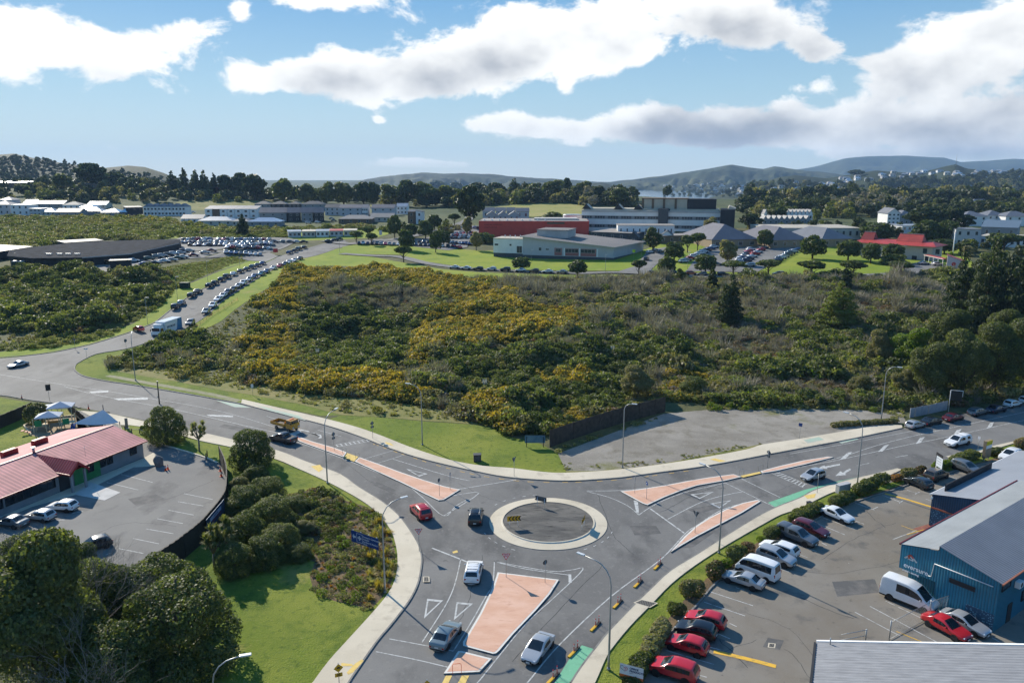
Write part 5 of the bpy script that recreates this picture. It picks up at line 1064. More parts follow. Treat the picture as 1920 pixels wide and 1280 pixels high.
 t0,t1,t2=q(1707.5,1042.5),q(1703,1047),q(1713,1051);stroke(t0,t1,.13,lr,-.04);stroke(t1,t2,.13,lw,-.042);stroke(t2,t0,.13,lw,-.044)
 lo.build('logo',t)
 a,b=wh(1695,1057),wh(1740,1075.5);wid=abs(a[1]-b[1])
 me=text_mesh('eversure',1.,lw,bold=.012,align='LEFT');xs=[v.co.x for v in me.vertices];k=wid/(max(xs)-min(xs));me.transform(Matrix.Scale(k,4));o=stand_text(me,t,(-.06,a[1],(a[2]+b[2])/2),(0,-1,0))
 me=text_mesh('secure storing',.30,lw,bold=.012,align='LEFT');stand_text(me,t,(-.06,a[1]+.05,(a[2]+b[2])/2-.62),(0,-1,0))
eversure()
def back_blue():
 Q=Vector((54.82,93.67,0));t=thing('workshop_building','dark blue workshop with pale grey roof and an orange stripe across its wall','building',Q,RZB);D=27.
 prof=[(0,4.35),(-10.5,6.6),(-21,4.35)];bw=stripe_mat('wall_navy_sheet',(.010,.048,.105),1,.28,.5,.5,dark=.6,var=.1)
 m=MB();m.face([(0,0,0),(0,0,4.35),(0,-10.5,6.6),(0,-21,4.35),(0,-21,0)][::-1],bw);m.face([(D,0,0),(D,0,4.35),(D,-10.5,6.6),(D,-21,4.35),(D,-21,0)],bw);m.face([(0,0,0),(0,0,4.35),(D,0,4.35),(D,0,0)],bw);m.face([(0,-21,0),(D,-21,0),(D,-21,4.35),(0,-21,4.35)],bw);m.build('wall',t)
 rf=stripe_mat('roof_silver_steel',(.34,.35,.37),0,.5,.25,.42,metal=.2,dark=.85,var=.05);r=MB();r.face([(-.15,.2,4.36),(-.15,-10.5,6.66),(D+.2,-10.5,6.66),(D+.2,.2,4.36)],rf);r.face([(-.15,-10.5,6.66),(-.15,-21.2,4.36),(D+.2,-21.2,4.36),(D+.2,-10.5,6.66)],rf);r.box((D/2,.22,4.28),(D+.3,.12,.16),white_m);roof=r.build('roof',t)
 p=MB();p.box((8.5,-.75,5.0),(13.5,.15,.95),w_dark);p.build('parapet',roof)
 s=MB();s.box((-.03,-8,2.55),(.08,15.8,.2),mat('stripe_orange',(.38,.10,.05)));s.build('stripe',t);mu=MB();mu.box((-.02,-1.7,1.25),(.05,3.2,2.3),mural);mu.build('mural',t)
 l=MB();l.box((-.12,-.05,3.9),(.2,.2,.3),white_m);l.build('flood_light',t);b=MB();b.box((-.5,-2.2,.35),(.7,2.6,.5),blue_side,bevel=.04);b.build('bench',t)
back_blue()
def shed():
 A=Vector((26.74,60.1,0));rz=math.atan2(-.41,.912);t=thing('corrugated_shed','shed with pale corrugated steel roof at the bottom right corner','building',A,rz)
 e=5.0;k=math.tan(R(14));Wd=34.;Dp=26.;cr=MB();n=300
 rf=mat('corrugated_steel',(.27,.27,.275),rough=.5,metal=.25,var=.18,scale=.7,stretch=(1,5,1));half=17.
 z=lambda x:e+k*(half-abs(x-half));ys=[0.25-Dp*i/n for i in range(n+1)];amp=lambda y:.035*math.sin(2*math.pi*y/.36)
 ys=[.25-.36/4*i for i in range(int(Dp/.09))]
 for x0,x1 in((-.15,half),(half,Wd)):cr.quadstrip([(x0,y,z(x0)+amp(y))for y in ys],[(x1,y,z(x1)+amp(y))for y in ys],rf)
 roof=cr.build('roof',t,smooth=True)
 c=MB();c.box((half/2,.3,z(half/2)+.02),(half/math.cos(math.atan(k))+.2,.22,.12),white_m,ry=-math.atan(k));c.build('barge_cap',roof)
 g=MB();g.box((-.2,-Dp/2,e-.02),(.2,Dp,.16),w_dark);g.build('gutter',roof);v=MB();v.tube([(1.0,-.2,e),(1.0,-.2,e+.9)],.05,galv,8);v.build('vent_pipe',roof)
 m=MB();m.face([(0,0,0),(0,0,e),(half,0,z(half)),(Wd,0,e),(Wd,0,0)],w_grey);m.face([(0,0,0),(0,-Dp,0),(0,-Dp,e),(0,0,e)],w_grey);m.face([(0,-Dp,0),(Wd,-Dp,0),(Wd,-Dp,e),(half,-Dp,z(half)),(0,-Dp,e)],w_grey);m.face([(Wd,-Dp,0),(Wd,0,0),(Wd,0,e),(Wd,-Dp,e)],w_grey);m.build('wall',t)
shed()
# ---- the hospital
def frame_at(A,B):
 a,b=G(*A),G(*B);v=b-a;return a,v.xy.length,math.atan2(v.y,v.x)
def hospital_hall():
 a,L_,rz=frame_at((980,484),(1150,488));t=thing('hospital_hall','white and grey hospital hall with one wide sloping grey roof','building',(a.x,a.y,a.z),rz)
 ux=Vector((math.cos(rz),math.sin(rz),0));uy=Vector((-math.sin(rz),math.cos(rz),0));c3=G(1206,470)-a;cx,cy=c3.dot(ux),c3.dot(uy)
 A_,B_,C_,D_=(0,0),(L_,0),(cx,cy),(cx-L_-6,cy+4);hA,hB,hC,hD=10.2,6.4,6.2,10.0;rm=noise_mix_mat('roof_membrane',[((.185,.170,.160),0,0,0,None),((.225,.205,.19),.08,.4,.62,None),((.19,.18,.17),.25,.5,.72,None)],rough=.75,bump=0)
 m=MB();q=[(A_,hA),(B_,hB),(C_,hC),(D_,hD)]
 for i in range(4):
  (p,h),(p2,h2)=q[i],q[(i+1)%4];m.face([(p[0],p[1],1.6),(p2[0],p2[1],1.6),(p2[0],p2[1],h2),(p[0],p[1],h)],w_teal);m.face([(p[0],p[1],-3),(p2[0],p2[1],-3),(p2[0],p2[1],1.6),(p[0],p[1],1.6)],w_base)
 m.build('wall',t)
 r=MB();r.face([(A_[0]-1.2,A_[1]-1.0,hA+.1),(B_[0]+.8,B_[1]-1.2,hB+.1),(C_[0]+1,C_[1]+.6,hC+.1),(D_[0]-1,D_[1]+1,hD+.1)],rm);r.face([(A_[0]-1.2,A_[1]-1.0,hA-.25),(D_[0]-1,D_[1]+1,hD-.25),(C_[0]+1,C_[1]+.6,hC-.25),(B_[0]+.8,B_[1]-1.2,hB-.25)],w_conc)
 r.face([(A_[0]-1.2,A_[1]-1.0,hA-.25),(B_[0]+.8,B_[1]-1.2,hB-.25),(B_[0]+.8,B_[1]-1.2,hB+.1),(A_[0]-1.2,A_[1]-1.0,hA+.1)],w_conc);r.face([(B_[0]+.8,B_[1]-1.2,hB-.25),(C_[0]+1,C_[1]+.6,hC-.25),(C_[0]+1,C_[1]+.6,hC+.1),(B_[0]+.8,B_[1]-1.2,hB+.1)],w_conc);roof=r.build('roof',t)
 ph=MB();ph.box((11.5,17,10.8),(15,15,3.6),w_conc,bevel=.02);ph.box((11.5,17,12.7),(15.6,15.6,.25),rm);ph.build('plant_room',roof)
 for x,w in((8.5,1.3),(12,1.5)):window_part(t,(x,0,4.5),w,1.4 if w<1.4 else.7,'y-',mull=1)
 pk=mat('panel_dusty_red',(.34,.13,.115),rough=.7)
 for x,w in((17.2,2.6),(23.6,6.2),(31.2,6.8)):
  p=MB();p.box((x,-.05,3.6),(w+.9,.1,3.4),pk);p.build('red_panel',t);window_part(t,(x,-.1,4.2),w,1.7,'y-',mull=3 if w>4 else 1)
 for x in(20.2,27.4,35.6):
  p=MB();p.box((x,-.15,3.6),(.7,.3,3.6),w_white);p.build('pilaster',t)
 a2=G(921,483)-a;x0=a2.dot(ux);b=MB();b.box((x0/2,6,5.4),(-x0,12,6.6),w_white);b.box((x0/2,6.01,.2),(-x0-.2,11.8,4),w_base);b.box((x0/2,6,8.85),(-x0+.3,12.3,.3),r_beige);w=b.build('side_wing',t)
 window_part(w,(x0+1.6,0,6.0),1.6,.7,'y-',fr=w_dark);window_part(w,(x0+8.6,0,6.0),.9,.7,'y-',fr=w_dark);window_part(w,(-1.6,0,4.0),2.6,3.2,'y-',mull=1)
 for k in range(5):
  v=MB();v.tube([(x0+3+k*2.6,8,9),(x0+3+k*2.6,8,10)],.2,white_m,8);v.build('roof_vent',w)
hospital_hall()
def red_block():
 a,L_,rz=frame_at((898,444),(1104,443));t=thing('red_block','long windowless brick red hospital block behind the grey hall','building',(a.x,a.y,a.z),rz)
 m=MB();m.box((L_/2,14,3.2),(L_,28,11.5),red_wall);m.build('wall',t);r=MB();r.box((L_/2,14.3,9.05),(L_-.8,27,.2),r_taupe);r.box((L_*.7,16,9.6),(L_*.4,12,1.0),w_conc);roof=r.build('roof',t)
 for k in range(9):
  v=MB();v.box((3+k*4.4,4,9.5),(.8,.8,.8),white_m,bevel=.1);v.build('roof_vent',roof)
 dk=mat('raised_letters_dark_red',(.16,.012,.012),var=0)
 stand_text(text_mesh('KENEPURU COMMUNITY',.95,dk,align='LEFT'),t,(3.2,-.02,6.9),(1,0,0));stand_text(text_mesh('HEALTH CENTRE',.95,dk,align='LEFT'),t,(3.2,-.02,5.4),(1,0,0))
 p=MB();p.box((L_*.7,-.04,8.0),(10,.08,1.2),w_brown);p.build('sign_panel',t)
red_block()
def main_block():
 a,L_,rz=frame_at((1090,433),(1376,436));t=thing('hospital_block','long multi storey concrete hospital block with white spandrel bands','building',(a.x,a.y,a.z),rz);s=L_/286;X=lambda px:(px-1090)*s
 spn=mat('spandrel_white',(.74,.73,.70),rough=.8,var=.06,scale=.2);wb=mat('window_band',(.045,.055,.065),rough=.2,var=.5,scale=.8)
 for nm,x0,x1,y0 in(('left_wing',X(1090),X(1237),0),('right_wing',X(1255),X(1350),.8)):
  m=MB();w=x1-x0;xm=(x0+x1)/2
  for z0,z1,mt,pr in((-4,2.2,spn,0),(2.2,4.2,w_grey,-.5),(4.2,7.4,spn,0),(7.4,9.4,w_grey,-.5),(9.4,11.6,spn,0),(11.6,12.6,w_conc,.3)):m.box((xm,9-pr/2+y0,(z0+z1)/2),(w-.02*(pr<0),18+pr,z1-z0),mt)
  m.box((xm,10+y0,13.1),(w-1.5,15,1.0),w_conc2);wing=m.build('wing',t);n=int(w/1.55)
  for fz in(3.2,8.4):
   for g in range(0,n,5):
    wm=MB()
    for k in range(g,min(g+4,n)):
     x=x0+(k+.5)*w/n;wm.box((x,.2+y0,fz),(w/n*.72,.1,1.5),wb);wm.box((x,.17+y0,fz-.35),(w/n*.72,.09,.1),frame_w)
    wm.build('window',wing)
 st=MB();st.box((X(1246),7,5.5),(X(1255)-X(1237)-.1,18,17),w_base);st.build('stair_tower',t);st=MB();st.box((X(1363),7,5),(X(1376)-X(1350)-.1,20,18),w_dark);st.box((X(1370),7,14.2),(4,18,2.2),r_beige,ry=.35);st.build('stair_tower',t)
 p=MB();p.box((X(1246),12,16.5),(X(1288)-X(1204),11,6),w_conc2)
 for px in(1205,1224,1245,1267):p.box((X(px),6.4,16.5),(1.3,.6,6.4),w_brown)
 p.box((X(1246),12,19.6),(X(1288)-X(1204)+1,11.8,.5),w_brown);p.build('plant_room',t)
 p=MB();p.box((X(1315),12,16.4),(X(1342)-X(1289),11,6.4),stripe_mat('plant_louvre',(.025,.025,.028),0,.7,.5,.6,dark=.4));p.build('plant_louvre',t)
 for px in(1098,1160,1198):
  d=MB();x=X(px);d.face([(x-3,2,13.2),(x+3,2,13.2),(x,2,16.2)],w_dark);d.face([(x-3,2,13.2),(x,2,16.2),(x,10,16.2),(x-3,10,13.2)],r_beige);d.face([(x,2,16.2),(x+3,2,13.2),(x+3,10,13.2),(x,10,16.2)],r_beige);d.face([(x+3,10,13.2),(x-3,10,13.2),(x,10,16.2)],w_dark);d.build('dormer',t)
main_block()
t,_=house('white flat roofed ward with a row of slit windows before the hospital block',(1158,447),(1264,445),14,7.2,7.2,'flat',w_white,r_taupe,1,9,'ward_block','building',ww=.7)
house('low grey roofed link building between the ward and the hospital hall',(1108,449),(1190,452),30,4.2,4.4,'flat',w_base,r_taupe,1,5,'link_building','building')
house('brown low link building to the right of the slit windowed ward',(1235,458),(1330,452),12,4.2,4.5,'flat',w_brown,r_taupe,1,6,'link_building','building')
house('small dark gabled pavilion beside the big dark tree',(1178,456),(1196,456),9,3.2,6.0,'cross',w_base,r_dark,1,1,'pavilion','building')
house('small pale gabled lodge behind the hospital driveway',(1238,456),(1262,456),9,4,6.4,'cross',w_white,r_dark,1,2,'lodge','building')
house('grey gabled villa at the head of the car park, widest of the three',(1334,466),(1420,463),38,4.2,11.0,'hip',w_brick,r_purple,1,4,'villa','building',ww=2.2)
house('grey gabled brick villa beside the big lawn tree',(1444,466),(1516,464),36,4.0,9.8,'hip',w_brick,r_purple,1,4,'villa','building',ww=1.8)
house('grey gabled villa behind the red roofs',(1540,464),(1598,462),32,4.0,9.0,'hip',w_brick,r_grey,1,3,'villa','building',ww=1.8)
house('very long flat beige roofed building behind the gabled villas',(1437,449),(1612,449),30,6.0,6.3,'flat',w_cream,r_beige,1,14,'long_building','building')
t,_=house('pale round topped garden shelter behind the grey villas',(1535,452),(1560,452),6,4.4,5.4,'cross',w_cream,r_taupe,1,2,'garden_shelter','shelter')
def red_villa():
 a,L_,rz=frame_at((1600,478),(1748,490));t=thing('red_roofed_villa','two storey pale villa with broad red roofs and two raised roof monitors','building',(a.x,a.y,a.z),rz)
 Dp=13;m=MB();m.box((L_/2,Dp/2,2.2),(L_-1,Dp-1,7.4),w_pink);m.build('wall',t);rr=r_red
 r=MB();e,rg=5.9,7.6;o=1.2
 r.face([(-o,-o,e),(L_+o,-o,e),(L_+o-4,Dp/2,rg),(4-o,Dp/2,rg)],rr);r.face([(L_+o,-o,e),(L_+o,Dp+o,e),(L_+o-4,Dp/2,rg)],rr);r.face([(L_+o,Dp+o,e),(-o,Dp+o,e),(4-o,Dp/2,rg),(L_+o-4,Dp/2,rg)],rr);r.face([(-o,Dp+o,e),(-o,-o,e),(4-o,Dp/2,rg)],rr);r.face([(-o,-o,e-.1),(-o,Dp+o,e-.1),(L_+o,Dp+o,e-.1),(L_+o,-o,e-.1)],w_pink);roof=r.build('roof',t)
 for x0,x1,tp,c in((1.0,7.0,10.4,mat('monitor_dark_red',(.22,.02,.02),rough=.6)),(16.5,27.5,10.4,r_red)):
  k=MB();k.face([(x0,3.2,6.6),(x1,3.2,6.6),(x1-.6,6.6,tp),(x0+.6,6.6,tp)],c);k.face([(x1,3.2,6.6),(x1,9.6,6.6),(x1-.6,6.6,tp)],c);k.face([(x0,9.6,6.6),(x0,3.2,6.6),(x0+.6,6.6,tp)],c);k.face([(x1,9.6,6.6),(x0,9.6,6.6),(x0+.6,6.6,tp),(x1-.6,6.6,tp)],c);k.box(((x0+x1)/2,6.6,tp+.03),(x1-x0-1,.35,.15),w_pink);k.build('roof_monitor',roof)
 for x in(3,8,30,35):window_part(t,(x,.5,3.9),1.8,2.2,'y-')
 for x in(26,31):window_part(t,(x,.5,.6),2.2,2.0,'y-',gl=w_dark)
 return t
red_villa()
def gatehouse():
 a,L_,rz=frame_at((1774,505),(1800,507));t=thing('gatehouse','little pale gatehouse with red roof and a round red emblem','building',(a.x,a.y,a.z),rz+.12)
 m=MB();W_=5.2
 m.face([(0,0,-2),(W_,0,-2),(W_,0,3.6),(0,0,5.4)],w_pink);m.face([(W_,0,-2),(W_,6,-2),(W_,6,3.6),(W_,0,3.6)],w_pink);m.face([(0,6,-2),(0,0,-2),(0,0,5.4),(0,6,5.4)],w_pink);m.face([(W_,6,-2),(0,6,-2),(0,6,5.4),(W_,6,3.6)],w_pink);m.build('wall',t)
 r=MB();r.face([(-.3,-.1,5.6),(W_+.8,-.1,3.4),(W_+.8,6.4,3.4),(-.3,6.4,5.6)],r_red);r.face([(-.3,-.1,5.5),(-.3,6.4,5.5),(W_+.8,6.4,3.3),(W_+.8,-.1,3.3)],r_red);r.build('roof',t)
 e=MB();e.disc((2.4,-.02,2.2),(0,-1,0),.75,sign_red,20,.03);e.build('emblem',t);d=MB();d.box((W_+.03,2.5,.9),(.08,1.4,2.2),w_dark);d.build('door',t)
 b,L2,rz2=frame_at((1736,491),(1772,500));c=thing('covered_walkway','covered walkway with thin red roof joining villa and gatehouse','walkway',(b.x,b.y,b.z),rz2)
 r=MB();r.box((L2/2,0,3.0),(L2,2.4,.18),r_red);r.box((L2/2,-1.2,2.9),(L2,.08,.3),w_pink);r.build('roof',c)
 for k in range(5):
  p=MB();p.box((.4+(L2-.8)*k/4,-.9,1.4),(.18,.18,3.0),w_white);p.build('post',c)
gatehouse()
house('white two storey block beyond the red roofed villa',(1789,462),(1836,463),12,8.6,8.8,'flat',w_teal,r_grey,2,3,'white_block','building')
house('long pale flat roofed building right of the white block',(1836,460),(1925,466),22,5.0,5.2,'flat',w_white,r_beige,1,8,'long_building','building')
house('blue grey shed roofed hall behind the long pale building',(1838,443),(1906,447),20,5.5,8.5,'mono',w_grey,r_blue,1,3,'hall','building')
house('white walled pavilion with tiled end panel behind the clipped garden trees',(1690,446),(1745,445),12,6.5,6.8,'flat',w_white,r_light,2,6,'pavilion','building')
house('white sign fronted depot left of the pavilion',(1640,442),(1692,443),14,4.5,6,'mono',w_white,r_purple,1,4,'depot','building')
def tank():
 a=G(1073,428);t=thing('water_tank','round white steel tank left of the hospital block','tank',a);m=MB();m.tube([(0,0,-2),(0,0,8.2)],6.,w_white,28);m.build('shell',t,smooth=True,angle=R(40));c=MB();c.tube([(0,0,8.2),(0,0,8.7)],[6.15,5.9],r_light,28);c.build('lid',t)
tank()
# ---- clinic with the long black roof
def clinic():
 a=G(20,497);t=thing('clinic_building','low dark clinic with sweeping black solar panelled roof','building',(a.x,a.y,0));O=Vector((a.x,a.y,0))
 fr=[(20,496),(66,502),(160,500),(250,491),(340,467)];bk=[(340,462),(262,464),(150,470),(60,482),(20,489)];gf=[G(*p)for p in fr];gb=[G(*p)for p in bk];b0=min(p.z for p in gf+gb)
 m=MB();pl=[((p-O).x,(p-O).y)for p in gf+gb];m.prism(pl,b0-2,b0+3.6,w_dark);m.build('wall',t)
 rf=stripe_mat('roof_solar_black',(.042,.045,.052),0,1.6,.1,1.,dark=.7,var=.3,spec=.03);r=MB()
 f_=[(p-O+Vector((0,-1.6,0))).to_tuple()[:2]+(b0+3.9,)for p in gf];k_=[(p-O).to_tuple()[:2]+(b0+4.7,)for p in gb[::-1]]
 for i in range(4):r.face([f_[i],f_[i+1],k_[i+1],k_[i]],rf);r.face([f_[i+1],f_[i],k_[i],k_[i+1]][::1]and[(x,y,z-.35)for x,y,z in(f_[i+1],f_[i],k_[i],k_[i+1])],w_dark);r.face([(f_[i][0],f_[i][1],f_[i][2]-.35),(f_[i+1][0],f_[i+1][1],f_[i+1][2]-.35),f_[i+1],f_[i]],r_light if i>1 else w_dark)
 roof=r.build('roof',t)
 for x,px in enumerate((92,112,128,145)):
  p=GZ(px,476,b0+4.5)-O;k=MB();k.box((p.x,p.y,b0+4.5),(2.2,.9,.5),r_light,bevel=.05);k.build('skylight',roof)
 for px,w in((90,9),(150,9),(210,12)):
  p=GZ(px,492,b0+1.6);q=MB();y=min(gf,key=lambda g:abs(PR(g)[0]-px));window_part(t,(p.x-O.x,p.y-O.y-1.2,b0+1.8),5,1.8,'y-',fr=w_dark,gl=glass_m,mull=3)
 house('small black pavilion roof at the left end of the clinic',(-20,492),(62,477),14,3.6,4.4,'mono',w_dark,r_dark,1,3,'pavilion','building',frm=w_dark)
 house('black annex roof behind the clinic',(124,470),(194,464),9,3.6,4.0,'mono',w_dark,r_dark,1,2,'annex','building',frm=w_dark)
 house('dark flat roofed bike store in front of the clinic cars',(207,504),(246,502),5,3.0,3.0,'flat',w_dark,r_dark,1,1,'bike_store','shed',frm=w_dark,side_win=0)
 for i,(px,py)in enumerate(((30,501),(43,501))):
  g=G(px,py);k=thing('water_tank',f'{("dark green", "grey green")[i]} plastic tank below the left end of the clinic','tank',g);mm=MB();mm.tube([(0,0,-.5),(0,0,2.3)],1.5,mat(f'tank_{i}',((.02,.05,.04),(.09,.13,.13))[i],rough=.5),20);mm.build('shell',k,smooth=True,angle=R(40));c=MB();c.tube([(0,0,2.3),(0,0,2.6)],[1.5,.6],r_light,20);c.build('lid',k)
clinic()
for i in range(5):
 x0=541+i*26;house(f'{("pale", "cream", "white", "teal trimmed", "brown trimmed")[i]} prefab classroom {ORD[i]} from the left in the low row',(x0,446-i*.6),(x0+24,445.5-i*.6),8,3.4,3.9,'mono',(w_teal,w_cream,w_white,w_teal,w_cream)[i],(r_light,r_beige,r_light,r_red,r_beige)[i],1,3,'prefab_classroom','classroom','prefab classrooms in the low row',side_win=0)
# ---- terraced houses and suburb
GT='terraced houses beyond the flax bank'
for i in range(6):
 x0=270+i*13.2;house(f'white hipped townhouse {ORD[i]} from the left in the white terrace',(x0,405),(x0+12.6,405),11,6.8,9.2,'hip',w_white,r_grey,2,2,'townhouse','house',GT,over=.2,side_win=0,ww=1.6)
house('charcoal townhouse at the left end of the white terrace',(238,406),(269,405),11,6.6,7.2,'mono',w_dark,r_dark,2,3,'townhouse','house',GT,frm=w_dark)
for i in range(7):
 x0=385+i*14;house(f'white shed roofed townhouse {ORD[i]} from the left in the second terrace',(x0,409.5),(x0+13.4,409.5),11,6.6,8.6,'mono',w_brown if i==1 else w_white,r_grey,2,1 if i!=1 else 0,'townhouse','house',GT,over=.2,side_win=0,ww=1.8)
for i,(x0,x1,w)in enumerate([(487,538,w_grey),(540,564,w_dark),(566,587,w_grey),(589,608,w_dark)]):
 house(f'{("long grey", "black", "mid grey", "black and white")[i]} gabled townhouse {ORD[i]} from the left in the steep terrace',(x0,416),(x1,415.5),12,6.2,9.4,'gable',w,r_purple,2,3 if i==0 else 2,'townhouse','house',GT,over=.3)
for i,(x0,x1,y,w,rf)in enumerate([(478,508,396,w_grey,r_dark),(508,538,396,w_dark,r_dark),(540,564,396,w_dark,r_dark),(566,608,396,w_grey,r_dark),(610,637,404,w_teal,r_dark),(637,678,405,w_teal,r_purple),(679,690,405,w_white,r_grey),(697,740,405,w_teal,r_purple),(744,764,402,w_white,r_light)]):
 house(f'two storey house with {("charcoal", "mauve")[rf in (r_purple, r_grey)]} roof, {ORD[i]} from the left behind the steep terrace',(x0,y),(x1,y),11,6,8.4,'hip' if i<4 else 'gable',w,rf,2,3,'townhouse','house','back row houses',over=.3,side_win=0)
for i,(x0,x1,y,w,rf,k)in enumerate([(340,380,419,w_white,r_grey,'gable'),(372,436,423,w_cream,r_light,'hip'),(436,466,424,w_cream,r_grey,'hip'),(466,525,425,w_grey,r_shine,'hip'),(635,697,419.5,w_brown,r_taupe,'hip'),(695,738,416,w_cream,r_taupe,'gable'),(765,778,420,w_brown,r_dark,'mono'),(780,793,420,w_white,r_dark,'monox')]):
 house(f'single storey house {ORD[i]} from the left in front of the terraces',(x0,y),(x1,y),11,3.2 if i<6 else 8,5.6 if i<6 else 9,k,w,rf,1 if i<6 else 2,4 if i<6 else 1,'house','house','front row houses',over=.4,side_win=0)
for i,(x0,x1,y,w,rf,e,k)in enumerate([(-12,20,403,w_teal,r_grey,8,'hip'),(22,56,404,w_white,r_light,8,'flat'),(56,78,405,w_teal,r_light,5.5,'flat'),(0,24,390,w_teal,r_grey,7,'hip'),(78,104,405,w_cream,r_light,3.2,'hip'),(104,150,406,w_grey,r_purple,3.2,'gable'),(138,190,404,w_grey,r_light,3.4,'hip'),(45,66,388,w_cream,r_shine,3.4,'gable'),(66,120,390,w_grey,r_dark,3.6,'gable'),(118,150,393,w_white,r_taupe,4,'hip'),(150,176,396,w_white,r_shine,3.4,'hip'),(165,200,391,w_cream,r_shine,3.4,'gable'),(190,224,406,w_grey,r_shine,3.2,'hip'),(226,240,406,w_dark,r_shine,3.2,'hip')]):
 house(f'{("blue grey hipped", "white flat fronted", "pale boxy", "small blue grey", "cream hipped", "mauve roofed", "pale roofed", "bright roofed", "solar roofed", "taupe roofed", "gleaming roofed", "shiny gabled", "brightly glaring", "dark walled")[i]} house {ORD[i]} in the left edge cluster',(x0,y),(x1,y),12,e,e+2.6,k,w,rf,2 if e>5 else 1,3,'house','house','houses at the left edge',over=.4,side_win=0)
for i,(x0,x1,y)in enumerate([(905,928,409),(930,948,409),(950,966,409),(968,992,410),(912,932,417),(934,952,417),(954,974,417)]):
 house(f'blue grey gabled unit {ORD[i]} from the left behind the red block',(x0,y),(x1,y),10,5,7.4,'gable' if i<4 else 'cross',w_teal,r_grey,1,2,'unit','house','units behind the red block',over=.3,side_win=0)
house('long pale roofed house on the wooded slope at the left edge',(-20,352),(52,352),12,5,6.5,'mono',w_brown,r_light,1,6,'hill_house','house');house('long white roofed hall on the wooded slope',(157,354),(249,354),14,5,6,'mono',w_brown,r_shine,1,8,'hill_hall','building')
house('dark red block between the skyline trees',(408,366),(446,366),12,9,9.4,'flat',mat('wall_oxblood',(.075,.02,.022),rough=.8),r_dark,2,5,'hill_block','building',frm=w_dark);house('white house with pale roof among the ridge trees',(822,367),(858,367),12,6,9,'gable',w_white,r_light,1,5,'hill_house','house')
for i,(x0,x1,y,fl,e)in enumerate([(1663,1686,421,3,7.4),(1686,1712,421,2,6),(1806,1850,424,2,6.2),(1850,1884,422,2,6.2),(1884,1935,424,2,6.2)]):
 house(f'{("white gabled", "grey hipped", "white bay fronted", "dormered", "broad")[i]} three storey apartment house {ORD[i]} from the left near the big dark trees',(x0,y),(x1,y),14,e,e+3,'hip' if i else 'cross',w_white if i!=1 else w_grey,r_grey,fl,3,'apartment_house','house','apartment houses by the dark trees',over=.5,side_win=0)
for i in range(13):
 x0=1432+i*7;house(f'pale narrow dormered unit {ORD[i]} from the left in the long grey terrace',(x0,414),(x0+6.8,414),9,4.6,7.6,'cross',w_white,r_grey,1,1,'terrace_unit','house','units of the long grey terrace',over=.1,side_win=0)
for i in range(9):
 x0=1430+i*10;house(f'grey fronted unit {ORD[i]} from the left in the lower terrace',(x0,421),(x0+9.4,421),8,3,5.6,'cross',w_grey,r_grey,1,1,'terrace_unit','house','units of the lower grey terrace',over=.1,side_win=0)
def small_house(w,d,e,r_,wall,roofm):
 m=MB();m.box((0,0,e/2-1.5),(w,d,e+3),wall);a,b,c,q=(-w/2-.4,-d/2-.4,e),(w/2+.4,-d/2-.4,e),(w/2+.4,d/2+.4,e),(-w/2-.4,d/2+.4,e);m.face([a,b,(w/2-d/3,0,r_),(-w/2+d/3,0,r_)],roofm);m.face([b,c,(w/2-d/3,0,r_)],roofm);m.face([c,q,(-w/2+d/3,0,r_),(w/2-d/3,0,r_)],roofm);m.face([q,a,(-w/2+d/3,0,r_)],roofm)
 for k in(-.25,.25):m.box((w*k,-d/2-.03,e*.5),(w*.22,.08,e*.4),win_m)
 return m.mesh('small_house')
SH=[small_house(16,10,4.5,7.5,w_white,r_grey),small_house(14,11,6,9,w_cream,r_light),small_house(18,9,4,6.5,w_grey,r_light),small_house(13,10,6,8.5,w_white,r_shine),small_house(15,10,5,8,w_teal,r_taupe)]
hills_bvh=[]
from mathutils.bvhtree import BVHTree
for o in list(COL.objects):
 if o.name.startswith('hills')or o.name=='ground':
  hills_bvh.append(BVHTree.FromPolygons([v.co[:]for v in o.data.vertices],[p.vertices[:]for p in o.data.polygons]))
def scene_hit(px,py):
 d=Vector(ray(px,py)).normalized();best=None
 for b in hills_bvh:
  h=b.ray_cast(Vector((0,0,H)),d)
  if h[0]is not None and(best is None or h[3]<best[1]):best=(h[0],h[3])
 return best[0]if best else None
rs=random.Random(12)
for label,grp,zones in(('small pale house scattered over the far hillside suburb','houses of the far hillside suburb',[(1490,1620,343,372,60),(1380,1480,352,372,26),(1560,1640,332,342,10),(1650,1920,322,338,40)]),('tiny pale house among trees on the valley flats','houses of the valley flats',[(1240,1400,345,358,26),(1740,1920,352,382,34),(1780,1860,372,388,10)])):
 for x0,x1,y0,y1,n in zones:
  for k in range(n):
   px,py=rs.uniform(x0,x1),rs.uniform(y0,y1);p=scene_hit(px,py)
   if p is None or p.z<-30 or p.length>6000:continue
   tag(link('small_house',rs.choice(SH),None,p,rs.uniform(-.5,.5)),label,'house',grp).scale=(1,1,1)
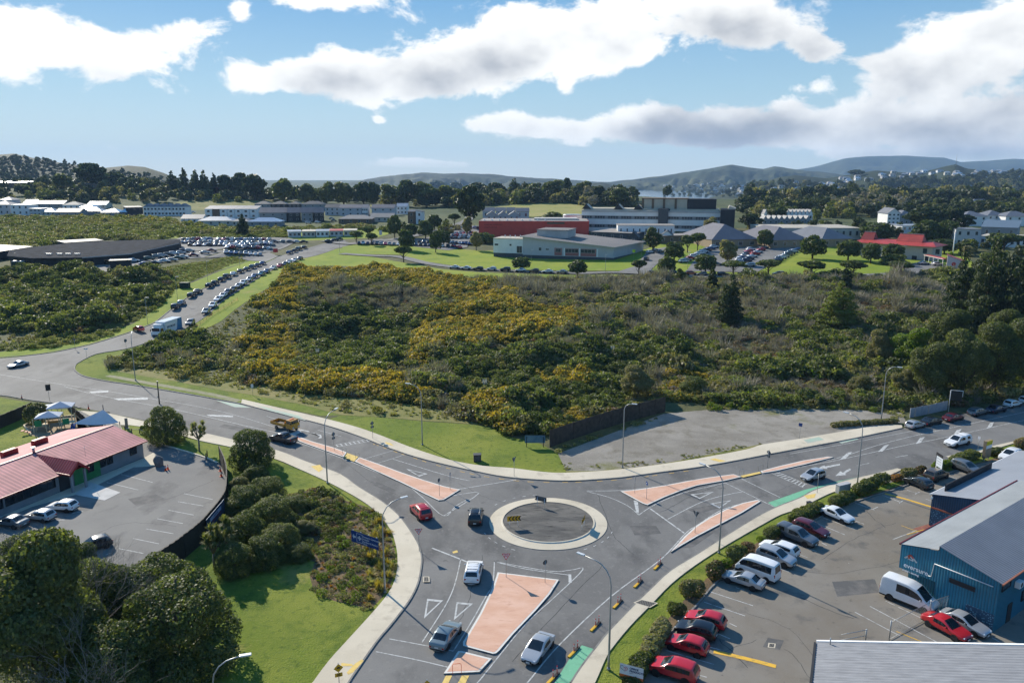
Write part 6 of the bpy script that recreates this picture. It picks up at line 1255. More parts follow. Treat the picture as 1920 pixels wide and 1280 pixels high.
# ------------------------------------------------------------------ vegetation
rng=np.random.default_rng(5)
L_dark=leaf_mat('leaves_dark',(.055,.074,.024),(.135,.150,.052),.42)
L_mid=leaf_mat('leaves_mid',(0.105,0.13,0.032),(0.23,0.225,0.075),0.45)
L_olive=leaf_mat('leaves_olive',(0.155,0.14,0.062),(0.3,0.25,0.125),0.42)
L_light=leaf_mat('leaves_light',(0.23,0.225,0.1),(0.38,0.34,0.17),0.45)
L_poh=leaf_mat('leaves_pohutukawa',(.040,.064,.020),(.115,.140,.048),.34,rough=.55,spec=.22)
L_pine=leaf_mat('leaves_pine',(0.02,0.036,0.015),(0.055,0.074,0.024),0.28)
L_far=leaf_mat('leaves_far_wood',(.030,.046,.020),(.090,.100,.040),.3)
L_yel=leaf_mat('gorse_flowers',(.31,.205,.035),(.50,.345,.06),.4)
L_grey=leaf_mat('bare_twigs',(.17,.145,.12),(.33,.285,.235),.2)
L_brown=leaf_mat('bracken_brown',(0.15,0.085,0.045),(0.27,0.16,0.085),0.3)
L_straw=leaf_mat('straw_grass',(0.24,0.225,0.08),(0.4,0.34,0.16),0.45)
L_gold=leaf_mat('golden_tussock',(.30,.20,.03),(.42,.31,.07),.45)
L_orange=leaf_mat('orange_sedge',(.30,.12,.03),(.36,.18,.05),.4)
L_lime=leaf_mat('leaves_lime',(.11,.17,.012),(.20,.26,.025),.45)
L_plume=mat('toetoe_plume',(.62,.55,.40),rough=.9,var=.1)
def mesh_np(name,V,nper,mats,mi=None):
 nq=len(V)//nper;me=bpy.data.meshes.new(name);me.vertices.add(len(V));me.vertices.foreach_set('co',np.asarray(V,dtype=np.float32).ravel())
 me.loops.add(nq*nper);me.loops.foreach_set('vertex_index',np.arange(nq*nper,dtype=np.int32));me.polygons.add(nq)
 me.polygons.foreach_set('loop_start',np.arange(0,nq*nper,nper,dtype=np.int32))
 for m in mats:me.materials.append(m)
 if mi is not None:me.polygons.foreach_set('material_index',mi.astype(np.int32))
 me.update(calc_edges=True);me.validate();return me
def unit(v):return v/np.maximum(1e-9,np.linalg.norm(v,axis=1,keepdims=True))
def quads(P,Nn,size,g,asp=1.):
 """leaf-clump quads centred on P facing Nn"""
 r=unit(g.normal(size=P.shape));a=unit(np.cross(Nn,r));b=np.cross(Nn,a)
 s=(size*g.uniform(.6,1.35,len(P)))[:,None]*.5
 k=.35*g.normal(size=(len(P),1))*s
 return np.stack([P-a*s-b*s*asp,P+a*s-b*s*asp*.7+Nn*k,P+a*s*.8+b*s*asp,P-a*s*.9+b*s*asp*.8-Nn*k],1).reshape(-1,3)
def lumpy(n,lumps,g,jit=.08,up=.25):
 """points and normals on the outside of a set of lumps (cx,cy,cz,rx,ry,rz)"""
 lumps=np.array(lumps);w=lumps[:,3]*lumps[:,4]+lumps[:,5]*lumps[:,3];idx=g.choice(len(lumps),size=int(n*2.6),p=w/w.sum())
 d=unit(g.normal(size=(len(idx),3)));d[:,2]=np.where(g.random(len(idx))<up,np.abs(d[:,2]),d[:,2])
 rad=1-np.abs(g.normal(size=(len(idx),1)))*jit*1.6+g.normal(size=(len(idx),1))*jit*.5
 P=lumps[idx,:3]+d*lumps[idx,3:]*rad
 keep=np.ones(len(P),bool)
 for L_ in lumps:
  q=((P-L_[:3])/L_[3:]);keep&=(q**2).sum(1)>.55
 P,d=P[keep][:n],d[keep][:n]
 return P,unit(d+g.normal(size=d.shape)*.55)
def rnd_lumps(k,g,rx,rz,zc,lr=(.35,.55),flat=.8):
 out=[(0,0,zc,rx*.72,rx*.72,rz*.72)]
 for i in range(k):
  a=2*math.pi*(i+g.random()*.7)/k;e=g.uniform(-.55,.95);c=math.sqrt(max(0,1-e*e));r=g.uniform(*lr)
  out.append((math.cos(a)*c*rx*.66,math.sin(a)*c*rx*.66,zc+e*rz*.62,r*rx,r*rx,r*rz*flat))
 return out
# --- small plants (about 1 m radius); instanced by the scatters
def bush(seed,n=110,leaf=.34,m=(L_dark,),k=5,rz=.75,top=None,asp=1.):
 g=np.random.default_rng(seed);n=int(n*3.4);leaf*=.50;P,Nn=lumpy(n,rnd_lumps(k+2,g,1.,rz,rz*.5,(.34,.58)),g,.10);P[:,2]=np.maximum(P[:,2],.02)
 mi=np.zeros(len(P))
 if top is not None:mi=((P[:,2]>rz*.62+g.normal(size=len(P))*.22)&(g.random(len(P))<top)).astype(int)
 return mesh_np('bush',quads(P,Nn,leaf,g,asp),4,list(m),mi)
def blades(seed,n=60,length=1.1,w=.09,m=(L_light,),spread=.9,base=.25,droop=.5):
 g=np.random.default_rng(seed);a=g.uniform(0,2*math.pi,n);el=g.uniform(.35,1.45,n)*spread+.1;r0=np.sqrt(g.random(n))*base
 d=np.stack([np.cos(a)*np.cos(el),np.sin(a)*np.cos(el),np.sin(el)],1);o=np.stack([np.cos(a)*r0,np.sin(a)*r0,np.zeros(n)],1)
 side=np.stack([-np.sin(a),np.cos(a),np.zeros(n)],1)*w;L_=(length*g.uniform(.6,1.1,n))[:,None]
 mid=o+d*L_*.6;tip=o+d*L_;tip[:,2]-=droop*.35*L_[:,0]*np.cos(el)
 V=np.stack([o-side*.6,o+side*.6,mid+side,mid-side,mid-side,mid+side,tip+side*.15,tip-side*.15],1).reshape(-1,3)
 return mesh_np('blades',V,4,list(m),np.repeat(g.integers(0,len(m),n),2))
def twigs(seed,n=90,h=1.4,m=(L_grey,),w=.035,wide=1.):
 g=np.random.default_rng(seed);a=g.uniform(0,2*math.pi,n);r=np.sqrt(g.random(n))*wide;o=np.stack([np.cos(a)*r*.6,np.sin(a)*r*.6,g.uniform(0,.5,n)*h],1)
 d=unit(np.stack([np.cos(a)*.6,np.sin(a)*.6,g.uniform(.5,1.6,n)],1)+g.normal(size=(n,3))*.35);L_=(h*g.uniform(.3,.75,n))[:,None];s=unit(np.cross(d,g.normal(size=(n,3))))*w
 V=np.stack([o-s,o+s,o+d*L_+s*.4,o+d*L_-s*.4],1).reshape(-1,3);return mesh_np('twigs',V,4,list(m))
PROTO=bpy.data.collections.new('plant_prototypes')
def gn_scatter(name,pos,scale,idx,protos,label=None,cat=None,kind='stuff',rot=None,zs=None):
 """one object: the plants of PROTOS instanced on POS"""
 c=bpy.data.collections.new('protos_'+name)
 for i,me in enumerate(protos):
  o=bpy.data.objects.new(f'{name}_{i:02d}',me);c.objects.link(o)
 n=len(pos);me=bpy.data.meshes.new(name);me.vertices.add(n);me.vertices.foreach_set('co',np.asarray(pos,dtype=np.float32).ravel())
 def attr(nm,ty,v):a=me.attributes.new(nm,ty,'POINT');a.data.foreach_set('value',v)
 g=np.random.default_rng(len(pos));attr('sc','FLOAT',np.asarray(scale,dtype=np.float32));attr('pi','INT',np.asarray(idx,dtype=np.int32));attr('ro','FLOAT',(rot if rot is not None else g.uniform(0,6.283,n)).astype(np.float32));attr('zs','FLOAT',(zs if zs is not None else g.uniform(.75,1.3,n)).astype(np.float32))
 o=link(name,me);nt=bpy.data.node_groups.new(name,'GeometryNodeTree');nt.interface.new_socket('Geometry',in_out='INPUT',socket_type='NodeSocketGeometry');nt.interface.new_socket('Geometry',in_out='OUTPUT',socket_type='NodeSocketGeometry')
 N,L=nt.nodes,nt.links;gi,go=N.new('NodeGroupInput'),N.new('NodeGroupOutput');ip=N.new('GeometryNodeInstanceOnPoints');ci=N.new('GeometryNodeCollectionInfo')
 ci.inputs['Collection'].default_value=c;ci.inputs['Separate Children'].default_value=True;ci.inputs['Reset Children'].default_value=True
 def na(nm,ty):
  q=N.new('GeometryNodeInputNamedAttribute');q.data_type=ty;q.inputs['Name'].default_value=nm;return next(s for s in q.outputs if s.enabled and s.name=='Attribute')
 ip.inputs['Pick Instance'].default_value=True;L.new(gi.outputs[0],ip.inputs['Points']);L.new(ci.outputs[0],ip.inputs['Instance']);L.new(na('pi','INT'),ip.inputs['Instance Index'])
 cx=N.new('ShaderNodeCombineXYZ');L.new(na('ro','FLOAT'),cx.inputs[2]);L.new(cx.outputs[0],ip.inputs['Rotation'])
 sc=N.new('ShaderNodeCombineXYZ');s=na('sc','FLOAT');mu=N.new('ShaderNodeMath');mu.operation='MULTIPLY';L.new(s,mu.inputs[0]);L.new(na('zs','FLOAT'),mu.inputs[1]);L.new(s,sc.inputs[0]);L.new(s,sc.inputs[1]);L.new(mu.outputs[0],sc.inputs[2]);L.new(sc.outputs[0],ip.inputs['Scale'])
 L.new(ip.outputs[0],go.inputs[0]);md=o.modifiers.new('scatter','NODES');md.node_group=nt
 tag(o,label,cat,None,kind);return o
SP={'gorse':[bush(s,130,.30,(L_dark,L_yel),6,.75,.85)for s in(1,2,3)],'gorse_thin':[bush(s,120,.30,(L_mid,L_yel),6,.8,.35)for s in(4,5)],'dark':[bush(s,130,.30,(L_dark,),5,.85)for s in(6,7,8)],'mid':[bush(s,130,.30,(L_mid,),5,.8)for s in(9,10,11)],'olive':[bush(s,120,.30,(L_olive,),5,.75)for s in(12,13)],'light':[bush(s,110,.28,(L_light,L_mid),5,.6,.5)for s in(14,15)],'grey':[twigs(16,120,1.5),twigs(17,120,1.2)],'brown':[bush(18,110,.24,(L_brown,L_grey),5,.55,.5),bush(19,110,.24,(L_brown,),5,.5)],'flax':[blades(20,70,1.5,.075,(L_light,L_mid),.9),blades(21,60,1.3,.08,(L_mid,L_olive),.85)],'tuft':[blades(22,50,.75,.06,(L_straw,L_light),.8),blades(23,50,.65,.06,(L_light,L_mid),.8)],'straw':[blades(24,60,.8,.05,(L_straw,),.8),blades(25,60,.7,.05,(L_straw,L_brown),.8)],'lime':[bush(26,120,.3,(L_lime,L_mid),5,.8,.6)],'ground':[bush(27,60,.30,(L_mid,),4,.35),bush(28,60,.30,(L_olive,),4,.35),bush(29,60,.3,(L_light,),4,.3)],'gold':[blades(30,110,1.1,.035,(L_gold,L_straw),1.0,.2,.9),blades(31,110,1.0,.035,(L_gold,),1.0,.2,.9)],'sedge':[blades(32,70,.6,.035,(L_orange,),.9,.2,.9),blades(33,70,.55,.035,(L_brown,L_olive),.9,.2,.9)],'smallgreen':[bush(34,90,.26,(L_mid,),4,.6),bush(35,90,.26,(L_lime,L_dark),4,.6,.4),bush(36,90,.26,(L_dark,),4,.6)],}
PLIST,PIDX=[],{}
for k_,v_ in SP.items():PIDX[k_]=list(range(len(PLIST),len(PLIST)+len(v_)));PLIST+=v_
def zone(s):return pts(s)
def scrub(name,poly_px,spacing,chooser,label,seed,avoid=()):
 """plants over a patch of ground: CHOOSER(px,py,x,y,g) gives (species, size) or None"""
 poly=[tuple(q)for q in gp(poly_px)];g=random.Random(seed);xs=[p[0]for p in poly];ys=[p[1]for p in poly];pos,sc,ix=[],[],[]
 y=min(ys)
 while y<max(ys):
  st=spacing(y)if callable(spacing)else spacing;x=min(xs)
  while x<max(xs):
   qx,qy=x+g.uniform(-.5,.5)*st,y+g.uniform(-.5,.5)*st;x+=st
   if not inpoly(qx,qy,poly):continue
   z=terr(qx,qy);px,py=PR((qx,qy,z))
   r=chooser(px,py,qx,qy,g)
   if r is None:continue
   k_=1.+.75*max(-.55,mnoise.noise(Vector((qx*.085,qy*.085,7.7))))if name in('gorse_scrub','dark_scrub')else 1.
   pos.append((qx,qy,z-.05));sc.append(r[1]*k_);ix.append(g.choice(PIDX[r[0]]))
  y+=st
 return gn_scatter(name,np.array(pos),np.array(sc),np.array(ix),PLIST,label,'vegetation')
YZ=[zone(s)for s in("498,514 560,506 700,499 765,505 748,528 640,532 520,545","483,545 560,543 562,588 520,610 483,592","728,505 880,520 965,552 905,574 820,560 742,535","905,548 1000,572 1085,590 1105,612 1000,632 960,652 840,652 782,662 768,640 792,600 850,572","440,648 520,606 552,640 560,688 520,702 462,694","462,698 560,700 690,706 770,716 745,742 600,738 480,728","875,742 945,748 970,812 905,806 880,775","1245,700 1325,702 1330,738 1255,736","770,640 808,640 800,706 775,704","1020,800 1080,770 1100,790 1040,825","700,735 800,740 790,765 700,760","1000,700 1120,705 1110,730 1010,728")]
GZn=[zone(s)for s in("530,530 640,536 745,532 820,562 780,590 600,575 545,560","860,520 1010,526 1060,560 1000,572 905,548","1300,525 1600,528 1800,520 1790,590 1600,610 1400,600 1290,570","1180,590 1500,600 1480,650 1250,650","1010,525 1300,526 1290,560 1060,560")]
DZ=[zone(s)for s in("555,580 700,580 770,620 765,690 640,705 560,690","860,655 1160,660 1180,760 1010,820 960,800 880,745 830,700","1130,640 1290,640 1290,700 1150,700","500,510 560,505 560,530 500,545","195,655 420,612 440,650 330,668 200,690")]
RZn=[zone(s)for s in("1390,690 1460,670 1560,690 1540,730 1400,740","1480,700 1660,700 1690,740 1560,762 1480,755","1340,640 1500,640 1490,690 1380,690")]
LZ=zone("190,692 262,690 430,688 470,722 600,740 700,746 800,762 930,800 640,800 470,765 260,715")
LZ2=zone("345,630 450,575 490,545 505,560 478,610 440,650 415,690 400,640")
def pick_gorse(px,py,x,y,g):
 n=mnoise.noise(Vector((x*.055,y*.055,2.)));n2=mnoise.noise(Vector((x*.16,y*.16,5.)));big=1.1+.7*max(0,n2+.3)
 if inpoly(px,py,LZ)or inpoly(px,py,LZ2)and n<.3:
  return(g.choice(('tuft','tuft','ground','tuft','straw')),g.uniform(.45,.9))if g.random()<.9 else(g.choice(('olive','gorse_thin')),g.uniform(.7,1.2))
 for z in YZ:
  if inpoly(px,py,z)and n2>-.3:return(g.choice(('gorse','gorse','gorse','gorse','gorse_thin')),g.uniform(1.2,2.2))
 for z in DZ:
  if inpoly(px,py,z):return(g.choice(('dark','dark','dark','mid','olive','mid')),g.uniform(1.2,2.2)*big*.8)
 for z in RZn:
  if inpoly(px,py,z)and n>-.1:return(g.choice(('brown','brown','grey','olive')),g.uniform(1.,1.8))
 for z in GZn:
  if inpoly(px,py,z)and n>-.25:return(g.choice(('grey','grey','grey','grey','brown','mid','olive')),g.uniform(1.3,2.5))
 if px>1380:
  r=g.random()
  return(g.choice(('mid','dark','light','olive','mid')),g.uniform(1.3,2.9))if r<.6 else(g.choice(('grey','grey','lime','light','brown')),g.uniform(1.2,2.2))
 r=g.random()
 if n>.3 and r<.5:return('gorse_thin',g.uniform(1.,1.7))
 return(g.choice(('olive','mid','mid','light','olive','olive','brown','grey')),g.uniform(1.1,2.1)*big*.85)
scrub('gorse_scrub',"193,689 240,664 345,629 420,602 450,578 480,560 515,532 540,510 700,503 760,508 880,525 1000,527 1160,524 1280,524 1480,525 1613,524 1800,516 1850,540 1990,560 1990,728 1830,758 1740,764 1690,769 1600,764 1480,761 1330,758 1250,752 1120,790 1040,816 1010,814 960,814 920,794 880,789 800,784 700,776 640,774 560,752 470,733 400,722 330,708 262,697 215,693",lambda y:1.55 if y<190 else 1.9,pick_gorse,'broad scrub of flowering yellow gorse and green bushes in the middle',11)
def pick_left(px,py,x,y,g):
 n=mnoise.noise(Vector((x*.05,y*.05,9.)))
 if py>625:return(g.choice(('mid','light','olive','tuft','straw')),g.uniform(.7,1.4))
 if 150<px<330 and py>590 and n>0:return(g.choice(('straw','light','grey')),g.uniform(.8,1.4))
 return(g.choice(('dark','dark','mid','mid','olive','dark','light')if n<.25 else('olive','light','brown','mid')),g.uniform(1.5,3.0))
scrub('dark_scrub',"-80,508 30,506 150,504 200,514 260,504 330,520 318,540 300,566 250,598 190,618 100,638 0,650 -80,656",2.6,pick_left,'dark green native scrub left of the hill road',12)
scrub('bank_cover',"302,556 252,510 300,504 385,490 455,474 500,480 470,487 430,497 400,510 370,523 340,537 318,547",1.0,lambda px,py,x,y,g:(g.choice(('ground','ground','tuft','ground')),g.uniform(.6,.95))if px<458 and py<556-(px-300)*.36 else None,'low green cover on the grass bank above the hill road',13)
scrub('flax_scrub',"-80,408 60,410 150,408 240,410 300,412 400,430 540,431 640,428 690,424 700,430 560,436 400,441 330,441 300,454 200,450 120,452 60,472 -80,480",3.6,lambda px,py,x,y,g:(g.choice(('olive','light','mid','light','mid','olive','gorse_thin' if px>150 and py<430 else 'light')),g.uniform(1.6,3.2)),'olive scrub and flax between the clinic and the houses',14)
scrub('flax_hedge',"330,442 540,437 560,444 520,446 340,446",1.8,lambda px,py,x,y,g:(g.choice(('light','ground','mid')),g.uniform(1.,1.6)),'pale green planted bank behind the gravel car park',15)
scrub('garden_planting',"541,934 590,917 654,940 690,950 717,976 733,1004 741,1035 741,1063 733,1094 717,1119 697,1140 667,1135 627,1126 590,1112 581,1081 590,1053 548,1040 541,980",.8,lambda px,py,x,y,g:(g.choice(('gold','gold','tuft','sedge')),g.uniform(.7,1.1))if px>690 and g.random()<.7 else((g.choice(('smallgreen','smallgreen','sedge','sedge','tuft','ground')),g.uniform(.45,.8))if py>1000 or px>640 else(g.choice(('dark','smallgreen','brown','olive')),g.uniform(.6,1.0))),'planted bed of golden tussock and sedge inside the curved footpath',16)
scrub('verge_weeds',"1046,852 1120,824 1245,780 1245,778 1110,818 1040,846",.9,lambda px,py,x,y,g:(g.choice(('ground','tuft','light')),g.uniform(.4,.9))if g.random()<.5 else None,'weeds along the foot of the dark fence',17)
scrub('verge_weeds',"1300,764 1500,758 1640,764 1695,772 1660,790 1690,780 1600,768 1480,768 1330,770",1.0,lambda px,py,x,y,g:(g.choice(('ground','ground','light','tuft','lime')),g.uniform(.5,1.1))if g.random()<.7 else None,'weeds along the back of the gravel lot',18)
scrub('verge_weeds',"1050,868 1062,882 1185,876 1300,860 1429,833 1429,828 1300,848 1185,864",.7,lambda px,py,x,y,g:(g.choice(('ground','tuft','straw')),g.uniform(.2,.5))if mnoise.noise(Vector((x*.3,y*.3,1)))>-.05 else None,'patchy weeds between gravel lot and footpath',20)
scrub('verge_weeds',"-40,662 100,652 200,632 300,575 330,540 322,536 290,566 190,618 60,642 -40,652",1.6,lambda px,py,x,y,g:(g.choice(('mid','light','ground')),g.uniform(.7,1.4)),'low hedge of weeds above the side road verge',19)
# --- trees
def limb_mesh(name,seed,h,spread,r,m,n=6,z0=.35):
 g=random.Random(seed);mb=MB()
 mb.tube([(0,0,-.06*h),(g.uniform(-.02,.02)*h,g.uniform(-.02,.02)*h,h*z0),(g.uniform(-.05,.05)*h,g.uniform(-.05,.05)*h,h*.82)],[r,r*.75,r*.2],m,7)
 for i in range(n):
  a=2*math.pi*(i+g.random()*.6)/n;z=h*(z0*g.uniform(.6,1.2));e=spread*g.uniform(.6,.95)
  mb.tube([(0,0,z),(math.cos(a)*e*.5,math.sin(a)*e*.5,z+h*.20),(math.cos(a)*e,math.sin(a)*e,z+h*g.uniform(.25,.42))],[r*.5,r*.33,r*.08],m,5)
 return mb.mesh(name)
def crown(kind,seed,n,leaf,mats_):
 """crown meshes in a unit tree: 1 high, 1 wide"""
 g=np.random.default_rng(seed);asp=1.
 if kind=='round':lum=rnd_lumps(14,g,.45,.42,.56,(.24,.42))+[(.26*math.cos(q),.26*math.sin(q),.33,.18,.18,.14)for q in(.3,1.5,2.8,4.,5.2)]
 elif kind=='umbrella':lum=rnd_lumps(11,g,.47,.27,.70,(.30,.46))
 elif kind=='dome':lum=rnd_lumps(16,g,.46,.46,.48,(.22,.40))+[(.30*math.cos(q),.30*math.sin(q),.20,.2,.2,.2)for q in(0,1.05,2.1,3.14,4.2,5.2)]
 elif kind=='broad':lum=rnd_lumps(14,g,.40,.46,.52,(.26,.44))+[(g.uniform(-.2,.2),g.uniform(-.2,.2),.86,.2,.2,.14)]
 elif kind=='macro':lum=rnd_lumps(13,g,.47,.44,.50,(.24,.42),.6)
 elif kind=='pine':
  lum=[];k=9
  for i in range(k):
   z=.16+.78*i/(k-1);r=.46*(1-(z-.1)/1.02)**.75
   for q in range(5 if i<k-2 else 2):
    a=6.283*(q+g.random())/5;e=r*g.uniform(.45,.75);lum.append((math.cos(a)*e,math.sin(a)*e,z+g.uniform(-.03,.03),r*.48,r*.48,.055))
  lum.append((0,0,.96,.05,.05,.08))
 P,Nn=lumpy(n,lum,g,.10,.3);return mesh_np('crown',quads(P,Nn,leaf,g,asp),4,mats_,np.minimum((g.random(len(P))*len(mats_)*.62).astype(int),len(mats_)-1)if len(mats_)>1 else None)
TREES={}
def tree_proto(kind,var,big=False):
 key=(kind,var,big)
 if key not in TREES:
  s=var*7+len(kind)+(100 if big else 0);N=(26000 if kind in('dome','broadleaf')else 14000)if big else 1500;lf=(.0155 if kind in('dome','broadleaf')else.021)if big else.066
  cfg={'pohutukawa':('round',[L_poh,L_dark],bark),'umbrella':('umbrella',[L_poh,L_mid],bark),'dome':('dome',[L_poh,L_mid,L_dark],bark),'broadleaf':('broad',[L_dark,L_mid],bark),'pale':('broad',[L_olive,L_mid],bark_pale),'lime':('broad',[L_lime,L_mid],bark),'macrocarpa':('macro',[L_pine,L_dark],bark),'pine':('pine',[L_pine,L_dark],bark),'goldpine':('pine',[L_mid,L_lime],bark)}[kind]
  if kind=='bare':
   pass
  TREES[key]=(crown(cfg[0],s,N,lf,cfg[1]),limb_mesh('trunk',s,1.,.36 if cfg[0]!='pine' else.2,.035,cfg[2],6,.34 if cfg[0]in('round','umbrella')else.22))
 return TREES[key]
NM={'pohutukawa':'round_tree','umbrella':'umbrella_tree','dome':'domed_tree','broadleaf':'broadleaf_tree','pale':'pale_tree','lime':'lime_green_tree','macrocarpa':'macrocarpa_tree','pine':'pine_tree','goldpine':'conifer_tree'}
tv=[0]
def tree(kind,label,base,hpx,wpx,group=None,big=False,pos=None,hm=None,wm=None):
 g=pos if pos is not None else G(*base);d=g.y*cP-(g.z-H)*sP;h=hm or hpx*d/F*1.04;w=wm or wpx*d/F;tv[0]+=1
 cm,tm=tree_proto(kind,tv[0]%(2 if big else 3),big)
 t=thing(NM[kind],label,'tree',g,(tv[0]*2.4)%6.28,group);t.scale=(w,w*random.uniform(.9,1.05),h)
 link('crown',cm,t);link('trunk',tm,t);return t
tree('dome','dark round tree nearest the childcare roof beside the left hand road',(313,829),82,82,big=True)
tree('dome','dark round tree above the pale footpath hiding the dark pickup',(473,874),84,94,big=True)
tree('dome','rounded dark tree against the lower end of the timber fence',(300,1150),130,170,big=True)
tree('dome','dark tree right of the bare branched tree',(232,1190),150,170,big=True)
tree('dome','dark tree at the bottom edge left of the lamp',(215,1330),200,220,big=True)
tree('dome','huge domed grey green tree at the bottom left',(338,1255),215,250,big=True)
tree('broadleaf','big dark tree filling the bottom left corner',(90,1330),330,300,big=True)
tree('dome','dark tree between the bare tree and the big domed tree',(190,1200),190,160,big=True)
tree('dome','shaggy dark bush tree over the childcare car park end',(70,1120),150,180,big=True)
tree('broadleaf','glossy bush tree hiding the small hatchback',(165,1120),100,100,big=True)
for i,(bx,by,h,w,k)in enumerate([(480,905,40,60,'dome'),(500,940,54,80,'dome'),(462,960,60,84,'dome'),(512,985,66,86,'dome'),(462,1022,76,90,'dome'),(525,1030,60,84,'dome'),(450,930,40,56,'pale'),(552,958,34,60,'dome'),(575,1000,26,50,'pale'),(562,1048,34,54,'dome'),(498,1058,66,84,'dome'),(440,1075,70,80,'dome')]):
 tree(k,f'{("leafy", "grey green", "glossy", "tall dark", "shaggy dark", "low dark", "pale", "reddish dark", "spreading", "shaded", "lowest", "fence side")[i]} shrub {ORD[i]} down the planted slope below the timber fence',(bx,by),h,w,'shrubs on the planted slope',True).name='slope_shrub'
GH='trees around the hospital lawns'
HT=[(757,492,32,34,'umbrella','low leaning tree at the bend of the lane'),(763,470,42,38,'pohutukawa','dark tree on the lawn before the front car row'),(817,474,42,28,'pohutukawa','dark upright tree at the gap in the front car row'),(832,462,34,30,'pohutukawa','dark tree behind the upright lawn tree'),(798,448,38,36,'pohutukawa','rounded tree in the middle of the left car park'),(740,447,44,30,'pohutukawa','tall narrow dark tree by the prefab row'),(769,446,30,34,'pohutukawa','broad tree right of the tall narrow tree'),(815,432,32,30,'pohutukawa','dark tree at the back of the left car park'),(691,450,26,24,'umbrella','small tree near the sign on the crest road'),(668,456,24,30,'umbrella','left of the two small trees beside the prefab row'),(697,460,24,24,'umbrella','small tree above the first cars of the front row'),(910,456,24,40,'dome','dark twin tree against the red wall'),(876,444,36,26,'pale','grey green tree among the cars beside the red wall'),(852,424,24,28,'umbrella','flat topped tree under the huge dark macrocarpa'),(893,470,34,30,'pale','olive bush tree left of the white wing'),(977,507,28,40,'pohutukawa','round lawn tree in front of the white wing'),(1083,517,32,40,'pohutukawa','round dark tree in front of the dusty red panels'),(1197,518,32,30,'umbrella','small tree at the foot of the hospital driveway'),(1224,474,46,46,'broadleaf','large dark tree at the right end of the hospital hall'),(1264,490,40,44,'pohutukawa','dense tree right of the driveway'),(1250,514,34,42,'pohutukawa','broad tree at the lane corner by the driveway'),(1322,514,42,46,'pohutukawa','dark green dome at the near end of the villa car park'),(1375,514,26,52,'umbrella','wide low tree among the parked cars on the lane'),(1441,516,30,48,'umbrella','wide tree at the corner of the big lawn'),(1364,496,44,48,'pale','olive tree standing inside the villa car park'),(1289,474,34,32,'umbrella','yellowish tree at the left of the villa car park'),(1308,470,34,30,'umbrella','dark leaning tree left of the widest villa'),(1433,466,40,36,'pohutukawa','round tree between the two brick villas'),(1331,438,30,32,'pale','tall olive tree before the hospital block'),(1523,486,46,56,'pohutukawa','great round tree at the top of the big lawn'),(1520,523,36,54,'umbrella','flat crowned tree on the scrub edge of the big lawn'),(1598,521,34,52,'umbrella','dark flat crowned tree in the middle of the lane'),(1686,519,30,48,'umbrella','flat crowned tree at the villa drive'),(1590,488,42,50,'pohutukawa','round tree in front of the left red monitor'),(1632,494,42,42,'pohutukawa','grey green tree under the red eaves'),(1673,492,36,46,'pohutukawa','tree in front of the long red monitor'),(1676,497,24,52,'dome','clipped round bush by the villa drive'),(1641,452,38,62,'pohutukawa','spreading dark tree behind the red roofs'),(1737,456,44,62,'pohutukawa','broad dark tree right of the long red monitor'),(1774,458,50,46,'pohutukawa','tall dark tree left of the white block'),(1770,476,30,50,'pohutukawa','leaning tree over the covered walkway'),(1700,470,28,46,'dome','low tree behind the villa right wing'),(1880,476,40,72,'umbrella','wide dark tree before the white block'),(1812,478,26,30,'pohutukawa','small tree beside the tall flag pole'),(1780,500,26,20,'lime','yellow green shrub tree behind the gatehouse'),(1850,500,30,40,'dome','dark bush right of the gatehouse roof'),(1406,430,34,48,'macrocarpa','dark wind shaped tree right of the hospital block'),(1735,432,48,84,'macrocarpa','very dark broad tree before the apartment houses'),(1782,430,50,48,'macrocarpa','tall dark tree beside the very dark broad tree'),(1806,432,34,40,'macrocarpa','dark tree in front of the white bay fronted apartments'),(880,424,82,66,'macrocarpa','huge dark macrocarpa left of the red block'),(1455,414,30,46,'broadleaf','dark tree left of the long grey terrace'),(456,442,38,30,'pine','dark cone shaped tree above the gravel car park'),(1040,425,28,60,'pohutukawa','green trees above the red block roof'),(1010,424,20,30,'pohutukawa','smaller tree left of the trees above the red block')]
for bx,by,h,w,k,lab in HT:tree(k,lab,(bx,by),h,w,GH)
GP='trees on the scrub bank'
for bx,by,h,w,k,lab in[(1366,612,92,62,'pine','dark pointed pine standing alone on the scrub bank'),(1335,545,44,30,'pine','small pine left of the lone pine at the lane edge'),(1277,532,28,24,'broadleaf','dark shrub tree at the lane edge'),(1570,612,80,86,'goldpine','yellow green conifer with spreading layered branches'),(1585,545,46,30,'pine','thin dark pine behind the yellow green conifer'),(1840,640,180,112,'pine','tall dark pine right of the gatehouse'),(1800,610,128,84,'pine','dark pine just right of the gatehouse in front of the taller pines'),(1905,650,205,116,'pine','tallest dark pine at the right edge'),(1960,640,190,130,'pine','pine cut by the right picture edge'),(1870,690,110,100,'broadleaf','dark leafy tree under the tall pines'),(1700,700,84,90,'lime','yellow green leafy tree on the bank'),(1650,690,70,70,'pale','pale green tree left of the yellow green one'),(1740,750,110,110,'broadleaf','dark tree behind the grey fence'),(1800,752,130,120,'broadleaf','dark tree above the parked red sedan'),(1860,745,140,120,'broadleaf','dark tree over the shaded cars'),(1920,738,150,130,'broadleaf','dark tree at the right edge of the road'),(1980,728,160,140,'broadleaf','dark tree beyond the right edge'),(1770,690,110,110,'broadleaf','middle dark tree of the right hand grove'),(1690,742,50,60,'pale','grey green bush tree near the tall lamp'),(1195,746,60,80,'pale','soft green tree behind the dark fence'),(1610,745,44,60,'pale','olive bush tree above the gravel lot'),(1300,740,40,60,'dome','dark bush with yellow flowers above the gravel lot')]:
 tree(k,lab,(bx,by),h,w,GP,big=by>600)
GSK='tall trees on the skyline'
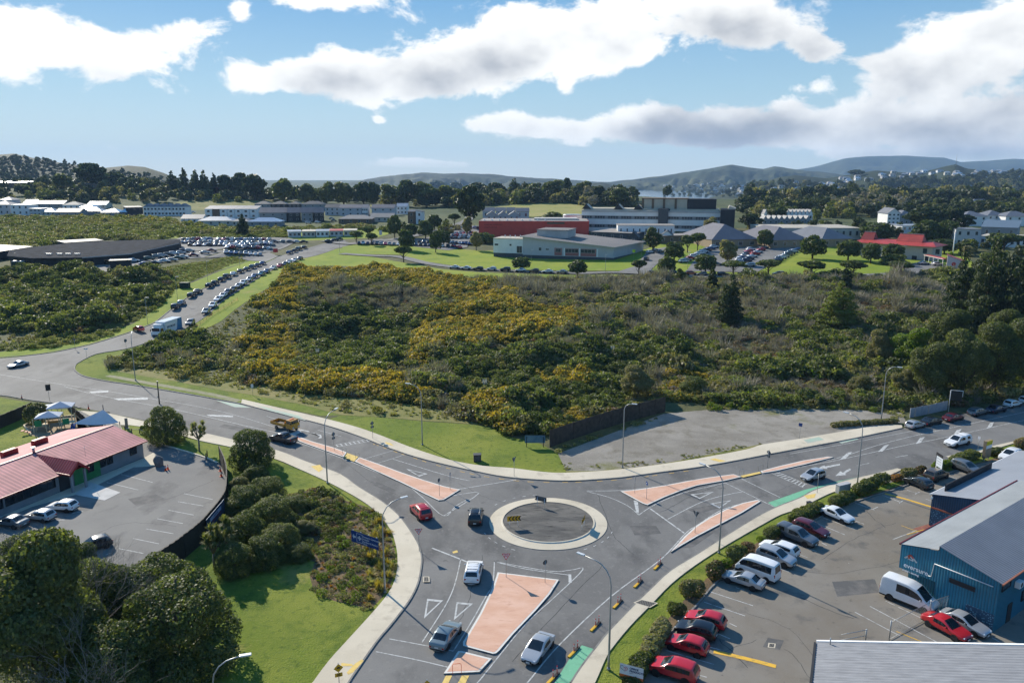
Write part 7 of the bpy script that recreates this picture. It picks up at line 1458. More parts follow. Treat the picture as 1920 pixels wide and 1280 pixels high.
for i,(bx,by,h,w,k)in enumerate([(172,352,50,66,'macrocarpa'),(215,352,34,50,'macrocarpa'),(118,362,34,50,'broadleaf'),(325,362,38,40,'pine'),(346,366,46,32,'pine'),(368,366,44,30,'pine'),(385,368,44,30,'pine'),(402,364,36,28,'pine'),(424,368,46,36,'macrocarpa'),(452,370,50,40,'macrocarpa'),(478,376,56,50,'macrocarpa'),(532,386,48,52,'broadleaf'),(575,387,40,46,'broadleaf'),(612,388,44,48,'broadleaf'),(645,388,44,50,'broadleaf'),(682,389,52,50,'macrocarpa'),(700,389,54,36,'macrocarpa'),(735,388,40,50,'broadleaf'),(764,389,56,46,'macrocarpa'),(800,388,44,60,'broadleaf'),(840,386,36,60,'broadleaf'),(855,370,30,40,'macrocarpa'),(895,372,34,50,'macrocarpa'),(930,374,36,46,'macrocarpa'),(965,374,36,40,'pine'),(1000,376,30,50,'broadleaf'),(1035,378,38,56,'broadleaf'),(1062,374,44,24,'macrocarpa'),(1090,378,36,50,'broadleaf'),(1124,378,34,34,'macrocarpa'),(1160,388,34,50,'broadleaf'),(820,358,22,40,'macrocarpa')]):
 near=(f'{ORD[i]} from the left' if i<20 else f'{ORD[31-i]} from the right')if i<32 else ''
 tree(k,f'dark skyline tree standing {near} along the horizon woods',(bx,by),h,w,GSK)
for i,(px,py,h,w,k)in enumerate([(85,300,7,14,'umbrella'),(140,303,10,22,'umbrella'),(160,306,9,20,'umbrella'),(116,302,5,8,'umbrella'),(188,312,8,14,'umbrella'),(1605,331,14,36,'macrocarpa'),(1200,339,3,6,'umbrella')]):
 p=scene_hit(px,py)or scene_hit(px,py+3)
 if p:tree(k,f'flat topped ridge tree {ORD[i]} from the left on the far hill crest',None,h,w,'trees on the far hill crests',pos=p)
# --- woods that read as one mass
WP=[]
for s in range(3):WP.append(crown('broad',40+s,420,.10,[L_far,L_dark]))
for s in range(2):WP.append(crown('macro',50+s,420,.10,[L_far,L_pine]))
for s in range(2):WP.append(crown('pine',60+s,420,.085,[L_pine,L_far]))
WP.append(crown('dome',70,420,.10,[L_mid,L_far]));WP.append(crown('broad',71,380,.08,[L_grey,L_olive]));WP.append(crown('dome',72,380,.10,[L_olive,L_far]))
def wood(name,zones,label,seed,hit=None,sizes=(7,13)):
 g=random.Random(seed);pos,sc,ix=[],[],[]
 for s,n,choice,szz in zones:
  poly=pts(s);xs=[p[0]for p in poly];ys=[p[1]for p in poly];k=0;tries=0
  while k<n and tries<n*30:
   tries+=1;px,py=g.uniform(min(xs),max(xs)),g.uniform(min(ys),max(ys))
   if not inpoly(px,py,poly):continue
   p=hit(px,py)if hit else G(px,py)
   if p is None or p.length>7000:continue
   pos.append(tuple(p));sc.append(g.uniform(*szz));ix.append(g.choice(choice));k+=1
 return gn_scatter(name,np.array(pos)-np.array([0,0,.3]),np.array(sc),np.array(ix),WP,label,'wood',zs=np.random.default_rng(seed).uniform(.75,1.15,len(pos)))
D_,M_,PN,GR=[0,1,2,3,4],[0,1,2,7,9],[5,6,3],[8,8,9]
wood('far_wood',[("-360,378 -360,345 60,348 150,352 300,358 420,366 500,374 480,380 330,378 100,384",330,[0,1,2,7,4,7,9,9],(6,12)),("-360,345 -360,318 60,326 150,336 260,346 330,358 150,352",190,D_+[9,7],(7,13)),("300,362 500,366 700,378 860,380 900,386 860,392 690,386 500,377",150,D_+[9],(8,14)),("500,372 520,362 700,366 860,366 900,372 880,380 700,380",90,D_+[7],(7,13)),("850,372 900,366 1000,366 1100,370 1190,376 1190,390 1100,388 1050,382 980,382 925,386 870,388",220,M_+[8,9,0,1],(9,16))],'dark woods along the horizon behind the houses',31)
wood('valley_wood',[("1380,398 1400,380 1480,378 1560,374 1700,372 1960,366 1960,398 1860,402 1700,408 1560,410 1420,412",300,D_+[9,7],(8,14)),("1550,404 1560,384 1620,380 1690,386 1690,404 1620,410",80,GR,(9,14)),("1470,392 1560,384 1560,398 1480,402",50,PN,(8,14)),("1700,396 1960,388 1960,420 1820,410 1700,418",90,D_,(6,12)),("1390,430 1440,425 1640,432 1700,436 1680,446 1500,440 1400,440",40,M_,(4,8)),("1600,440 1790,436 1790,452 1650,452",34,[0,7,1],(4,8)),("1790,470 1960,462 1960,520 1860,540 1800,512",34,[0,7,1,9],(4,8)),("690,428 760,420 840,420 870,440 800,436 720,440",18,[0,7,9],(4,6))],'dark woods in the valley behind the hospital',32)
wood('hill_wood',[("1395,385 1400,345 1480,345 1560,350 1700,342 1960,330 1960,390 1700,385",520,D_+[7,9],(13,22)),("1620,345 1960,322 1960,345 1650,350",160,D_,(12,18)),("1240,372 1260,352 1380,345 1400,372",120,D_+[9],(11,18))],'bush covering the slopes of the suburb hill',33,scene_hit)
wood('ridge_wood',[("-420,335 -420,300 60,298 200,320 310,335 300,345 0,345",900,D_,(6,11))],'bush on the dark hill at the far left',34,scene_hit)
# --- bare trees and cabbage trees close by
def bare_tree(label,base,h,w,seed):
 g=random.Random(seed);p=G(*base);t=thing('bare_tree',label,'tree',p);mb=MB();tw=MB()
 def grow(a,d,L_,r,k):
  b=a+d*L_;(mb if k<2 else tw).tube([a,(a+b)/2+Vector((g.uniform(-.1,.1),g.uniform(-.1,.1),g.uniform(-.05,.1)))*L_,b],[r,r*.8,r*.55],bark_pale,6 if k<2 else 4,cap=False)
  if k==5:return
  for _ in range(3 if k<4 else 2):
   dd=(d+Vector((g.uniform(-1,1)*w,g.uniform(-1,1)*w,g.uniform(-.25,.55)))).normalized();grow(b,dd,L_*g.uniform(.62,.85),r*.58,k+1)
 for _ in range(3):grow(Vector((g.uniform(-.3,.3),g.uniform(-.3,.3),0)),Vector((g.uniform(-.5,.5),g.uniform(-.5,.5),1)).normalized(),h*.28,.10,0)
 mb.build('trunk',t);tw.build('branches',t)
bare_tree('bare grey branched tree leaning over the bottom left shrubs',(140,1262),15.,.8,3);bare_tree('leafless pale tree at the bottom edge before the big domed tree',(185,1420),13.,.8,8);bare_tree('bare twiggy tree at the left edge below the childcare roof',(25,1150),11.,.9,12);bare_tree('pale dead tree in front of the dark right hand grove',(1843,735),7,.5,5)
def cabbage(label,base,h,heads,seed):
 g=random.Random(seed);p=G(*base);t=thing('cabbage_tree',label,'tree',p);mb=MB();hd=blades(seed+80,130,.95,.05,(L_mid,L_light),1.5,.1,.5);top=[]
 mb.tube([(0,0,-.2),(.05,0,h*.45)],[.17,.13],bark_pale,7)
 for i in range(heads):
  a=6.28*i/heads+g.random();r=g.uniform(.5,1.15);q=(math.cos(a)*r,math.sin(a)*r,h*g.uniform(.62,.95));mb.tube([(.05,0,h*.42),(q[0]*.6,q[1]*.6,q[2]*.8),q],[.11,.09,.07],bark_pale,6);top.append(q)
 mb.build('trunk',t);bm=bmesh.new()
 for q in top:
  me=hd.copy();V=np.empty(len(me.vertices)*3);me.vertices.foreach_get('co',V);V=V.reshape(-1,3);V2=V.copy();V2[::2]*=1;me.transform(Matrix.Translation(q)@Matrix.Rotation(g.uniform(0,6),4,'Z'));bm.from_mesh(me);me2=hd.copy();me2.transform(Matrix.Translation(q)@Matrix.Rotation(math.pi,4,'X')@Matrix.Diagonal((.9,.9,.6,1)));bm.from_mesh(me2)
 me=bpy.data.meshes.new('crown');bm.to_mesh(me);bm.free()
 for m in hd.materials:me.materials.append(m)
 link('crown',me,t)
cabbage('slender cabbage tree beside the dark round tree',(374,846),5.0,7,2);cabbage('spiky cabbage tree below the childcare sign board',(420,1062),5.6,11,5);cabbage('second spiky head cluster beside the cabbage tree at the fence foot',(402,1062),4.0,7,6)
# --- clipped shrubs and hedges along the right hand car park
hedge_m=[L_dark,L_mid]
def shrub_box(name,label,a,b,w,h,mats_,seed,group='shrubs along the right hand car park',leaf=.16,rnd=.35):
 A,B=G(*a),G(*b);v=B-A;L_=max(v.xy.length,w);c=(A+B)/2;rz=math.atan2(v.y,v.x)if v.xy.length>.3 else 0;g=np.random.default_rng(seed)
 k=max(2,int(L_/(w*.7)));lum=[((i+.5)/k*L_-L_/2,g.normal()*.06,h*.5,w*.62,w*.55,h*.55)for i in range(k)];lum+=[(g.uniform(-L_/2,L_/2),g.uniform(-w*.3,w*.3),h*.7,w*.35,w*.35,h*.35)for _ in range(k*2)]
 n=int(min(5200,320*L_*(w+h)));P,Nn=lumpy(n,lum,g,.07,.4);P[:,2]=np.maximum(P[:,2],.03)
 t=thing(name,label,'hedge' if name=='hedge' else 'shrub',(c.x,c.y,0),rz,group);link('foliage',mesh_np('foliage',quads(P,Nn,leaf,g),4,mats_,(g.random(len(P))<.3).astype(int)),t)
 s=MB();s.tube([(0,0,0),(0,0,h*.6)],.06,bark,6);s.build('stem',t)
for nm,lab,a,b,w,h,m in[('shrub','grey green clipped ball shrub beside the empty bays',(1296,1116),(1298,1114),1.7,1.7,[L_olive,L_mid]),('shrub','small dark shrub above the red hatchback',(1268,1150),(1269,1149),1.2,1.1,hedge_m),('hedge','pale straggling hedge beside the red hatchback',(1247,1180),(1212,1240),1.7,1.4,[L_light,L_olive]),('hedge','dark clipped hedge behind the white office sign',(1210,1242),(1180,1290),1.8,1.3,[L_dark,L_mid]),('shrub','dark reddish round shrub in front of the silver spoiler sedan',(1340,1082),(1342,1080),1.7,1.7,[L_dark,L_brown]),('shrub','square clipped dark shrub at the nose of the minibus',(1376,1052),(1380,1049),1.7,1.7,hedge_m),('shrub','bright green shrub under the square clipped shrub',(1359,1064),(1361,1062),1.1,1.0,[L_lime,L_mid]),('shrub','thin reddish shrub beside the white wagon',(1401,1034),(1402,1033),1.0,1.2,[L_brown,L_olive]),('shrub','leafy shrub at the tail of the grey pickup',(1440,1010),(1453,1004),1.6,1.4,hedge_m),('shrub','small lime shrub before the leafy shrub',(1427,1016),(1428,1015),.8,.7,[L_lime,L_mid]),('hedge','mixed hedge beside the lone white sedan',(1484,983),(1536,957),1.7,1.4,[L_mid,L_dark]),('hedge','clipped dark hedge right of the lone white sedan',(1562,952),(1596,938),1.8,1.5,hedge_m),('hedge','clipped hedge below the grey cabinet',(1606,930),(1640,915),1.9,1.7,hedge_m),('shrub','clipped box shrub beside the hedge and the tall lamp',(1648,908),(1658,904),1.6,1.5,[L_mid,L_dark]),('shrub','orange leaved shrub near the lamp foot',(1676,902),(1684,899),1.3,.9,[L_orange,L_brown]),('shrub','rusty dark shrub left of the two post sign',(1694,897),(1712,890),1.6,1.2,[L_olive,L_dark]),('shrub','dark red shrub by the bronze SUV',(1722,888),(1730,885),1.2,1.1,[L_brown,L_dark]),('hedge','bright green low hedge below the two post sign',(1752,882),(1780,874),1.5,1.1,[L_lime,L_mid]),('hedge','long flat topped hedge right of the two post sign',(1786,872),(1828,858),1.9,1.4,[L_mid,L_dark]),('shrub','leafy shrub around the pale sign pillar',(1858,856),(1875,850),1.6,1.2,hedge_m),('shrub','brown green shrub at the right picture edge',(1908,840),(1925,834),1.8,1.4,[L_olive,L_brown]),('shrub','dark bush beside the playground shade sail',(66,795),(74,792),2.6,3.6,[L_dark,L_olive]),('shrub','spindly shrub on the driveway grass island',(270,812),(272,811),.9,1.3,[L_mid,L_lime]),('shrub','dry brown bush by the gravel lot lamp',(1560,800),(1680,792),1.4,.8,[L_olive,L_mid])]:
 shrub_box(nm,lab,a,b,w,h,m,len(lab)+int(a[0]))
for i,(px,py)in enumerate([(631,572),(596,673),(1029,614),(843,738),(909,733),(1148,668)]):
 p=G(px,py);t=thing('toetoe_grass',f'pale plumed toetoe clump {ORD[i]} of those scattered in the gorse','plant',p,i,'toetoe clumps in the gorse');link('leaves',SP['flax'][0],t).scale=(1,1,.8);mb=MB()
 for k in range(6):a=k*1.05;mb.tube([(math.cos(a)*.1,math.sin(a)*.1,.4),(math.cos(a)*.35,math.sin(a)*.35,1.9),(math.cos(a)*.42,math.sin(a)*.42,2.7)],[.02,.13,.03],L_plume,6)
 mb.build('plumes',t)
# ------------------------------------------------------------------ street furniture
head_lens=mat('lamp_head_pale',(.62,.64,.64),rough=.4,metal=.2,var=.05)
def lamp(label,base,head=None,ty=None,h=None,group='tall street lamps',r=.085):
 b=G(*base);t=thing('street_lamp',label,'street lamp',b,0,group)
 if head:
  u,dy,dz=ray(*head);hh=h or 10.6;z=b.z+hh;k=(z-H)/dz;e=Vector((u*k,dy*k,z))-b;a=Vector((e.x,e.y,0));ln=min(3.2,max(1.2,a.length));a=a.normalized()
  rr=min(1.8,ln*.8);pt=[(0,0,0),(0,0,1.2),(0,0,hh*.5),(0,0,hh-rr*1.1)]
  pt+=[(a.x*rr*(1-math.cos(q)),a.y*rr*(1-math.cos(q)),hh-rr*1.1+rr*1.05*math.sin(q))for q in(.4,.8,1.2,1.5)]+[(a.x*ln,a.y*ln,hh)]
  m=MB();m.tube(pt,[r*1.35,r*1.3,r,r*.8]+[r*.62]*4+[r*.5],galv,8);m.tube([(0,0,0),(0,0,.25)],r*2,galv,8);m.build('pole',t)
  q=MB();q.box((a.x*(ln+.3),a.y*(ln+.3),hh+.02),(.85,.30,.12),head_lens,rz=math.atan2(a.y,a.x),bevel=.05);q.build('lamp_head',t)
 else:
  m=MB();m.tube([(0,0,-.3),(0,0,h*.5),(0,0,h)],[r,r*.85,r*.6],pole_grey,6);m.build('pole',t);q=MB();q.box((.5,0,h),(1.1,.25,.10),head_lens,bevel=.03);q.build('lamp_head',t)
def below(px,py,h):
 q=GZ(px,py,h);return PR((q.x,q.y,0))
for b,hd,lab in[((722,1111),(753,933),'tall lamp beside the blue hospital sign'),((614,906),(636,763),'tall lamp on the pale footpath above the planted bed'),((792,834),(767,719),'tall lamp on the grass in front of the gorse'),((1167,877),(1186,757),'tall lamp at the edge of the gravel lot by the dark fence'),((1348,1037),(1321,871),'tall lamp on the verge right of the roundabout'),((1141,1255),(1094,1040),'tall lamp nearest the white office sign'),((1607,910),(1590,774),'tall lamp beside the grey cabinet on the right hand road'),((1652,788),(1684,688),'tall lamp at the far corner of the gravel lot'),((254,713),(247,623),'tall lamp on the grass corner of the side road'),(below(396,1252,10.0),(452,1229),'lamp cut by the bottom picture edge on the lawn')]:lamp(lab,b,hd)
for b,lab,h in[((333,563),'first lamp up the left verge of the hill road',8),((390,530),'second lamp up the left verge of the hill road',8),((450,503),'third lamp up the left verge of the hill road',8),((637,474),'lamp on the lawn at the crest of the hill road',9),((277,608),'lamp on the verge opposite the box truck',8),((1135,510),'lamp below the right corner of the hospital hall',7),((996,494),'lamp on the lawn before the hospital hall',6),((1203,484),'lamp beside the hospital driveway',8),((1316,466),'lamp at the villa car park head',10),((1289,505),'lamp among the trees at the villa car park',7),((1693,492),'lamp before the red roofed villa',7),((699,448),'lamp at the crest road sign',8)]:lamp(lab,b,None,None,h,'slim lamps further up the hill',.07)
def post_thing(name,label,cat,base,h,r=.035,group=None,m=None,up=0.):
 b=G(*base);b.z+=up;t=thing(name,label,cat,b,0,group);p=MB();p.tube([(0,0,-.1),(0,0,h)],r,m or galv,6);p.build('post',t);return t
def face_rz(base,to):
 a,b=G(*base),G(*to);v=b-a;return math.atan2(v.x,-v.y)
def board(t,name,pts2,y,m,back=None,th=.012):
 """a flat board in the local XZ plane facing -Y"""
 q=MB();f=[(x,y,z)for x,z in pts2];ar=sum(f[i][0]*f[(i+1)%len(f)][2]-f[(i+1)%len(f)][0]*f[i][2]for i in range(len(f)))
 if ar<0:f=f[::-1]
 q.face(f,m);q.face([(x,y_+th,z)for x,y_,z in f[::-1]],back or sign_back)
 for i in range(len(f)):a,b=f[i],f[(i+1)%len(f)];q.face([(a[0],a[1]+th,a[2]),(b[0],b[1]+th,b[2]),b,a],back or sign_back)
 return q.build(name,t)
def give_way(label,base,to,h=3.0,up=.14,s=.48):
 t=post_thing('give_way_sign',label,'road sign',base,h,group='give way signs',up=up);t.rotation_euler.z=face_rz(base,to)
 tri=lambda k,c=h-.35:[(-s*k,c+s*.58*k),(s*k,c+s*.58*k),(0,c-s*1.15*k)]
 b=board(t,'sign_face',tri(1.),-.05,sign_red);board(b,'sign_panel',tri(.76),-.058,sign_white)
 o=stand_text(text_mesh('GIVE',.19,sign_red,ext=.002,bold=.006),b,(0,-.068,h-.24),(1,0,0));stand_text(text_mesh('WAY',.19,sign_red,ext=.002,bold=.006),b,(0,-.068,h-.43),(1,0,0))
give_way('give way sign on the footpath kerb left of the south approach',(786,1034),(800,1200));give_way('give way sign on the near end of the big salmon island',(949,1083),(960,1250));give_way('give way sign seen from behind on the far footpath',(964,893),(830,850));give_way('give way sign seen from behind on the narrow salmon island',(1303,1000),(1480,900))
def keep_left(label,base,to,h=2.6,up=.14):
 t=post_thing('keep_left_sign',label,'road sign',base,h,group='keep left signs',up=up,r=.03);t.rotation_euler.z=face_rz(base,to)
 board(t,'sign_face',[(.30*math.cos(a),h-.2+.30*math.sin(a))for a in[2*math.pi*i/18 for i in range(18)]],-.04,sign_blue)
 a=MB();a.face([(-.16,-.047,h-.34),(.02,-.047,h-.30),(-.03,-.047,h-.24),(.14,-.047,h-.08),(.09,-.047,h-.03),(-.08,-.047,h-.2),(-.13,-.047,h-.14)],sign_white);a.build('arrow',t)
keep_left('blue keep left sign at the tip of the long left hand island',(824,931),(700,900));keep_left('second blue sign on the left hand island, nearer the road edge',(844,919),(990,930));keep_left('blue sign at the wide end of the right hand island',(1212,937),(1060,960));keep_left('thin sign post left of the blue sign on the right hand island',(1190,926),(1400,930));keep_left('sign post at the right corner of the big salmon island',(1022,1094),(900,1000),2.7)
def chevron(label,base,rz,front):
 b=GZ(base[0],base[1],.22);t=thing('chevron_board',label,'road sign',b,rz,'chevron boards on the roundabout')
 for x in(-.55,.55):p=MB();p.tube([(x,0,-.05),(x,0,1.25)],.035,white_m,6);p.build('post',t)
 f=board(t,'sign_face',[(-.85,.75),(.85,.75),(.85,1.45),(-.85,1.45)],-.05,sign_yellow)
 q=MB()
 for k in range(4):
  x=-.68+k*.42;q.face([(x,-.058,1.10),(x+.28,-.058,1.43),(x+.45,-.058,1.43),(x+.17,-.058,1.10)],black_m);q.face([(x,-.058,1.10),(x+.17,-.058,1.10),(x+.45,-.058,.77),(x+.28,-.058,.77)],black_m)
 q.build('chevron_pattern',f)
chevron('yellow and black chevron board facing the near approach',(963,986),R(8),1);chevron('chevron board seen from behind at the back of the roundabout',(1014,949),R(150),0);chevron('chevron board seen edge on at the right of the roundabout',(1093,988),R(70),0)
def diamond_sign(label,base,h,to,hump=True,plate=True,up=.1,s=.42,group='yellow diamond signs'):
 t=post_thing('warning_sign',label,'road sign',base,h,up=up,group=group);t.rotation_euler.z=face_rz(base,to);c=h-.5
 f=board(t,'sign_face',[(0,c-s),(s,c),(0,c+s),(-s,c)],-.05,sign_yellow)
 if hump:q=MB();q.face([(-.26,-.058,c-.03)]+[(.15*math.cos(a),-.058,c-.0+.13*math.sin(a))for a in[math.pi-math.pi*i/8 for i in range(9)]][0:9]+[(.26,-.058,c-.03)],black_m);q.build('hump_symbol',f)
 if plate:
  p=board(t,'speed_plate',[(-.33,c-.85),(.33,c-.85),(.33,c-.47),(-.33,c-.47)],-.05,sign_yellow);stand_text(text_mesh('25',.32,black_m,ext=.002,bold=.01),p,(0,-.06,c-.66),(1,0,0))
diamond_sign('yellow hump warning sign with 25 plate on the near left footpath',(637,1300),3.0,(660,1400));diamond_sign('yellow hump warning sign cut by the bottom edge before the small island',(802,1330),2.9,(802,1420),plate=True);diamond_sign('warning sign and plate seen from behind on the far footpath',(699,822),3.2,(600,780),False);diamond_sign('warning sign and plate seen from behind between the two island halves',(627,846),3.4,(500,800),False);diamond_sign('warning sign seen from behind on the right hand island',(1439,877),3.0,(1600,830),False)
def small_sign(label,base,h,w,hh,m,to,up=.05,round_=False):
 t=post_thing('road_sign',label,'road sign',base,h,up=up);t.rotation_euler.z=face_rz(base,to)
 board(t,'sign_face',[(w/2*math.cos(a),h-hh/2+hh/2*math.sin(a))for a in[6.2832*i/16 for i in range(16)]]if round_ else[(-w/2,h-hh),(w/2,h-hh),(w/2,h),(-w/2,h)],-.045,m);return t
small_sign('thin white edged sign post beside the green cycle lane',(1532,925),3.0,.35,.5,sign_white,(1700,860));small_sign('thin sign post by the pale sign pillar',(1833,846),2.6,.4,.5,sign_white,(1700,880));small_sign('blue parking sign on the edge of the gravel lot',(1499,822),2.8,.6,.6,sign_blue,(1450,900));small_sign('small white sign on the grass strip below the gorse',(474,741),2.4,.5,.8,sign_white,(420,800))
small_sign('round grey backed sign beside the side road',(237,654),2.6,.9,.9,sign_back,(150,640),round_=True);small_sign('pale street name sign at the side road corner',(163,672),2.6,.9,.3,sign_white,(100,720));small_sign('round sign on the left verge of the side road',(141,654),2.8,.7,.7,sign_back,(60,690),round_=True);small_sign('yellow green crossing sign on the hospital lawn corner',(1188,487),4.5,1.3,1.3,mat('sign_lime',(.45,.62,.03)),(1180,560));small_sign('green and black school sign on the road before the playground',(93,751),3.4,.9,1.3,black_m,(120,820))
s_=small_sign('tall blue and white board sign on the crest road',(714,446),4.2,1.6,2.6,sign_white,(690,520));small_sign('red bordered board sign at the gravel car park entrance',(517,478),3.0,2.2,1.8,sign_red,(540,540))
def rail(label,base,rz,m,w=.8,h=1.0,up=.14):
 b=G(*base);b.z=up;t=thing('hand_rail',label,'rail',b,rz,'hoop rails at the crossing gaps');p=MB();p.tube([(-w/2,0,-.03),(-w/2,0,h-.1),(-w/2+.1,0,h),(w/2-.1,0,h),(w/2,0,h-.1),(w/2,0,-.03)],.025,m,6);p.build('hoop',t)
rail('orange hoop rail on the small salmon island',(857,1264),.1,orange_m);rail('orange rail at the left half of the upper left crossing',(646,852),-.4,pole_grey);rail('grey rail at the right half of the upper left crossing',(671,861),-.4,pole_grey);rail('grey hoop rail left of the right hand crossing',(1390,892),.3,pole_grey);rail('grey hoop rail right of the right hand crossing',(1426,884),.3,pole_grey)
rub_y,rub_b,red_pl=mat('rubber_yellow',(.62,.36,.03),rough=.7,var=.15),mat('rubber_black',(.03,.03,.03),rough=.8),mat('post_red',(.55,.03,.03),rough=.5,var=.05)
for i,(px,py)in enumerate([(1234,1061),(1197,1094),(1159,1132),(1117.5,1174),(1077,1222),(1038,1271)]):
 b=G(px,py);a0,a1=G(px-14,py+14),G(px+14,py-14);rz=math.atan2(a1.y-a0.y,a1.x-a0.x);t=thing('lane_separator',f'yellow and black lane separator with red posts, {ORD[i]} down from the narrow island','lane separator',(b.x,b.y,.01),rz,'lane separators along the cycle lane')
 m=MB();m.box((-.55,0,.07),(1.1,.28,.16),rub_y,bevel=.04);m.box((.45,0,.07),(.9,.28,.16),rub_b,bevel=.04);m.build('base',t)
 for x in(-.1,.6):p=MB();p.tube([(x,0,.1),(x,0,.95)],.04,red_pl,8);p.tube([(x,0,.66),(x,0,.8)],.043,sign_white,8);p.build('post',t)
def hospital_sign():
 A,B=G(660,1033),G(711,1051);v=B-A;L_=v.xy.length;t=thing('hospital_sign','big blue sign with white arrow and cross on four posts in the planted bed','sign',A,math.atan2(v.y,v.x));h0,h1=1.35,2.85
 for k in range(4):p=MB();x=.3+(L_-.6)*k/3;p.tube([(x,.06,-.1),(x,.06,h1+.1)],.05,galv,8);p.build('post',t)
 f=board(t,'sign_face',[(0,h0),(L_,h0),(L_,h1),(0,h1)],0,sign_blue);y=-.012;zc=(h0+h1)/2;w=L_
 q=MB();q.face([(.05*w,y,zc+.02),(.10*w,y,zc+.36),(.10*w,y,zc+.14),(.175*w,y,zc+.14),(.175*w,y,zc-.12),(.10*w,y,zc-.12),(.10*w,y,zc-.32)][::-1],sign_white);q.build('arrow',f)
 q=MB();x=.31*w
 for a,b in((.30,.10),(.10,.30)):q.box((x,y,zc),(a*2,.012,b*2),sign_white)
 for dx,dz,a,b in((0,.55,.92,.05),(0,-.55,.92,.05),(.45,0,.05,1.15),(-.45,0,.05,1.15)):q.box((x+dx,y,zc+dz),(a,.012,b),sign_white)
 q.build('cross_symbol',f)
 for s,z in(('Kenepuru Community',.38),('Hospital',.06),('Accident & Medical',-.26),('Clinic',-.56)):stand_text(text_mesh(s,.30,sign_white,ext=.003,bold=.006,align='LEFT'),f,(.435*w,y,zc+z),(1,0,0))
hospital_sign()
def office_sign():
 A,B=G(1161,1284),G(1205,1296);v=B-A;L_=v.xy.length;t=thing('office_sign','white office products sign with a heart logo and an orange strip','sign',A,math.atan2(v.y,v.x));h0,h1=1.0,2.3
 for x in(.25,L_-.25):p=MB();p.tube([(x,.06,-.1),(x,.06,h1)],.05,black_m,8);p.build('post',t)
 f=board(t,'sign_face',[(0,h0),(L_,h0),(L_,h1),(0,h1)],0,sign_white);q=MB();q.box((L_/2,-.008,h0+.13),(L_,.012,.26),mat('sign_orange_strip',(.60,.13,.03),rough=.5));q.build('orange_strip',f)
 q=MB();red,nav=mat('logo_red',(.60,.05,.07),var=0),mat('logo_navy',(.03,.05,.12),var=0)
 q.tube([(.20+.16*math.cos(a),-.015,1.95+.16*math.sin(a))for a in[.6+.5*k for k in range(8)]]+[(.45,-.015,1.62)],.018,nav,5);q.tube([(.45,-.015,1.62),(.68,-.015,1.78),(.72,-.015,1.95),(.6,-.015,2.05),(.48,-.015,2.0),(.36,-.015,1.88)],.022,red,5);q.tube([(.46,-.015,1.78),(.58,-.015,1.9)],.03,red,5);q.build('heart_logo',f)
 stand_text(text_mesh('OFFICE',.25,nav,bold=.012,align='LEFT'),f,(.9,-.014,2.0),(1,0,0));stand_text(text_mesh('PRODUCTS',.25,nav,bold=.012,align='LEFT'),f,(.9,-.014,1.74),(1,0,0));stand_text(text_mesh('DEPOT',.10,nav,align='LEFT'),f,(.9,-.014,1.54),(1,0,0))
office_sign()
def two_post_sign():
 A,B=G(1752,886),G(1765,893);v=B-A;L_=max(1.8,v.xy.length);t=thing('sign_board','white notice board with black top on two white posts','sign',A,math.atan2(v.y,v.x)-.15)
 for x in(.2,L_-.2):p=MB();p.box((x,.04,1.2),(.12,.1,2.6),white_m);p.build('post',t)
 f=board(t,'sign_face',[(0,1.3),(L_,1.3),(L_,3.4),(0,3.4)],-.03,mat('sign_pale_blue',(.50,.55,.60),rough=.5));q=MB();q.box((L_/2,-.045,3.2),(L_,.02,.5),black_m);q.build('black_top',f);q=MB();q.box((.06,-.045,2.1),(.12,.02,1.7),black_m);q.build('black_edge',f)
 for k in range(3):q=MB();q.box((L_*.5,-.045,2.6-k*.4),(L_*.6,.012,.05),sign_back);q.build('text_line',f)
two_post_sign()
def pillar_sign():
 A=G(1848,862);t=thing('pillar_sign','brown pillar sign with yellow and white top at the driveway','sign',A,.55);br=mat('pillar_brown',(.27,.20,.13),rough=.7,var=.15);m=MB();m.box((0,0,1.9),(1.7,.5,2.9),br,bevel=.02);m.build('pillar',t)
 for x in(-.6,.6):p=MB();p.box((x,0,.3),(.15,.2,.8),timber_pale);p.build('post',t)
 q=MB();q.box((0,-.26,3.0),(1.68,.03,.7),mat('panel_yellow',(.62,.50,.02)));q.build('yellow_panel',t);q=MB();q.box((0,-.26,2.35),(1.68,.03,.55),white_m);q.build('white_panel',t)
pillar_sign()
def board_fence(label,name,line,h,m,post=2.4,group=None,bw=.18,drape=False,top=None,z=-.05):
 l=[Vector(q)for q in(smooth_line(gp(line),3)if len(pts(line))>2 else gp(line))];t=thing(name,label,'fence',(l[0].x,l[0].y,0));o=l[0];a=[];acc=0;n=MB();prev=None
 for p,q in zip(l,l[1:]):
  d=(q-p);L_=d.length;rz=math.atan2(d.y,d.x);k=max(1,int(L_/bw))
  for i in range(k):
   c=p+d*((i+.5)/k);hh=h+.03*math.sin(i*7.3+p.x);n.box((c.x-o.x,c.y-o.y,z+hh/2),(L_/k*.93,.035,hh),m,rz=rz)
 n.build('boards',t);ps=[l[0]]
 for p in l[1:]:
  if(p-ps[-1]).length>post:ps.append(p)
 for p in ps:q=MB();q.box((p.x-o.x,p.y-o.y,h/2),(.13,.13,h+.1),m);q.build('post',t)
 if top:
  r=MB();ribbon(r,[(q.x-o.x,q.y-o.y)for q in l],.14,h+.03,top);r.build('capping',t)
 return t
board_fence('dark timber fence curving round the childcare car park','timber_fence',"413,868 426,902 427,940 420,966 385,1011 357,1036 332,1056 302,1076 272,1093 232,1121 180,1150",2.9,timber_dark,top=timber_grey)
board_fence('dark boarded fence behind the grass lobe at the gravel lot','timber_fence',"1031,838 1100,814 1170,792 1247,772",3.1,mat('fence_brown',(.075,.055,.042),rough=.85,var=.3),bw=.3,post=3)
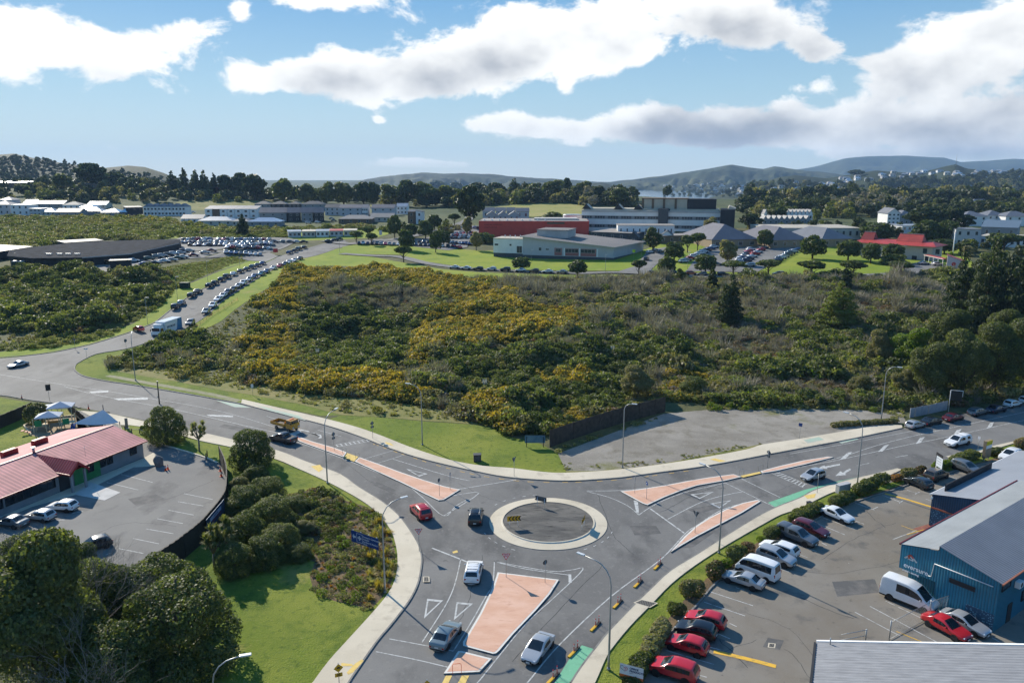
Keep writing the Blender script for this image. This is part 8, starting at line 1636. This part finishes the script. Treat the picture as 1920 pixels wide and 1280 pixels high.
board_fence('tall black fence at the left edge beside the playground lawn','timber_fence',"-60,822 0,803 62,776",2.4,timber_dark,bw=.3,top=timber_dark)
board_fence('pale grey panel fence under the dark right hand trees','panel_fence',"1706,783 1740,776 1776,768",1.9,mat('fence_grey',(.30,.31,.33),rough=.8),bw=2.2,post=2.2)
board_fence('dark sloping fence between playground and footpath','timber_fence',"128,768 150,786 172,804 195,808",1.5,timber_dark)
def mesh_fence():
 l=smooth_line(gp("345,627 376,609 398,592 420,579 446,563"),4);t=thing('mesh_fence','sagging orange mesh fence along the edge of the gorse','fence',(l[0].x,l[0].y,terr(l[0].x,l[0].y)));o=l[0];z0=terr(o.x,o.y);om=mat('mesh_orange',(.50,.17,.05),rough=.8,var=.2);n=MB()
 for k in range(5):
  z=.25+k*.17;n.tube([(q.x-o.x,q.y-o.y,terr(q.x,q.y)-z0+z)for q in l],.018,om,4)
 n.build('mesh',t)
 for q in l[::2]:p=MB();p.tube([(q.x-o.x,q.y-o.y,terr(q.x,q.y)-z0-.1),(q.x-o.x,q.y-o.y,terr(q.x,q.y)-z0+1.15)],.03,timber_grey,5);p.build('post',t)
mesh_fence()
def chain_gate():
 A,B,Cc=G(1667,1200),G(1742,1160),G(1776,1148)
 t=thing('chain_link_gate','galvanised chain link gate frame standing open in the car park','gate',A);mm=MB();wire=galv
 def bay(a,b,h,n):
  a,b=Vector(a),Vector(b);d=b-a
  for z in(.1,h):mm.tube([a+Vector((0,0,z)),b+Vector((0,0,z))],.03,galv,6)
  w=MB();k=int(d.length/.22)
  for i in range(k):
   for s in(1,-1):
    x0,x1=i/k,min(1,max(0,i/k+s*h*.5/d.length));w.tube([a+d*x0+Vector((0,0,.1)),a+d*x1+Vector((0,0,h))],.006,wire,3,False)
  w.build('chain_mesh',t)
 bay((0,0,0),(B-A),2.0,8);bay((B-A),(Cc-A),2.0,4);mm.build('rails',t)
 for q in(Vector((0,0,0)),B-A,Cc-A):p=MB();p.tube([q,q+Vector((0,0,2.2))],.06,galv,8);p.build('post',t)
 A2=G(1622,1206);B2=G(1575,1215);t2=thing('barrier_gate','low galvanised barrier behind the corrugated shed roof','gate',A2);d=B2-A2;m=MB();m.tube([(0,0,0),(0,0,1.6)],.07,galv,8);m.build('post',t2);m=MB()
 for z in(.9,1.5):m.tube([(0,0,z),d+Vector((0,0,z))],.035,galv,6)
 m.build('rails',t2)
chain_gate()
def box_thing(name,label,cat,base,d,m,lidm=None,rz=0.):
 b=G(*base);t=thing(name,label,cat,b,rz);q=MB();q.box((0,0,d[2]/2),d,m,bevel=.03);q.build('cabinet',t);q=MB();q.box((0,0,d[2]+.03),(d[0]+.08,d[1]+.08,.07),lidm or m,bevel=.02);q.build('lid',t);q=MB();q.box((0,-d[1]/2-.012,d[2]*.5),(d[0]*.8,.02,d[2]*.75),lidm or m);q.build('door',t)
box_thing('utility_box','dark brown utility box on the grass below the gorse','utility box',(895,864),(1.2,.9,1.15),mat('box_brown',(.055,.045,.038),rough=.8),w_base,.1);box_thing('utility_box','pale grey electrical cabinet behind the green cycle lane','utility box',(1580,922),(2.3,.7,1.25),mat('box_grey',(.40,.40,.40),rough=.7),None,.45);box_thing('litter_bin','small black bin on the verge above the dark red wagon','bin',(1517,954),(.6,.6,1.0),black_m,None,.3);box_thing('utility_box','dark green transformer cabinet on the hill road verge','utility box',(347,540),(3.2,2.0,2.0),mat('box_green',(.022,.04,.03),rough=.7),None,0)
def cone(label,base):
 b=G(*base);t=thing('traffic_cone',label,'traffic cone',b,0,'orange traffic cones');q=MB();q.box((0,0,.03),(.42,.42,.06),orange_m,bevel=.01);q.build('base',t);q=MB();q.tube([(0,0,.05),(0,0,.4),(0,0,.9)],[.16,.10,.03],orange_m,12);q.build('body',t);q=MB();q.tube([(0,0,.45),(0,0,.62)],[.10,.075],sign_white,12);q.build('band',t)
for l_,b_ in(('orange cone on the verge above the black fence',(41,747)),('orange cone on the grass above the shade sail',(166,766)),('left orange cone beside the boulder',(311,882)),('right orange cone beside the boulder',(315,880)),('upper orange cone against the curved fence',(413,883)),('lower orange cone against the curved fence',(415,893))):cone(l_,b_)
def boulder():
 b=G(298,873);t=thing('boulder','tall grey boulder at the end of the childcare building','rock',b);bm=bmesh.new();bmesh.ops.create_icosphere(bm,subdivisions=3,radius=.75)
 for v in bm.verts:v.co*=1+.22*mnoise.noise(v.co*1.6);v.co.z=v.co.z*1.35+.7
 me=bpy.data.meshes.new('rock');bm.to_mesh(me);bm.free();me.materials.append(mat('boulder_grey',(.15,.14,.13),rough=.9,var=.3,scale=3,bump=.5));link('rock',me,t)
boulder()
def power_pole():
 b=G(299,757);t=thing('power_pole','dark timber power pole on the grass strip before the road','pole',b);m=MB();m.tube([(0,0,-.3),(0,0,4.6)],[.14,.10],timber_dark,8);m.build('pole',t);m=MB();m.box((0,0,4.7),(.24,.24,.12),galv);m.build('cap',t)
power_pole()
def flag_pole():
 b=G(1786,480);t=thing('flag_pole','thick white pole beside the gatehouse','pole',b);m=MB();m.tube([(0,0,-1),(0,0,10.5)],[.28,.2],white_m,10);m.build('pole',t);m=MB();m.tube([(0,0,10.5),(0,0,10.8)],[.25,.05],galv,10);m.build('cap',t)
flag_pole()
def hill_mast():
 p=scene_hit(1792,312)or scene_hit(1792,316)
 if p:t=thing('radio_mast','thin radio mast on the dark suburb hill','mast',p);m=MB();m.tube([(0,0,-2),(0,0,34)],[.9,.3],galv,5);m.build('mast',t)
hill_mast()
def billboard():
 A,B=G(984,838),G(1022,838);v=B-A;L_=v.xy.length;t=thing('billboard','blue landscape billboard beside the dark fence','sign',A,math.atan2(v.y,v.x));bl=mat('billboard_blue',(.05,.12,.20),rough=.5,col2=(.16,.25,.30),scale=.8)
 for x in(.3,L_-.3):p=MB();p.box((x,.06,.9),(.12,.12,2.0),timber_dark);p.build('post',t)
 board(t,'sign_face',[(0,.75),(L_,.75),(L_,2.1),(0,2.1)],0,bl)
billboard()
def dark_frame_sign():
 b=G(1778,772);t=thing('frame_sign','black hanging board on a bent white post beside the grey panel fence','sign',b);m=MB();m.tube([(0,0,-.1),(0,0,4.4),(2.4,0,4.2),(2.4,0,3.0)],.07,white_m,6);m.build('post',t);board(t,'sign_face',[(.1,2.4),(2.3,2.2),(2.3,4.1),(.1,4.3)],-.05,black_m)
dark_frame_sign()
def fence_banner():
 A,B=G(388,1013),G(421,972);v=B-A;L_=v.xy.length;t=thing('fence_banner','dark blue banner with pale lettering hung on the curved fence','banner',A,math.atan2(v.y,v.x));f=board(t,'sign_face',[(0,1.1),(L_,1.1),(L_,2.8),(0,2.8)],-.12,mat('banner_navy',(.025,.05,.10),rough=.6));q=MB();q.box((L_*.5,-.135,2.15),(L_*.62,.012,.5),mat('banner_pale',(.33,.34,.46),rough=.6));q.build('name_panel',f);q=MB();q.box((L_*.5,-.13,2.78),(L_,.03,.05),white_m);q.build('top_edge',f)
 stand_text(text_mesh('CHILDCARE',.28,mat('banner_text',(.06,.07,.16),var=0),bold=.008),f,(L_*.5,-.148,2.15),(1,0,0));q=MB();q.box((L_*.55,-.135,1.65),(L_*.5,.012,.22),mat('banner_maroon',(.13,.03,.06)));q.build('strip',f)
fence_banner()
def monument():
 b=G(238,803);t=thing('stone_sign','upright grey stone slab at the driveway entrance','stone',b,.4);m=MB();m.box((0,0,.95),(.5,.25,2.0),mat('slab_grey',(.20,.19,.18),rough=.9,var=.2),bevel=.05);m.build('slab',t);m=MB();m.box((0,0,.03),(.8,.5,.12),concrete);m.build('base',t)
monument()
def wooden_rail(label,line):
 l=gp(line);t=thing('rail_fence',label,'fence',(l[0].x,l[0].y,0));o=l[0];m=MB();m.tube([(q.x-o.x,q.y-o.y,.75)for q in l],.06,timber_pale,6);m.build('rail',t)
 for q in l:p=MB();p.box((q.x-o.x,q.y-o.y,.42),(.14,.14,.9),timber_grey);p.build('post',t)
wooden_rail('low timber rail on the driveway grass island',"247,812 262,812 276,818")
for i,(px,py)in enumerate([(235,810),(389,857),(387,862)]):b=G(px,py);t=thing('timber_bollard',f'short timber bollard {ORD[i]} along the driveway kerb','bollard',b,0,'timber bollards along the driveway');m=MB();m.tube([(0,0,0),(0,0,1.1)],.09,timber_dark,8);m.build('post',t);m=MB();m.tube([(0,0,1.1),(0,0,1.15)],[.09,.05],timber_grey,8);m.build('cap',t)
# ---- playground
def canopy(label,c,w,d,h,rise,rz):
 b=G(*c);t=thing('shade_canopy',label,'canopy',b,rz,'shade canopies over the playground');cm=mat('canopy_blue_grey',(.44,.47,.52),rough=.7,var=.06,scale=.8);m=MB();ap=(0,0,h+rise);co=[(-w/2,-d/2,h),(w/2,-d/2,h),(w/2,d/2,h),(-w/2,d/2,h)]
 for i in range(4):m.face([co[i],co[(i+1)%4],ap],cm);a,q=co[i],co[(i+1)%4];m.face([(a[0],a[1],h-.15),(q[0],q[1],h-.15),q,a],cm)
 m.build('fabric',t)
 for x,y,z in co:p=MB();p.tube([(x*.93,y*.93,-.1),(x*.93,y*.93,h)],.06,timber_pale,6);p.build('post',t)
canopy('hipped blue grey canopy nearest the red roof',(95,805),4.0,3.0,2.7,.8,.3);canopy('hipped blue grey canopy behind the nearer one',(118,792),4.2,3.0,3.3,.8,.3);canopy('pale flat canopy at the back of the playground',(98,785),3.0,2.6,2.5,.4,.3)
def play_frame():
 b=G(105,806);t=thing('play_frame','timber climbing frame with green panels and a blue slide','playground',b,.3);tan,gr,bl=timber_pale,mat('play_green',(.02,.22,.09),rough=.5),mat('play_blue',(.015,.06,.24),rough=.35)
 for x in(-3.2,-1.2,1.2,3.0):
  for y in(-1,1):p=MB();p.box((x,y,1.3),(.13,.13,2.6),tan);p.build('post',t)
 for x in(-2.2,2.1):p=MB();p.box((x,0,1.2),(1.9,2.0,.1),tan);p.build('deck',t)
 for x in(-2.4,2.0):p=MB();p.box((x,-1.05,1.8),(1.1,.08,1.1),gr,bevel=.03);p.build('panel',t)
 p=MB();p.box((0,0,1.6),(2.2,.9,.12),mat('play_orange',(.55,.22,.02)));p.build('bridge',t)
 s=MB();w=.35;pr=[(-1.0,1.25),(-1.6,.95),(-2.4,.4),(-3.0,.18),(-3.4,.16)];s.quadstrip([(3.2-w,y,z)for y,z in pr],[(3.2+w,y,z)for y,z in pr],bl)
 for e in(-w,w):s.quadstrip([(3.2+e,y,z)for y,z in pr],[(3.2+e,y,z+.2)for y,z in pr],bl)
 s.build('slide',t)
 for k in range(3):p=MB();p.box((-3.9-k*.5,-1.2,.35+.2*k),(.45,.9,.12),mat('play_salmon',(.40,.14,.07)));p.build('step',t)
play_frame()
def sail():
 b=G(193,812);t=thing('shade_sail','pale triangular shade sail on a tall post','shade sail',b);m=MB();a,c,d=Vector((-4.2,-1.5,2.3)),Vector((3.4,-.6,2.2)),Vector((.2,.6,4.2));n=8;sm=mat('sail_pale',(.66,.66,.68),rough=.7,var=.05);rows=[]
 for i in range(n+1):
  l=a.lerp(d,i/n);r=c.lerp(d,i/n);rows.append([l.lerp(r,k/n)+Vector((0,0,-.35*math.sin(math.pi*k/n)*(1-i/n)))for k in range(n+1)])
 for i in range(n):m.quadstrip(rows[i],rows[i+1],sm)
 m.build('fabric',t,smooth=True)
 for q in(a,c,d):p=MB();p.tube([(q.x*1.03,q.y*1.03,-.1),(q.x*1.03,q.y*1.03,q.z+(.9 if q is d else.2))],.07,w_base,8);p.build('post',t)
sail()
mb=MB();l=gp("58,816 45,799 79,786 144,780 167,802")
for a,b in zip(l,l[1:]):d=b-a;c=(a+b)/2;mb.box((c.x,c.y,.15),(d.length+.1,.25,.36),timber_pale,rz=math.atan2(d.y,d.x))
tag(mb.build('playground_edging'),'pale timber edging round the playground bark','edging')
# ------------------------------------------------------------------ haze: one closed box of even air
hz=MB();hz.box((0,5600,170),(21000,11600,480),asphalt);hzo=hz.build('haze');hzo.data.materials.clear()
hm=bpy.data.materials.new('haze_air');hm.use_nodes=True;nt=hm.node_tree;nt.nodes.clear();out_=nt.nodes.new('ShaderNodeOutputMaterial');pv=nt.nodes.new('ShaderNodeVolumePrincipled')
pv.inputs['Color'].default_value=(.43,.67,1,1);pv.inputs['Density'].default_value=6.2e-5;pv.inputs['Anisotropy'].default_value=0.0;nt.links.new(pv.outputs[0],out_.inputs['Volume'])
hzo.data.materials.append(hm);hzo['kind']='stuff'
